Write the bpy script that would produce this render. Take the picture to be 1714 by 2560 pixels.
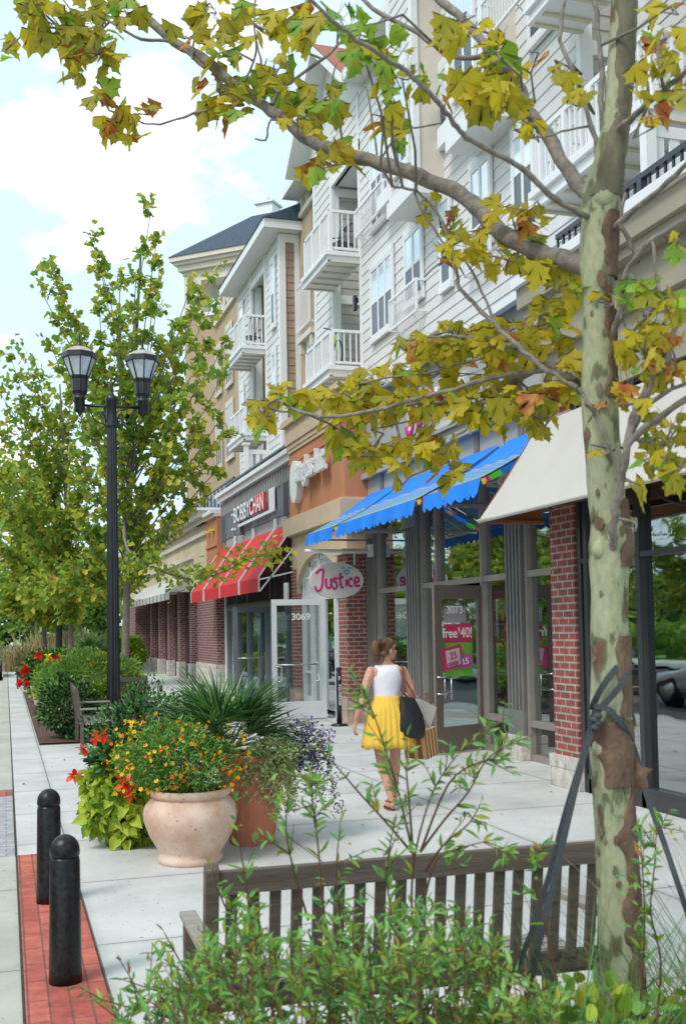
import bpy, bmesh, math, random
import numpy as np
from mathutils import Vector, Matrix
random.seed(7); np.random.seed(7)
S = bpy.context.scene
for o in list(bpy.data.objects): bpy.data.objects.remove(o)
R_ = math.radians
# ---------------------------------------------------------------- camera
FPX, HC = 2700.0, 1.68                      # focal length in pixels of a 1714 x 2560 frame, eye height
PITCH, ROLL, YAW, CY = R_(2.6), R_(1.0), R_(17.34724), 1449.68
_F = Vector((math.sin(YAW)*math.cos(PITCH), math.cos(YAW)*math.cos(PITCH), math.sin(PITCH)))
_R0 = Vector((math.cos(YAW), -math.sin(YAW), 0)); _U0 = _R0.cross(_F)
_R = _R0*math.cos(ROLL) - _U0*math.sin(ROLL); _U = _U0*math.cos(ROLL) + _R0*math.sin(ROLL)
cd = bpy.data.cameras.new('camera'); cam = bpy.data.objects.new('camera', cd); S.collection.objects.link(cam)
cd.sensor_fit = 'VERTICAL'; cd.sensor_height = 36; cd.sensor_width = 24.1; cd.lens = FPX*36/2560
cd.shift_y = (CY-1280)/2560; cd.clip_end = 1500; cd.clip_start = .05
cam.matrix_world = Matrix.Translation((0, 0, HC)) @ Matrix((_R, _U, -_F)).transposed().to_4x4()
cd.dof.use_dof = True; cd.dof.focus_distance = 11.0; cd.dof.aperture_fstop = 5.0
S.camera = cam
def ray(x, y):
    a = (x-857)/FPX; b = (CY-y)/FPX
    return _F + _R*a + _U*b
def G(x, y, z=0):                            # the point of height z seen at pixel x, y
    r = ray(x, y); t = (z-HC)/r.z; return Vector((r.x*t, r.y*t, z))
def oX(x, y, X):
    r = ray(x, y); t = X/r.x; return Vector((X, r.y*t, HC+r.z*t))
def oY(x, y, Y):
    r = ray(x, y); t = Y/r.y; return Vector((r.x*t, Y, HC+r.z*t))
# ---------------------------------------------------------------- world and sun
SUN_EL, SUN_AZ = R_(52), R_(238)             # azimuth clockwise from +Y : light comes from the street side, behind the camera
W = bpy.data.worlds.new('World'); S.world = W; W.use_nodes = True
nt = W.node_tree; nt.nodes.clear()
def N(t, ty, **kw):
    n = t.nodes.new(ty)
    for k, v in kw.items():
        if k == 'inp':
            for i, val in v.items(): n.inputs[i].default_value = val
        else: setattr(n, k, v)
    return n
out = N(nt, 'ShaderNodeOutputWorld'); bg = N(nt, 'ShaderNodeBackground'); bg.inputs[1].default_value = .128
sky = N(nt, 'ShaderNodeTexSky', sky_type='NISHITA', sun_disc=False, sun_elevation=SUN_EL, sun_rotation=SUN_AZ, air_density=1.0, dust_density=2.2, ozone_density=1.5)
tc = N(nt, 'ShaderNodeTexCoord'); mp = N(nt, 'ShaderNodeMapping'); mp.inputs['Scale'].default_value = (1, 1, 1.9); mp.inputs['Location'].default_value = (.35, .0, .12)
nz = N(nt, 'ShaderNodeTexNoise', inp={'Scale': 5.2, 'Detail': 10, 'Roughness': .55})
cr = N(nt, 'ShaderNodeValToRGB'); cr.color_ramp.elements[0].position = .53; cr.color_ramp.elements[1].position = .66
cr.color_ramp.elements[0].color = (0, 0, 0, 1)
nt.links.new(tc.outputs['Generated'], mp.inputs[0]); nt.links.new(mp.outputs[0], nz.inputs[0]); 
cdir = (ray(265, 390)).normalized(); vn = N(nt, 'ShaderNodeVectorMath', operation='NORMALIZE'); nt.links.new(tc.outputs['Generated'], vn.inputs[0])
vd = N(nt, 'ShaderNodeVectorMath', operation='DISTANCE'); vd.inputs[1].default_value = cdir; nt.links.new(vn.outputs[0], vd.inputs[0])
cm = N(nt, 'ShaderNodeMapRange', interpolation_type='SMOOTHSTEP'); cm.inputs[1].default_value = .02; cm.inputs[2].default_value = .17; cm.inputs[3].default_value = .17; cm.inputs[4].default_value = -.04; nt.links.new(vd.outputs['Value'], cm.inputs[0])
sz = N(nt, 'ShaderNodeSeparateXYZ'); nt.links.new(vn.outputs[0], sz.inputs[0]); hm = N(nt, 'ShaderNodeMapRange'); hm.inputs[1].default_value = .02; hm.inputs[2].default_value = .32; hm.inputs[3].default_value = .10; hm.inputs[4].default_value = 0; nt.links.new(sz.outputs[2], hm.inputs[0])
a1 = N(nt, 'ShaderNodeMath', operation='ADD'); a2 = N(nt, 'ShaderNodeMath', operation='ADD'); nt.links.new(nz.outputs[0], a1.inputs[0]); nt.links.new(cm.outputs[0], a1.inputs[1]); nt.links.new(a1.outputs[0], a2.inputs[0]); nt.links.new(hm.outputs[0], a2.inputs[1]); nt.links.new(a2.outputs[0], cr.inputs[0])
mx = N(nt, 'ShaderNodeMix', data_type='RGBA'); mx.inputs[7].default_value = (8.6, 8.9, 9.1, 1)
hz = N(nt, 'ShaderNodeMix', data_type='RGBA'); hz.inputs[0].default_value = .72; hz.inputs[7].default_value = (5.3, 6.75, 7.5, 1); nt.links.new(sky.outputs[0], hz.inputs[6])
nt.links.new(cr.outputs[0], mx.inputs[0]); nt.links.new(hz.outputs[2], mx.inputs[6]); nt.links.new(mx.outputs[2], bg.inputs[0]); nt.links.new(bg.outputs[0], out.inputs[0])
sl = bpy.data.lights.new('sun', 'SUN'); so = bpy.data.objects.new('sun', sl); S.collection.objects.link(so)
sl.energy = 1.45; sl.angle = R_(16); sl.color = (1, .965, .9)
sd = Vector((math.sin(SUN_AZ)*math.cos(SUN_EL), math.cos(SUN_AZ)*math.cos(SUN_EL), math.sin(SUN_EL)))
so.rotation_euler = sd.to_track_quat('Z', 'Y').to_euler()
S.view_settings.view_transform = 'Standard'; S.view_settings.look = 'None'; S.view_settings.exposure = .57; S.view_settings.gamma = 1
# ---------------------------------------------------------------- materials
MT = {}
def newmat(name):
    m = bpy.data.materials.new(name); m.use_nodes = True; t = m.node_tree
    p = t.nodes['Principled BSDF']; return m, t, p
def C4(c): return (c[0], c[1], c[2], 1)
def M(name, col, rough=.6, var=.12, scale=6, bump=0, bscale=60, metal=0, spec=.5, stretch=None, col2=None, detail=5, emit=None):
    m, t, p = newmat(name); L = t.links
    g = N(t, 'ShaderNodeNewGeometry'); src = g.outputs['Position']
    if stretch:
        mpp = N(t, 'ShaderNodeMapping'); mpp.inputs['Scale'].default_value = stretch; L.new(src, mpp.inputs[0]); src = mpp.outputs[0]
    n = N(t, 'ShaderNodeTexNoise', inp={'Scale': scale, 'Detail': detail, 'Roughness': .6}); L.new(src, n.inputs[0])
    r = N(t, 'ShaderNodeValToRGB'); r.color_ramp.elements[0].position = .33; r.color_ramp.elements[1].position = .67
    c2 = col2 or [min(1, c*(1+var)) for c in col]
    c1 = [c*(1-var) for c in col] if not col2 else col
    r.color_ramp.elements[0].color = C4(c1); r.color_ramp.elements[1].color = C4(c2)
    L.new(n.outputs[0], r.inputs[0]); L.new(r.outputs[0], p.inputs['Base Color'])
    p.inputs['Roughness'].default_value = rough; p.inputs['Metallic'].default_value = metal; p.inputs['Specular IOR Level'].default_value = spec
    if bump:
        n2 = N(t, 'ShaderNodeTexNoise', inp={'Scale': bscale, 'Detail': 4}); L.new(src, n2.inputs[0])
        b = N(t, 'ShaderNodeBump', inp={'Strength': bump, 'Distance': .01}); L.new(n2.outputs[0], b.inputs['Height']); L.new(b.outputs[0], p.inputs['Normal'])
    if emit: p.inputs['Emission Color'].default_value = C4(emit[0]); p.inputs['Emission Strength'].default_value = emit[1]
    MT[name] = m; return m
def leafmat(name, col, col2=None, trans=.35, rough=.5, scale=9):
    m, t, p = newmat(name); L = t.links; t.nodes.remove(p); o = t.nodes['Material Output']
    g = N(t, 'ShaderNodeNewGeometry'); n = N(t, 'ShaderNodeTexNoise', inp={'Scale': scale, 'Detail': 3}); L.new(g.outputs['Position'], n.inputs[0])
    r = N(t, 'ShaderNodeValToRGB'); r.color_ramp.elements[0].position = .38; r.color_ramp.elements[1].position = .62
    r.color_ramp.elements[0].color = C4(col); r.color_ramp.elements[1].color = C4(col2 or [c*1.25 for c in col]); L.new(n.outputs[0], r.inputs[0])
    d = N(t, 'ShaderNodeBsdfPrincipled'); d.inputs['Roughness'].default_value = rough; d.inputs['Specular IOR Level'].default_value = .35; L.new(r.outputs[0], d.inputs['Base Color'])
    tr = N(t, 'ShaderNodeBsdfTranslucent'); L.new(r.outputs[0], tr.inputs[0])
    mi = N(t, 'ShaderNodeMixShader'); mi.inputs[0].default_value = trans; L.new(d.outputs[0], mi.inputs[1]); L.new(tr.outputs[0], mi.inputs[2]); L.new(mi.outputs[0], o.inputs[0])
    MT[name] = m; return m
def wallcoord(t):                            # u = x + y, v = z : runs along walls of either direction
    g = N(t, 'ShaderNodeNewGeometry'); s = N(t, 'ShaderNodeSeparateXYZ'); t.links.new(g.outputs['Position'], s.inputs[0])
    a = N(t, 'ShaderNodeMath', operation='ADD'); t.links.new(s.outputs[0], a.inputs[0]); t.links.new(s.outputs[1], a.inputs[1])
    c = N(t, 'ShaderNodeCombineXYZ'); t.links.new(a.outputs[0], c.inputs[0]); t.links.new(s.outputs[2], c.inputs[1]); return g, s, c
def brickmat(name, c1, c2, mortar, bw=.205, rh=.0762, ms=.011, rough=.85, off=.5, flat=False):
    m, t, p = newmat(name); L = t.links; g, s, c = wallcoord(t)
    vec = g.outputs['Position'] if flat else c.outputs[0]
    if flat == 'y':
        c2_ = N(t, 'ShaderNodeCombineXYZ'); L.new(s.outputs[1], c2_.inputs[0]); L.new(s.outputs[0], c2_.inputs[1]); vec = c2_.outputs[0]
    b = N(t, 'ShaderNodeTexBrick', offset=off); b.inputs['Scale'].default_value = 1; b.inputs['Brick Width'].default_value = bw; b.inputs['Row Height'].default_value = rh
    b.inputs['Mortar Size'].default_value = ms; b.inputs['Mortar Smooth'].default_value = .15; b.inputs['Bias'].default_value = -.1
    b.inputs['Color1'].default_value = C4(c1); b.inputs['Color2'].default_value = C4(c2); b.inputs['Mortar'].default_value = C4(mortar)
    L.new(vec, b.inputs['Vector'])
    n = N(t, 'ShaderNodeTexNoise', inp={'Scale': 9, 'Detail': 8, 'Roughness': .7}); L.new(g.outputs['Position'], n.inputs[0])
    mr = N(t, 'ShaderNodeMapRange'); mr.inputs[1].default_value = .3; mr.inputs[2].default_value = .7; mr.inputs[3].default_value = .62; mr.inputs[4].default_value = 1.3; L.new(n.outputs[0], mr.inputs[0])
    mu = N(t, 'ShaderNodeMix', data_type='RGBA', blend_type='MULTIPLY'); mu.inputs[0].default_value = 1; L.new(b.outputs[0], mu.inputs[6]); L.new(mr.outputs[0], mu.inputs[7]); L.new(mu.outputs[2], p.inputs['Base Color'])
    bm = N(t, 'ShaderNodeBump', invert=True, inp={'Strength': .7, 'Distance': .008}); L.new(b.outputs['Fac'], bm.inputs['Height']); L.new(bm.outputs[0], p.inputs['Normal'])
    p.inputs['Roughness'].default_value = rough; MT[name] = m; return m
brickmat('brick', (.34, .075, .05), (.20, .06, .05), (.36, .31, .28))
brickmat('brick_far', (.25, .075, .065), (.17, .055, .055), (.36, .30, .28))
brickmat('paver_red', (.52, .135, .09), (.36, .075, .055), (.20, .08, .06), bw=.29, rh=.0925, ms=.005, off=.35, flat='y')
brickmat('paver_gray', (.40, .40, .40), (.35, .35, .36), (.26, .26, .26), bw=.2, rh=.1, ms=.006, flat=True)
brickmat('stone', (.58, .54, .48), (.52, .48, .43), (.36, .33, .30), bw=.62, rh=.2, ms=.006)
brickmat('stone_pink', (.50, .36, .30), (.45, .31, .26), (.30, .22, .20), bw=.6, rh=.22, ms=.006)
def concrete(name, col, gx, gy, ox, oy, jw=.006):
    m, t, p = newmat(name); L = t.links
    g = N(t, 'ShaderNodeNewGeometry'); s = N(t, 'ShaderNodeSeparateXYZ'); L.new(g.outputs['Position'], s.inputs[0])
    dirt = []
    def line(o, per, off):
        a = N(t, 'ShaderNodeMath', operation='SUBTRACT'); a.inputs[1].default_value = off - per/2; L.new(o, a.inputs[0])
        b = N(t, 'ShaderNodeMath', operation='FLOORED_MODULO'); b.inputs[1].default_value = per; L.new(a.outputs[0], b.inputs[0])
        c = N(t, 'ShaderNodeMath', operation='SUBTRACT'); c.inputs[1].default_value = per/2; L.new(b.outputs[0], c.inputs[0])
        d = N(t, 'ShaderNodeMath', operation='ABSOLUTE'); L.new(c.outputs[0], d.inputs[0])
        e = N(t, 'ShaderNodeMath', operation='LESS_THAN'); e.inputs[1].default_value = jw; L.new(d.outputs[0], e.inputs[0])
        f = N(t, 'ShaderNodeMapRange', interpolation_type='SMOOTHSTEP'); f.inputs[1].default_value = 0; f.inputs[2].default_value = .07; f.inputs[3].default_value = .55; f.inputs[4].default_value = 0; L.new(d.outputs[0], f.inputs[0]); dirt.append(f); return e
    l1 = line(s.outputs[0], gx, ox); l2 = line(s.outputs[1], gy, oy)
    mxx = N(t, 'ShaderNodeMath', operation='MAXIMUM'); L.new(l1.outputs[0], mxx.inputs[0]); L.new(l2.outputs[0], mxx.inputs[1])
    n = N(t, 'ShaderNodeTexNoise', inp={'Scale': .9, 'Detail': 9, 'Roughness': .68}); L.new(g.outputs['Position'], n.inputs[0])
    r = N(t, 'ShaderNodeValToRGB'); r.color_ramp.elements[0].position = .3; r.color_ramp.elements[1].position = .7
    r.color_ramp.elements[0].color = C4([c*.74 for c in col]); r.color_ramp.elements[1].color = C4([min(1, c*1.12) for c in col]); L.new(n.outputs[0], r.inputs[0])
    n3 = N(t, 'ShaderNodeTexNoise', inp={'Scale': 26, 'Detail': 2}); L.new(g.outputs['Position'], n3.inputs[0])
    r3 = N(t, 'ShaderNodeValToRGB'); r3.color_ramp.elements[0].position = .27; r3.color_ramp.elements[0].color = (.42, .40, .37, 1); r3.color_ramp.elements[1].position = .32; r3.color_ramp.elements[1].color = (1, 1, 1, 1); L.new(n3.outputs[0], r3.inputs[0])
    mu = N(t, 'ShaderNodeMix', data_type='RGBA', blend_type='MULTIPLY'); mu.inputs[0].default_value = 1; L.new(r.outputs[0], mu.inputs[6]); L.new(r3.outputs[0], mu.inputs[7])
    dm = N(t, 'ShaderNodeMath', operation='MAXIMUM'); L.new(dirt[0].outputs[0], dm.inputs[0]); L.new(dirt[1].outputs[0], dm.inputs[1])
    nd = N(t, 'ShaderNodeTexNoise', inp={'Scale': 5, 'Detail': 6}); L.new(g.outputs['Position'], nd.inputs[0]); dd = N(t, 'ShaderNodeMath', operation='MULTIPLY'); L.new(dm.outputs[0], dd.inputs[0]); L.new(nd.outputs[0], dd.inputs[1])
    dk = N(t, 'ShaderNodeMix', data_type='RGBA'); dk.inputs[7].default_value = (.30, .28, .25, 1); L.new(dd.outputs[0], dk.inputs[0]); L.new(mu.outputs[2], dk.inputs[6]); mu = dk
    fi = N(t, 'ShaderNodeMix', data_type='RGBA'); fi.inputs[7].default_value = (.17, .16, .145, 1); L.new(mxx.outputs[0], fi.inputs[0]); L.new(mu.outputs[2], fi.inputs[6]); L.new(fi.outputs[2], p.inputs['Base Color'])
    n2 = N(t, 'ShaderNodeTexNoise', inp={'Scale': 120, 'Detail': 3}); L.new(g.outputs['Position'], n2.inputs[0])
    b = N(t, 'ShaderNodeBump', inp={'Strength': .25, 'Distance': .003}); L.new(n2.outputs[0], b.inputs['Height']); L.new(b.outputs[0], p.inputs['Normal'])
    p.inputs['Roughness'].default_value = .82; MT[name] = m
concrete('concrete', (.565, .56, .535), 1.72, 1.53, .46, 7.57)
concrete('concrete_warm', (.47, .46, .40), 3.1, 1.8, -3.0, 5.75)
concrete('concrete_far', (.60, .59, .56), 1.9, 1.9, 0, 0)
M('asphalt', (.06, .06, .065), .9, .25, 3, .4, 120)
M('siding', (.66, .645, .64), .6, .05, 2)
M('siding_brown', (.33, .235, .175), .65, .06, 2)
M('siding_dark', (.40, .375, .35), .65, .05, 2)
M('white_trim', (.76, .76, .77), .45, .03, 2)
M('cream_trim', (.66, .59, .51), .6, .05, 2)
M('stucco_tan', (.44, .33, .225), .9, .09, 1.3, .25, 90)
M('stucco_cream', (.60, .50, .34), .9, .08, 1.3, .25, 90)
M('stucco_beige', (.57, .43, .30), .9, .08, 1.3, .25, 90)
M('stucco_orange', (.50, .20, .10), .9, .10, 1.3, .25, 90, stretch=(1, 1, .4))
M('stucco_olive', (.33, .29, .22), .9, .08, 1.3, .25, 90)
M('shop_gray', (.36, .35, .35), .6, .06, 2)
M('shop_dark_gray', (.155, .145, .14), .6, .08, 3)
M('panel_gray', (.15, .17, .19), .6, .1, 2)
M('col_gray', (.17, .162, .155), .55, .10, 4)
M('frame_bronze', (.30, .265, .235), .4, .08, 4, metal=.2)
M('frame_brown', (.17, .13, .11), .45, .08, 4, metal=.1)
M('frame_dark', (.035, .036, .04), .4, .15, 4)
M('frame_plum', (.10, .06, .065), .45, .1, 4)
M('frame_white', (.72, .74, .74), .4, .04, 3)
M('black_metal', (.013, .014, .018), .33, .3, 5, .08, 120, spec=.6)
M('black_rail', (.02, .03, .045), .35, .2, 5)
M('bollard_paint', (.005, .005, .006), .34, .35, 30, .22, 60, spec=.28, col2=(.022, .021, .02), detail=9)
M('lamp_roof', (.42, .37, .31), .5, .1, 6)
M('steel', (.6, .6, .6), .25, .05, 6, metal=.9)
M('white_metal', (.72, .73, .74), .35, .03, 6)
M('roof_slate', (.05, .075, .105), .9, .35, 9, .3, 30, stretch=(1, 1, 3))
M('roof_red', (.33, .12, .08), .9, .3, 12, .3, 30)
M('soffit', (.66, .65, .62), .7, .04, 2)
M('deck_wood', (.62, .56, .43), .7, .08, 4)
M('awning_red', (.60, .018, .026), .75, .06, 3, .15, 200)
M('awning_blue', (.0, .20, .78), .6, .10, 3, .2, 60)
M('awning_beige', (.50, .465, .42), .85, .03, 2, .1, 250)
M('awning_under', (.32, .13, .05), .85, .08, 3)  # brown of light through the cloth, painted into the underside colour
M('awning_gray', (.50, .49, .46), .8, .05, 3)
M('wood_gray', (.115, .085, .065), .75, .28, 10, .35, 60, stretch=(.3, .3, 5))
M('wood_gray_h', (.105, .08, .062), .72, .25, 10, .3, 60, stretch=(.25, 4, 4))
M('wood_pale', (.30, .27, .24), .8, .18, 10, .3, 60, stretch=(.3, 3, 3))
M('mulch', (.10, .05, .035), .95, .6, 30, .8, 60)
M('soil', (.05, .035, .025), .95, .5, 30, .6, 60)
M('lawn', (.09, .26, .05), .9, .2, 8, .4, 90)
M('interior', (.09, .085, .08), .9, .3, 2)
M('interior_floor', (.20, .18, .16), .7, .2, 2)
M('strap', (.045, .052, .06), .6, .2, 60, .3, 300)
M('white_paint', (.85, .85, .85), .5, .02, 3)
M('sign_pink', (.55, .02, .19), .5, .05, 3)
M('sign_blue', (.03, .22, .62), .5, .05, 3)
M('poster_pink', (.66, .03, .13), .5, .1, 3)
M('poster_green', (.16, .46, .04), .5, .2, 6)
M('poster_purple', (.45, .10, .33), .5, .2, 6)
M('letter_red', (.62, .01, .02), .4, .05, 3)
M('bark_gray', (.215, .185, .16), .9, .35, 30, .6, 60)
M('bark_top', (.15, .13, .085), .85, .35, 16, .5, 50, stretch=(1, 1, .5))
M('bark_far', (.20, .17, .14), .9, .3, 20, .5, 60)
M('twig', (.13, .095, .085), .85, .3, 30)
M('stem_red', (.13, .055, .03), .8, .3, 30)
M('stem_green', (.10, .17, .04), .7, .3, 30)
M('terracotta', (.62, .215, .125), .8, .14, 7, .35, 60, stretch=(2.2, 2.2, .5))
M('dark_pot', (.03, .028, .028), .6, .3, 6)
M('rubber', (.012, .012, .014), .8, .2, 8)
M('car_dark', (.02, .022, .03), .2, .05, 2, spec=.8)
M('car_red', (.40, .02, .02), .2, .05, 2, spec=.8)
M('car_silver', (.55, .57, .6), .25, .05, 2, metal=.5)
M('tail_red', (.6, .01, .01), .3, .05, 3)
M('skin', (.58, .295, .20), .55, .10, 22, .12, 220)
M('hair', (.15, .075, .032), .5, .40, 90, .5, 160, stretch=(1, 1, .35))
M('cloth_white', (.78, .77, .82), .9, .04, 3, .8, 14)
M('cloth_yellow', (.80, .50, .06), .8, .07, 8, .2, 40)
M('bag_black', (.012, .012, .014), .55, .3, 20, .15, 60)
M('leather_brown', (.20, .05, .04), .5, .15, 20)
M('paper_kraft', (.62, .40, .20), .75, .04, 8)
M('paper_brown', (.28, .09, .035), .75, .05, 8)
M('paper_white', (.60, .55, .51), .7, .05, 8)
M('bike_green', (.30, .50, .05), .4, .1, 8)
# mottled sycamore bark: grey-green skin with olive and brown flakes
def sycamore():
    m, t, p = newmat('bark_syc'); L = t.links
    g = N(t, 'ShaderNodeNewGeometry'); mpp = N(t, 'ShaderNodeMapping'); mpp.inputs['Scale'].default_value = (1, 1, .42); L.new(g.outputs['Position'], mpp.inputs[0])
    n = N(t, 'ShaderNodeTexNoise', inp={'Scale': 13.5, 'Detail': 5, 'Roughness': .55}); L.new(mpp.outputs[0], n.inputs[0])
    r = N(t, 'ShaderNodeValToRGB'); r.color_ramp.interpolation = 'LINEAR'; e = r.color_ramp.elements
    e[0].position = .0; e[0].color = (.16, .075, .04, 1); e[1].position = .36; e[1].color = (.20, .10, .06, 1)
    for ps, c in ((.372, (.16, .17, .09)), (.415, (.20, .22, .12)), (.44, (.41, .43, .25)), (.60, (.49, .49, .31)), (1.0, (.54, .53, .35))):
        q = e.new(ps); q.color = C4(c)
    L.new(n.outputs[0], r.inputs[0])
    # fine grain noise multiplied over the bark colour
    n2 = N(t, 'ShaderNodeTexNoise', inp={'Scale': 60, 'Detail': 5}); L.new(mpp.outputs[0], n2.inputs[0])
    mu = N(t, 'ShaderNodeMix', data_type='RGBA', blend_type='MULTIPLY'); mu.inputs[0].default_value = .55; L.new(r.outputs[0], mu.inputs[6]); L.new(n2.outputs[0], mu.inputs[7]); L.new(mu.outputs[2], p.inputs['Base Color'])
    b = N(t, 'ShaderNodeBump', inp={'Strength': .6, 'Distance': .008}); L.new(n2.outputs[0], b.inputs['Height']); L.new(b.outputs[0], p.inputs['Normal']); p.inputs['Roughness'].default_value = .75; MT['bark_syc'] = m
sycamore()
M('bark_flake', (.09, .05, .034), .9, .35, 16, 1, 60, stretch=(1, 1, .5), col2=(.20, .125, .08))
def cream_pot():
    m, t, p = newmat('cream_pot'); L = t.links; g = N(t, 'ShaderNodeNewGeometry')
    n = N(t, 'ShaderNodeTexNoise', inp={'Scale': 3.2, 'Detail': 8, 'Roughness': .65}); L.new(g.outputs['Position'], n.inputs[0])
    r = N(t, 'ShaderNodeValToRGB'); e = r.color_ramp.elements; e[0].position = .36; e[0].color = (.56, .33, .21, 1); e[1].position = .62; e[1].color = (.70, .545, .45, 1); L.new(n.outputs[0], r.inputs[0])
    n2 = N(t, 'ShaderNodeTexNoise', inp={'Scale': 38, 'Detail': 3}); L.new(g.outputs['Position'], n2.inputs[0])
    r2 = N(t, 'ShaderNodeValToRGB'); e = r2.color_ramp.elements; e[0].position = .25; e[0].color = (.45, .25, .2, 1); e[1].position = .34; e[1].color = (1, 1, 1, 1); L.new(n2.outputs[0], r2.inputs[0])
    mu = N(t, 'ShaderNodeMix', data_type='RGBA', blend_type='MULTIPLY'); mu.inputs[0].default_value = 1; L.new(r.outputs[0], mu.inputs[6]); L.new(r2.outputs[0], mu.inputs[7]); L.new(mu.outputs[2], p.inputs['Base Color'])
    b = N(t, 'ShaderNodeBump', inp={'Strength': .3, 'Distance': .004}); L.new(n2.outputs[0], b.inputs['Height']); L.new(b.outputs[0], p.inputs['Normal']); p.inputs['Roughness'].default_value = .8; MT['cream_pot'] = m
cream_pot()
def plaid():                                  # blue stripes fading to a green hem band, as woven in the cloth
    m, t, p = newmat('awning_plaid'); L = t.links; g, s, c = wallcoord(t)
    w = N(t, 'ShaderNodeTexWave', wave_type='BANDS', bands_direction='Z', inp={'Scale': 6.5, 'Distortion': 0}); L.new(g.outputs['Position'], w.inputs[0])
    r = N(t, 'ShaderNodeValToRGB'); e = r.color_ramp.elements; e[0].position = .2; e[0].color = (.07, .23, .46, 1); e[1].position = .8; e[1].color = (.15, .31, .46, 1); L.new(w.outputs[0], r.inputs[0]); L.new(r.outputs[0], p.inputs['Base Color']); p.inputs['Roughness'].default_value = .7; MT['awning_plaid'] = m
plaid(); M('awning_lime', (.16, .34, .18), .7, .15, 10); M('awning_orange', (.62, .25, .14), .7, .1, 5); M('awning_green', (.06, .55, .03), .7, .1, 5); M('awning_yellow', (.80, .60, .02), .7, .1, 5)
def glass(name, tint, refl, rough=.02, see=(.5, .55, .55)):
    m, t, p = newmat(name); L = t.links; t.nodes.remove(p); o = t.nodes['Material Output']
    gl = N(t, 'ShaderNodeBsdfGlossy'); gl.inputs[0].default_value = C4(tint); gl.inputs['Roughness'].default_value = rough
    tr = N(t, 'ShaderNodeBsdfTransparent'); tr.inputs[0].default_value = C4(see)
    f = N(t, 'ShaderNodeFresnel'); f.inputs[0].default_value = 1.5
    a = N(t, 'ShaderNodeMath', operation='ADD', use_clamp=True); a.inputs[1].default_value = refl; L.new(f.outputs[0], a.inputs[0])
    nn = N(t, 'ShaderNodeTexNoise', inp={'Scale': 2.2, 'Detail': 1}); g = N(t, 'ShaderNodeNewGeometry'); L.new(g.outputs['Position'], nn.inputs[0])
    b = N(t, 'ShaderNodeBump', inp={'Strength': .06, 'Distance': .03}); L.new(nn.outputs[0], b.inputs['Height']); L.new(b.outputs[0], gl.inputs['Normal'])
    mi = N(t, 'ShaderNodeMixShader'); L.new(a.outputs[0], mi.inputs[0]); L.new(tr.outputs[0], mi.inputs[1]); L.new(gl.outputs[0], mi.inputs[2]); L.new(mi.outputs[0], o.inputs[0]); MT[name] = m
glass('shop_glass', (.86, .92, .92), .42, see=(.62, .66, .66)); glass('door_glass', (.85, .95, .95), .10, see=(.80, .86, .86))
M('pane_sky', (.66, .78, .88), .10, .05, 1, metal=.35, spec=.9); M('pane_screen', (.035, .06, .085), .25, .1, 2, spec=.8)  # upper panes: bright sky reflection painted into the base colour
M('lamp_glass', (.62, .66, .68), .15, .15, 12, spec=.7)
# leaves
leafmat('syc_yellow', (.56, .47, .03), (.68, .53, .035), .58, scale=20); leafmat('syc_olive', (.32, .33, .03), (.52, .42, .035), .58, scale=20)
leafmat('syc_green', (.20, .38, .04), (.34, .48, .045), .58); leafmat('syc_rust', (.38, .09, .02), (.52, .27, .035), .35, scale=30)
leafmat('far_green', (.20, .37, .045), (.31, .46, .055), .45); leafmat('far_yellow', (.46, .48, .05), (.60, .54, .06), .45); leafmat('far_dark', (.12, .24, .035), (.18, .31, .045), .45)
leafmat('willow', (.17, .40, .09), (.28, .50, .12), .3); leafmat('willow_dark', (.09, .28, .08), (.15, .37, .10), .3); leafmat('willow_yellow', (.30, .38, .05), (.42, .42, .05), .4)
leafmat('lime', (.42, .56, .05), (.54, .64, .08), .35); leafmat('lime_dark', (.16, .32, .03), (.26, .42, .04), .35)
leafmat('box_green', (.06, .17, .035), (.11, .25, .05), .2); leafmat('box_dark', (.015, .04, .018), (.03, .06, .022), .2); leafmat('box_yellow', (.30, .34, .04), (.38, .42, .045), .3)
leafmat('palm', (.07, .20, .045), (.12, .27, .06), .25); leafmat('palm_dark', (.02, .07, .02), (.04, .1, .03), .2); leafmat('palm_pale', (.22, .28, .12), (.30, .34, .16), .3)
leafmat('varieg', (.40, .50, .20), (.66, .68, .38), .3, scale=60); leafmat('feather', (.12, .30, .05), (.20, .38, .06), .3)
leafmat('grass_tan', (.36, .27, .12), (.42, .33, .15), .3); leafmat('grass_green', (.07, .17, .04), (.14, .24, .06), .3)
for nm, c in (('fl_yellow', (.82, .48, .01)), ('fl_red', (.72, .02, .02)), ('fl_orange', (.85, .13, .03)), ('fl_purple', (.28, .12, .45)), ('fl_lemon', (.85, .66, .02))): leafmat(nm, c, [min(1, k*1.15) for k in c], .25)
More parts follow.
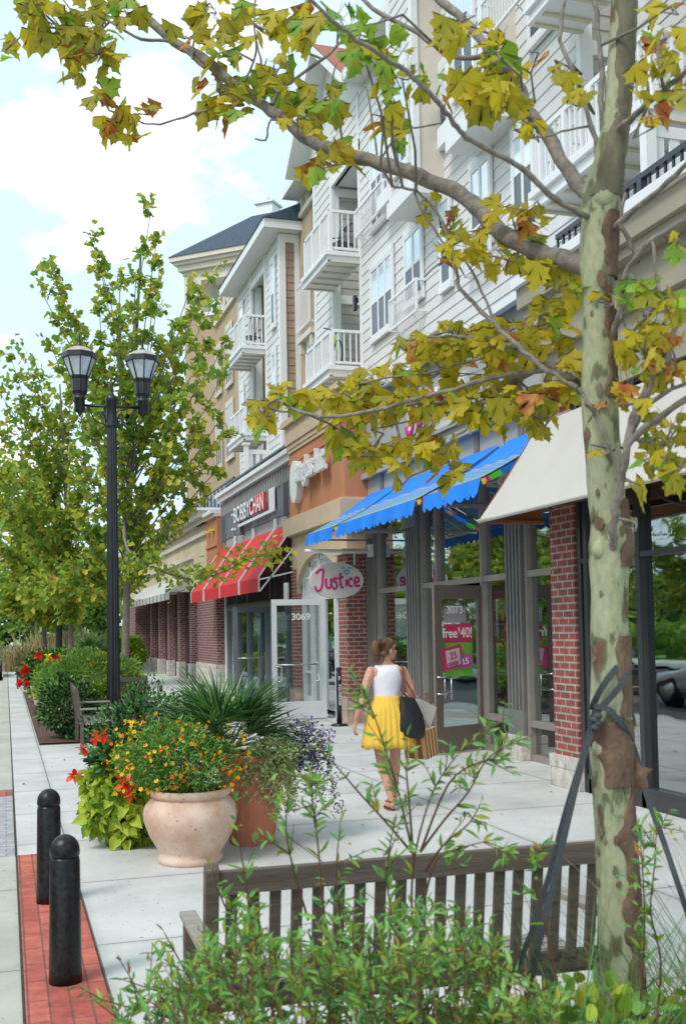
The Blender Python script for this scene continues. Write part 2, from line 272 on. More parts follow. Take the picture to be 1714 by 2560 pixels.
# ---------------------------------------------------------------- object helpers
ORG = {}
def props(o, label=None, cat=None, group=None, kind=None):
    if label: o['label'] = label
    if cat: o['category'] = cat
    if group: o['group'] = group
    if kind: o['kind'] = kind
    return o
def thing(name, loc, label, cat, group=None):
    o = bpy.data.objects.new(name, None); S.collection.objects.link(o); o.location = loc; o.empty_display_size = .2
    ORG[o] = Vector(loc); return props(o, label, cat, group)
class MB:
    def __init__(s): s.v = []; s.f = []; s.m = []; s.sm = []; s.grp = []
    def clusters(s, gap=.16):
        A_ = np.array(s.v); bb = [(A_[a:b].min(0)-gap, A_[a:b].max(0)+gap) for a, b, *_ in s.grp]; n = len(bb); par = list(range(n))
        lo = np.array([b[0] for b in bb]); hi = np.array([b[1] for b in bb])
        def find(i):
            while par[i] != i: par[i] = par[par[i]]; i = par[i]
            return i
        for i in range(n):
            for j in np.nonzero(((lo[i] <= hi) & (lo <= hi[i])).all(1))[0]: par[find(int(j))] = find(i)
        d = {}
        for i in range(n): d.setdefault(find(i), []).append(i)
        return list(d.values())
    def add(s, vs, fs, mi=0, smooth=False):
        b = len(s.v); s.grp.append((b, b+len(vs), len(s.f), len(s.f)+len(fs))); s.v += [tuple(v) for v in vs]; s.f += [tuple(i+b for i in f) for f in fs]; s.m += [mi]*len(fs); s.sm += [smooth]*len(fs); return s
    def box(s, x0, x1, y0, y1, z0, z1, mi=0):
        if x0 > x1: x0, x1 = x1, x0
        if y0 > y1: y0, y1 = y1, y0
        if z0 > z1: z0, z1 = z1, z0
        v = [(x, y, z) for z in (z0, z1) for y in (y0, y1) for x in (x0, x1)]
        return s.add(v, [(0, 2, 3, 1), (4, 5, 7, 6), (0, 1, 5, 4), (2, 6, 7, 3), (0, 4, 6, 2), (1, 3, 7, 5)], mi)
    def bar(s, a, b, w, h=None, up=(0, 0, 1), mi=0):
        a = Vector(a); b = Vector(b); d = (b-a).normalized(); h = h or w; u = Vector(up)
        sx = d.cross(u)
        if sx.length < 1e-4: sx = d.cross(Vector((1, 0, 0)))
        sx.normalize(); u = sx.cross(d).normalized(); sx *= w/2; u *= h/2
        v = [a-sx-u, a+sx-u, a+sx+u, a-sx+u, b-sx-u, b+sx-u, b+sx+u, b-sx+u]
        return s.add(v, [(0, 3, 2, 1), (4, 5, 6, 7), (0, 1, 5, 4), (1, 2, 6, 5), (2, 3, 7, 6), (3, 0, 4, 7)], mi)
    def poly(s, pts, mi=0): return s.add(pts, [tuple(range(len(pts)))], mi)
    def ext(s, pts, d, mi=0):                 # polygon extruded by vector d
        n = len(pts); d = Vector(d); p2 = [Vector(p)+d for p in pts]
        return s.add(list(pts)+p2, [tuple(range(n-1, -1, -1)), tuple(range(n, 2*n))]+[(i, (i+1) % n, n+(i+1) % n, n+i) for i in range(n)], mi)
    def tube(s, pts, rad, seg=8, mi=0, flat=None, cap=True, wob=0):
        pts = [Vector(p) for p in pts]; n = len(pts)
        if not hasattr(rad, '__len__'): rad = [rad]*n
        ref = Vector((.13, .27, 1)); vs = []; fs = []; pu = None
        for i, p in enumerate(pts):
            d = (pts[min(i+1, n-1)]-pts[max(i-1, 0)])
            if d.length < 1e-9: d = Vector((0, 0, 1))
            d.normalize()
            if pu is None:
                a = d.cross(ref)
                if a.length < .1: a = d.cross(Vector((1, 0, 0)))
            else: a = pu - d*pu.dot(d)
            a.normalize(); pu = a; b = d.cross(a)
            for k in range(seg):
                t = 2*math.pi*k/seg; r = rad[i]*(1+(random.uniform(-wob, wob) if wob else 0))
                o = a*math.cos(t)*r+b*math.sin(t)*r
                if flat: o = o - Vector(flat)*o.dot(Vector(flat))*.6
                vs.append(p+o)
        for i in range(n-1):
            for k in range(seg): fs.append((i*seg+k, i*seg+(k+1) % seg, (i+1)*seg+(k+1) % seg, (i+1)*seg+k))
        if cap: fs.append(tuple(range(seg-1, -1, -1))); fs.append(tuple(range((n-1)*seg, n*seg)))
        return s.add(vs, fs, mi, True)
    def lathe(s, prof, c, seg=32, mi=0, cap=True, smooth=True, flute=0):
        c = Vector(c); vs = []; fs = []; n = len(prof)
        for r, z in prof:
            for k in range(seg):
                t = 2*math.pi*k/seg; rr = r*(1-(flute if (k % 2) else 0)); vs.append(c+Vector((math.cos(t)*rr, math.sin(t)*rr, z)))
        for i in range(n-1):
            for k in range(seg): fs.append((i*seg+k, i*seg+(k+1) % seg, (i+1)*seg+(k+1) % seg, (i+1)*seg+k))
        if cap: fs.append(tuple(range(seg-1, -1, -1))); fs.append(tuple(range((n-1)*seg, n*seg)))
        return s.add(vs, fs, mi, smooth)
    def ell(s, c, r, seg=16, rings=10, mi=0, mat=None):
        vs = []; fs = []; c = Vector(c)
        for i in range(rings+1):
            ph = math.pi*i/rings
            for k in range(seg):
                t = 2*math.pi*k/seg; o = Vector((r[0]*math.sin(ph)*math.cos(t), r[1]*math.sin(ph)*math.sin(t), r[2]*math.cos(ph)))
                if mat: o = mat @ o
                vs.append(c+o)
        for i in range(rings):
            for k in range(seg): fs.append((i*seg+k, (i+1)*seg+k, (i+1)*seg+(k+1) % seg, i*seg+(k+1) % seg))
        return s.add(vs, fs, mi, True)
    def build(s, name, mats, parent=None, bevel=0, label=None, fixn=False):
        if parent and parent.get('category') in ('building', 'shop', 'tower') and 1 < len(s.grp) < 700:
            cl = s.clusters()
            if 1 < len(cl) <= 60:
                first = None
                for ids in cl:
                    q = MB(); 
                    for i in ids:
                        v0, v1, f0_, f1_ = s.grp[i]; b = len(q.v); q.v += s.v[v0:v1]; q.f += [tuple(k-v0+b for k in f) for f in s.f[f0_:f1_]]; q.m += s.m[f0_:f1_]; q.sm += s.sm[f0_:f1_]
                    o = q.build(name, mats, parent, bevel, label, fixn); first = first or o
                return first
        me = bpy.data.meshes.new(name); org = ORG[parent] if parent else Vector((0, 0, 0))
        me.from_pydata([(v[0]-org.x, v[1]-org.y, v[2]-org.z) for v in s.v], [], s.f)
        if isinstance(mats, str): mats = [mats]
        for m in mats: me.materials.append(MT[m])
        me.polygons.foreach_set('material_index', s.m); me.polygons.foreach_set('use_smooth', s.sm)
        if fixn:
            bm = bmesh.new(); bm.from_mesh(me); bmesh.ops.recalc_face_normals(bm, faces=bm.faces); bm.to_mesh(me); bm.free()
        me.update(); o = bpy.data.objects.new(name, me); S.collection.objects.link(o); ORG[o] = org.copy()
        if parent: o.parent = parent
        if bevel:
            bv = o.modifiers.new('bevel', 'BEVEL'); bv.width = bevel; bv.segments = 2; bv.limit_method = 'ANGLE'; bv.angle_limit = R_(40)
        if label: o['label'] = label
        return o
def solo(mb, name, mats, label, cat, group=None, kind=None, **k): return props(mb.build(name, mats, None, **k), label, cat, group, kind)
def copytree(o, parent=None):
    c = o.copy(); S.collection.objects.link(c)
    if parent: c.parent = parent
    for ch in list(o.children): copytree(ch, c)
    return c
# leaf templates: unit length along +x, lying in xy, curled a little in z
def fan(pts, curl=.12):
    v = [(.0, 0, 0)]+[(x, y, curl*(abs(y)*1.2-x*x*.9)) for x, y in pts]
    return np.array(v), [(0, i, i+1) for i in range(1, len(pts))]
_h = [(.02, -.10), (.12, -.36), (.05, -.50), (.30, -.44), (.46, -.60), (.52, -.36), (.62, -.22), (.74, -.30), (.80, -.14), (1.0, 0)]
SYC = fan(_h+[(x, -y) for x, y in _h[-2::-1]], .09)
SYC_B = fan([(x*.96+.03, y*(1.1 if i % 2 else .84)) for i, (x, y) in enumerate(_h)]+[(x, -y*.9) for x, y in _h[-2::-1]], .26)
SYC_C = fan([(x, y*.7) for x, y in _h]+[(x, -y*.95) for x, y in _h[-2::-1]], -.20)
_h = [(.0, -.2), (.15, -.48), (.42, -.30), (.70, -.36), (1.0, 0)]
SYC_S = fan(_h+[(x, -y) for x, y in _h[-2::-1]], .2)
LANCE = fan([(.2, -.10), (.5, -.145), (.8, -.08), (1, 0), (.8, .08), (.5, .145), (.2, .10)], .3)
HEART = fan([(-.08, -.2), (.05, -.40), (.35, -.42), (.7, -.2), (1, 0), (.7, .2), (.35, .42), (.05, .40), (-.08, .2)], .3)
OVAL = fan([(.15, -.2), (.5, -.3), (.85, -.18), (1, 0), (.85, .18), (.5, .3), (.15, .2)], .2)
def strip(w, curl, n=5):
    v = []
    for i in range(n+1): x = i/n; ww = w*(1-x)**.6*(.6+.8*min(x*2.5, 1)) ; v += [(x, -ww, -curl*x*x), (x, ww, -curl*x*x)]
    return np.array(v), [t for i in range(n) for t in ((2*i, 2*i+2, 2*i+1), (2*i+1, 2*i+2, 2*i+3))]
BLADE = strip(.021, .22)
PETAL5 = (np.array([(0, 0, 0)]+[(math.cos(k*math.pi/5)*(.5 if k % 2 else .3), math.sin(k*math.pi/5)*(.5 if k % 2 else .3), .12 if k % 2 else .05) for k in range(10)]), [(0, i, i % 10+1) for i in range(1, 11)])
def leaves(name, mats, parent, tmpl, pos, dirs, size, weights=None, roll=1.0, jit=.25, kind=None, ups=None, label=None):
    pos = np.asarray(pos, float); n = len(pos); dirs = np.asarray(dirs, float)
    dirs = dirs/np.maximum(np.linalg.norm(dirs, axis=1, keepdims=True), 1e-6)
    up = (np.tile([0, 0, 1.], (n, 1)) if ups is None else np.asarray(ups, float))+np.random.normal(0, roll, (n, 3))
    side = np.cross(up, dirs); side /= np.maximum(np.linalg.norm(side, axis=1, keepdims=True), 1e-6); nor = np.cross(dirs, side)
    sz = (np.asarray(size) if hasattr(size, '__len__') else np.full(n, size))*np.random.uniform(1-jit, 1+jit, n)
    tv, tf = tmpl; k = len(tv)
    v = pos[:, None, :] + sz[:, None, None]*(tv[None, :, 0, None]*dirs[:, None, :]+tv[None, :, 1, None]*side[:, None, :]+tv[None, :, 2, None]*nor[:, None, :])
    org = np.array(ORG[parent]) if parent else np.zeros(3)
    v = v.reshape(-1, 3)-org
    f = (np.array(tf)[None]+np.arange(n)[:, None, None]*k).reshape(-1, 3)
    me = bpy.data.meshes.new(name); me.vertices.add(len(v)); me.vertices.foreach_set('co', v.ravel())
    me.loops.add(len(f)*3); me.loops.foreach_set('vertex_index', f.ravel().astype(np.int32)); me.polygons.add(len(f))
    me.polygons.foreach_set('loop_start', np.arange(len(f), dtype=np.int32)*3)
    for m in mats: me.materials.append(MT[m])
    w = np.array(weights or [1]*len(mats), float); mi = np.random.choice(len(mats), n, p=w/w.sum())
    me.polygons.foreach_set('material_index', np.repeat(mi, len(tf)).astype(np.int32)); me.polygons.foreach_set('use_smooth', np.ones(len(f), bool))
    me.update(calc_edges=True); me.validate(); o = bpy.data.objects.new(name, me); S.collection.objects.link(o); ORG[o] = Vector(org)
    if parent: o.parent = parent
    if kind: o['kind'] = kind
    if label: o['label'] = label
    return o
def rnd3(s=1.0): return Vector((random.gauss(0, s), random.gauss(0, s), random.gauss(0, s)))
def text(s, name, mat, parent, loc, right, up, width, height, depth=.01, shear=0, side=None):
    cu = bpy.data.curves.new('t', 'FONT'); cu.body = s; cu.extrude = .5; cu.offset = .012; cu.shear = shear
    o = bpy.data.objects.new('t', cu); S.collection.objects.link(o); bpy.context.view_layer.update()
    me = bpy.data.meshes.new_from_object(o.evaluated_get(bpy.context.evaluated_depsgraph_get())); bpy.data.objects.remove(o)
    a = np.zeros(len(me.vertices)*3); me.vertices.foreach_get('co', a); a = a.reshape(-1, 3)
    mn = a.min(0); mx_ = a.max(0); r = np.array(Vector(right).normalized()); u = np.array(Vector(up).normalized()); nn = np.cross(r, u)
    k = (a-mn)/(mx_-mn); org = np.array(ORG[parent]) if parent else 0
    p = np.array(loc)+k[:, :1]*width*r+k[:, 1:2]*height*u+k[:, 2:3]*depth*nn-org
    me.vertices.foreach_set("co", p.ravel()); me.update(); me.materials.clear(); me.materials.append(MT[mat]); me.name = name
    if side:
        me.materials.append(MT[side])
        for pl in me.polygons: pl.material_index = 1 if abs(pl.normal.dot(Vector(nn))) < .5 else 0
    me.update()
    for pl in me.polygons: pl.use_smooth = False
    ob = bpy.data.objects.new(name, me); S.collection.objects.link(ob); ORG[ob] = Vector(org if parent else (0, 0, 0))
    if parent: ob.parent = parent
    return ob
# ================================================================ ground
def sheet(name, mat, x0, x1, y0, y1, z, kind='structure'):
    return props(MB().poly([(x0, y0, z), (x1, y0, z), (x1, y1, z), (x0, y1, z)]).build(name, mat), kind=kind)
sheet('ground', 'lawn', -900, 900, -200, 1200, -.16)
sheet('sidewalk', 'concrete', .07, 9.5, -6, 62, 0)
sheet('far_path', 'concrete_far', .4, 2.6, 62, 240, -.01); sheet('far_crossing', 'concrete_far', -6, 14, 62, 66, -.02)
props(MB().box(-.10, .066, 12.4, 62, -.3, -.004).box(-.10, .066, -6, 8.67, -.3, -.004).build('kerb', 'concrete_warm'), kind='structure')
sheet('apron', 'concrete_warm', -3.2, -.10, -6, 8.66, -.008)
sheet('ramp_paving', 'paver_gray', -1.6, .062, 8.67, 11.9, -.004)
props(MB().box(-1.6, .062, 11.9, 12.25, -.1, -.002).build('brick_band', 'paver_red'), kind='structure')
sheet('gutter', 'concrete_warm', -.55, -.10, 12.25, 62, -.13)
sheet('road', 'asphalt', -14, -.4, -60, 240, -.14)
sheet('sidewalk', 'concrete_far', -19, -14, -60, 200, -.02)
sheet('brick_paving', 'paver_red', .08, .45, -6, 8.67, .004)
props(MB().box(.066, .08, -6, 62, -.05, .003).box(.448, .456, -6, 8.67, -.02, .006).build('kerb_joint', 'soil'), kind='structure')
# ================================================================ wall helpers
PITCHB = .212
def clapX(mb, X, y0, y1, z0, z1, mi=0):       # lapped boards facing -X
    z = z0
    while z < z1-.01:
        zt = min(z+PITCHB, z1)
        a = [(X-.019, y0, z), (X-.019, y1, z), (X-.004, y1, zt), (X-.004, y0, zt)]
        mb.add(a, [(0, 3, 2, 1)], mi); mb.add([(X-.019, y0, z), (X-.019, y1, z), (X+.02, y1, z), (X+.02, y0, z)], [(0, 1, 2, 3)], mi); z = zt
    mb.box(X+.0, X+.12, y0, y1, z0, z1, mi)
def clapY(mb, Y, x0, x1, z0, z1, mi=0):       # facing -Y
    z = z0
    while z < z1-.01:
        zt = min(z+PITCHB, z1)
        mb.add([(x0, Y-.019, z), (x1, Y-.019, z), (x1, Y-.004, zt), (x0, Y-.004, zt)], [(0, 1, 2, 3)], mi)
        mb.add([(x0, Y-.019, z), (x1, Y-.019, z), (x1, Y+.02, z), (x0, Y+.02, z)], [(3, 2, 1, 0)], mi); z = zt
    mb.box(x0, x1, Y, Y+.12, z0, z1, mi)
def winX(par, X, y0, y1, z0, z1, n=2, trim='white_trim', sill=True, name='window', grid=False):
    f = MB(); w = .07
    f.box(X-.055, X+.0, y0-.02, y1+.02, z1, z1+.16)
    if sill: f.box(X-.075, X+.0, y0-.04, y1+.04, z0-.12, z0)
    f.box(X-.05, X, y0-.02, y0+w, z0, z1); f.box(X-.05, X, y1-w, y1+.02, z0, z1)
    dy = (y1-y0-2*w)/n; zm = z0+(z1-z0)*.5
    for i in range(1, n): f.box(X-.048, X, y0+w+i*dy-.035, y0+w+i*dy+.035, z0, z1)
    f.box(X-.052, X, y0+w, y1-w, z1-.05, z1-.001); f.box(X-.052, X, y0+w, y1-w, z0+.001, z0+.05)
    for i in range(n):
        a = y0+w+i*dy+(.035 if i else 0); b = y0+w+(i+1)*dy-(.035 if i < n-1 else 0); f.box(X-.044, X, a, b, zm-.025, zm+.025)
        if grid:
            for k in (1, 2): f.box(X-.038, X, a, b, zm+(z1-zm)*k/3-.01, zm+(z1-zm)*k/3+.01)
    o = f.build(name, trim, par)
    g = MB()
    for i in range(n):
        a = y0+w+i*dy; b = a+dy
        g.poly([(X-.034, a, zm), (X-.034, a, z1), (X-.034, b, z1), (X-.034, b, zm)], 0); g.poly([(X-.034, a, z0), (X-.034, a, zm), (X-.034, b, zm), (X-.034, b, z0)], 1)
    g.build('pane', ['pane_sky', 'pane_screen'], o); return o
def px_win(par, X, xL, yT, xR, yB, **k):
    a = oX(xL, yT, X); b = oX(xR, yB, X); return winX(par, X, b.y, a.y, b.z, a.z, **k)
def juliet(par, X, y0, y1, z0, z1):
    m = MB(); m.box(X-.02, X+.02, y0, y1, z1-.05, z1); m.box(X-.02, X+.02, y0, y1, z0, z0+.04)
    k = int((y1-y0)/.095)
    for i in range(k+1):
        y = y0+(y1-y0)*i/k; w = .022 if i in (0, k) else .009; m.box(X-w*.8, X+w*.8, y-w, y+w, z0+.04, z1-.05)
    for y in (y0+.25, y1-.25): m.bar((X, y, z0+.01), (X+.18, y, z0-.12), .02)
    for y in (y0, y1): m.box(X+.02, X+.19, y-.015, y+.015, z1-.05, z1-.01); m.box(X+.02, X+.19, y-.015, y+.015, z0, z0+.04)
    return m.build('window_guard', 'white_trim', par)
def balcony(par, X0, X1, y0, y1, zb, zd, zr):   # front X0, wall X1, deck underside zb, top zd, rail top zr
    d = MB(); d.box(X0-.12, X1, y0-.02, y1+.02, zd-.09, zd); d.box(X0-.06, X1, y0+.04, y1-.04, zb, zd-.09, 0)
    y = y0+.35
    while y < y1-.1: d.box(X0, X1-.02, y-.03, y+.03, zb-.035, zb+.001, 1); y += .42
    for a, b in ((y0-.01, y0+.06), (y1-.06, y1+.01)): d.box(X0-.075, X1, a, b, zb-.03, zb+.001, 1)
    d.box(X0-.08, X0-.01, y0-.01, y1+.01, zb-.034, zb+.0015, 0)
    o = d.build('balcony', ['white_trim', 'deck_wood'], par)
    r = MB()
    r.box(X0-.03, X0+.03, y0, y1, zr-.06, zr); r.box(X0-.03, X1, y0-.001, y0+.06, zr-.061, zr+.001); r.box(X0-.03, X1, y1-.06, y1+.001, zr-.061, zr+.001)
    r.box(X0-.02, X0+.02, y0, y1, zd+.05, zd+.10); r.box(X0-.02, X1, y0+.01, y0+.05, zd+.049, zd+.099); r.box(X0-.02, X1, y1-.05, y1-.01, zd+.049, zd+.099)
    k = max(3, int((y1-y0)/.13))
    for i in range(k+1):
        yy = y0+.03+(y1-y0-.06)*i/k; w = .04 if i % 5 == 0 else .014; r.box(X0-w, X0+w, yy-w, yy+w, zd, zr-.06)
    k = max(2, int((X1-X0)/.12))
    for i in range(1, k):
        xx = X0+(X1-X0)*i/k
        for yy in (y0+.03, y1-.03): r.box(xx-.014, xx+.014, yy-.014, yy+.014, zd+.1, zr-.061)
    for yy in (y0+.03, y1-.03): r.box(X1-.05, X1-.002, yy-.03, yy+.03, zd, zr-.062)
    r.build('railing', 'white_trim', o); return o
# ================================================================ apartment building over the shops
XU = 7.5
apt = thing('apartment_building', (7.5, 20, 5.4), 'long pale lap-sided apartment building with white balconies above the shops', 'building')
w = MB()
clapX(w, XU, 12.74, 22.25, 5.6, 13.6); clapX(w, XU, 24.35, 25.85, 5.6, 13.6); clapX(w, XU, 4.0, 10.0, 5.6, 13.6)
clapX(w, XU, 22.25, 24.35, 12.3, 13.6); clapX(w, 8.3, 22.1, 24.5, 5.6, 12.4); clapX(w, 8.3, 9.8, 12.9, 5.6, 12.4)
w.ext([(XU, 21.7, 13.6), (XU, 27.0, 13.6), (XU, 24.37, 15.45)], (.12, 0, 0))
w.build('siding', 'siding', apt)
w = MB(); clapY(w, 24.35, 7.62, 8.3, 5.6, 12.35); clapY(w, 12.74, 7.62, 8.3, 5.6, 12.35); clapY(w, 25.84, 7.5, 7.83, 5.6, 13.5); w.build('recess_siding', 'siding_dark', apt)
c = MB()                                        # corner boards, recess trim, band boards
for y in (22.25, 24.35, 12.74, 10.0, 25.85): c.box(XU-.04, XU+.04, y-.06, y+.05, 5.6, 13.5)
for Y in (24.35, 12.74):
    c.box(7.54, 7.66, Y-.05, Y-.001, 5.6, 12.3); c.box(8.14, 8.26, Y-.05, Y-.001, 5.6, 12.3)
    for z in (9.45, 12.05): c.box(7.66, 8.14, Y-.048, Y-.001, z, z+.2)
c.box(XU-.045, XU+.02, 22.19, 24.41, 12.25, 12.5); c.box(XU, 8.3, 22.3, 24.3, 12.3, 12.36)
c.build('trim', 'white_trim', apt)
rf = MB(); e0 = 7.02
rf.box(e0, 12, -2, 21.9, 13.58, 13.80); rf.box(e0+.3, 12, 26.9, 28.5, 13.58, 13.8)
rf.add([(e0, -2, 13.80), (e0, 21.9, 13.80), (12, 21.9, 16.6), (12, -2, 16.6)], [(0, 1, 2, 3)], 1)
def rake(mb, ya, za, yb, zb, x0, x1, t=.24):
    mb.add([(x0, ya, za), (x0, yb, zb), (x0, yb, zb-t), (x0, ya, za-t), (x1, ya, za), (x1, yb, zb), (x1, yb, zb-t), (x1, ya, za-t)],
           [(0, 1, 2, 3), (7, 6, 5, 4), (3, 2, 6, 7), (0, 3, 7, 4), (1, 5, 6, 2)], 0)
    mb.add([(x0+.01, ya, za+.012), (x1, ya, za+.012), (x1, yb, zb+.012), (x0+.01, yb, zb+.012)], [(0, 1, 2, 3)], 1)
rake(rf, 21.85, 13.72, 24.37, 15.75, e0, 12); rake(rf, 26.95, 13.72, 24.37, 15.75, e0, 12)
rf.build('roof', ['white_trim', 'roof_red'], apt)
bay = MB()                                       # two shallow box bays
for (ya, yb, zb) in ((17.5, 18.75, 9.36), (14.6, 15.9, 9.4)):
    clapX(bay, 6.95, ya+.08, yb-.08, zb+.3, 13.58); bay.box(6.98, 7.5, ya, yb, zb+.3, 13.58, 2)
    bay.box(6.90, 7.02, ya-.04, ya+.10, zb+.28, 13.58, 1); bay.box(6.90, 7.02, yb-.10, yb+.02, zb+.28, 13.58, 1)
    bay.box(6.86, 7.5, ya-.06, yb+.06, zb, zb+.28, 1)
bay.box(7.16, 7.5, 18.81, 20.2, 10.05, 10.35, 1); bay.box(7.16, 7.5, 15.96, 17.0, 9.95, 10.3, 1)
bay.build('box_bay', ['siding', 'white_trim', 'cream_trim'], apt)
X_ = 7.47
px_win(apt, X_, 929, 680, 987, 805, n=3); px_win(apt, X_, 1013, 600, 1060, 728, n=2); px_win(apt, X_, 1101, 510, 1132, 700, n=1)
winX(apt, X_, 20.25, 21.35, 10.15, 12.1, n=3, grid=True); winX(apt, X_, 18.8, 19.7, 11.0, 12.4, n=2)
px_win(apt, X_, 1178, 435, 1233, 588, n=2); px_win(apt, X_, 1282, 350, 1340, 500, n=2); px_win(apt, X_, 1095, 190, 1125, 340, n=1)
winX(apt, 6.93, 17.72, 18.5, 10.1, 11.9, n=2); winX(apt, 6.93, 14.85, 15.65, 10.2, 12.0, n=2); winX(apt, X_, 13.1, 14.1, 10.3, 12.2, n=2)
winX(apt, X_, 8.4, 9.4, 8.0, 9.6, n=2, grid=True); winX(apt, X_, 6.2, 7.2, 7.6, 9.4, n=2, grid=True)
juliet(apt, 7.30, 18.48, 19.96, 7.56, 8.19); juliet(apt, 7.30, 20.19, 21.99, 10.17, 10.77); juliet(apt, 7.30, 15.3, 16.35, 7.50, 8.15); juliet(apt, 6.78, 12.95, 14.3, 10.3, 10.95)
for zb, zd, zr in ((7.20, 7.42, 8.22), (9.74, 9.95, 10.88)):
    balcony(apt, 6.80, XU, 22.25, 24.3, zb, zd, zr); balcony(apt, 6.76, XU, 9.95, 12.70, zb, zd, zr)
balcony(apt, 6.80, XU, 6.3, 8.4, 6.95, 7.15, 7.98)
# tan stucco link
tan = MB(); tan.box(7.83, 12, 25.96, 28.68, 5.4, 13.0); tan.box(7.83, 12, 34.25, 41.08, 5.4, 13.45); tan.build('stucco_wall', 'stucco_tan', apt)
cp = MB(); cp.box(7.72, 8.1, 25.97, 28.6, 13.0, 13.14); cp.box(7.72, 8.1, 34.3, 41.0, 13.45, 13.6)
cp.box(7.78, 7.9, 28.1, 28.6, 13.14, 13.8)
for (a, b, z) in ((26.0, 28.1, 13.14), (36.0, 41.0, 13.6)):
    cp.box(7.80, 7.86, a, b, z+.72, z+.80); cp.box(7.80, 7.86, a, b, z+.06, z+.12); y = a
    while y < b-.3:
        y2 = min(y+.85, b); cp.box(7.79, 7.87, y-.03, y+.03, z, z+.8); cp.bar((7.83, y, z+.1), (7.83, y2, z+.74), .035); cp.bar((7.83, y, z+.74), (7.83, y2, z+.1), .035); y = y2
cp.build('parapet', ['cream_trim'], apt)
juliet(apt, 7.62, 26.9, 28.2, 9.75, 11.0); o = MB(); o.box(7.62, 7.83, 26.85, 28.25, 9.45, 9.6); o.box(7.66, 7.83, 26.95, 27.1, 9.15, 9.45); o.box(7.66, 7.83, 28.0, 28.15, 9.15, 9.45); o.build('bracket', 'cream_trim', apt)
winX(apt, 7.8, 26.4, 27.7, 7.2, 9.3, n=2, trim='cream_trim')
# second sided bay with projecting eave
s2 = MB(); XS = 7.3
clapX(s2, XS, 28.72, 30.44, 5.4, 12.7); clapX(s2, XS, 32.35, 34.2, 5.4, 12.7); clapX(s2, XS, 30.44, 32.35, 12.25, 12.7); clapX(s2, 8.0, 30.3, 32.5, 5.4, 12.4); s2.build('siding', 'siding', apt)
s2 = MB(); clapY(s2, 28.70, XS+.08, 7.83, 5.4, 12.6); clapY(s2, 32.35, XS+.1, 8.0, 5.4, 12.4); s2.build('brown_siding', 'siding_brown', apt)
s2 = MB(); s2.box(XS-.04, XS+.14, 28.64, 28.80, 5.4, 12.68); s2.box(7.70, 7.84, 28.63, 28.69, 5.4, 12.68); s2.box(XS+.14, 7.7, 28.64, 28.69, 12.45, 12.68)
for y in (30.44, 32.35, 34.15): s2.box(XS-.045, XS+.03, y-.06, y+.05, 5.4, 12.7)
s2.box(XS-.045, XS+.02, 30.5, 32.3, 12.2, 12.4); s2.box(XS+.1, XS+.3, 32.29, 32.345, 5.4, 12.3); s2.build('trim', 'white_trim', apt)
s2 = MB(); s2.box(6.75, 8.4, 28.3, 34.7, 12.70, 12.95); s2.add([(6.72, 28.25, 12.95), (6.72, 34.75, 12.95), (9.2, 34.75, 14.1), (9.2, 28.25, 14.1)], [(0, 1, 2, 3)], 1)
s2.add([(6.72, 28.25, 12.95), (9.2, 28.25, 14.1), (9.2, 28.25, 12.95)], [(0, 1, 2)], 1); s2.build('eave', ['white_trim', 'roof_slate'], apt)
winX(apt, XS-.03, 29.15, 29.58, 10.3, 12.1, n=1); winX(apt, XS-.03, 29.15, 29.58, 7.75, 9.5, n=1); winX(apt, XS-.03, 33.4, 33.95, 10.3, 12.1, n=1); winX(apt, XS-.03, 33.4, 33.95, 7.75, 9.4, n=1)
for zb, zd, zr in ((7.22, 7.42, 8.22), (9.76, 9.97, 10.89)): balcony(apt, 6.64, XS, 30.44, 32.6, zb, zd, zr)
for (xa, ya, xb, yb) in ((566, 830, 583, 950), (541, 880, 555, 975), (567, 1020, 586, 1135), (541, 1050, 557, 1160)): px_win(apt, 7.8, xa, ya, xb, yb, n=3, trim='cream_trim')
sc = MB()                                        # slatted privacy screens on the roof terraces
for (x0, x1, Y, z0, z1) in ((6.5, 7.3, 29.5, 5.5, 6.75), (6.7, 7.8, 38.2, 5.5, 6.6), (6.3, 7.4, 9.35, 5.4, 6.75)):
    sc.box(x0-.12, x0, Y-.08, Y+.04, z0, z1+.12); sc.box(x0-.16, x0+.04, Y-.12, Y+.08, z1+.12, z1+.18); sc.box(x0, x1, Y-.04, Y+.01, z1-.12, z1); sc.box(x0, x1, Y-.04, Y+.01, z0+.1, z0+.2)
    k = int((x1-x0)/.17)
    for i in range(k): a = x0+(x1-x0)*i/k; sc.box(a+.01, a+.12, Y-.03, Y, z0+.2, z1-.12)
sc.build('privacy_screen', 'white_trim', apt)
wl = MB(); wl.box(7.42, 7.47, 22.40, 22.5, 8.9, 9.0); wl.box(7.36, 7.44, 22.40, 22.5, 8.72, 9.05); wl.build('wall_lamp', 'black_metal', apt)
# ---- corner tower, turned across the street corner
tw = thing('corner_tower', (0, 0, 0), 'tall tan stucco corner tower with slate hipped roof, open top storey and white cupola', 'tower')
TWW = 5.0
m = MB(); m.box(0, TWW, 0, TWW, 4.8, 14.0); m.build('wall', 'stucco_tan', tw)
m = MB()
for x in (0, TWW-.77):
    for y in (0, TWW-.77): m.box(x, x+.77, y, y+.77, 14.0, 15.45)
m.box(0, TWW, 0, .77, 15.45, 15.95); m.box(0, TWW, TWW-.77, TWW, 15.45, 15.95); m.box(0, .77, .77, TWW-.77, 15.45, 15.95); m.box(TWW-.77, TWW, .77, TWW-.77, 15.45, 15.95)
m.box(-.18, TWW+.18, -.18, TWW+.18, 15.88, 16.10); m.box(-.30, TWW+.30, -.30, TWW+.30, 16.10, 16.22); m.box(-.42, TWW+.42, -.42, TWW+.42, 16.22, 16.40); m.build('belvedere', 'cream_trim', tw)
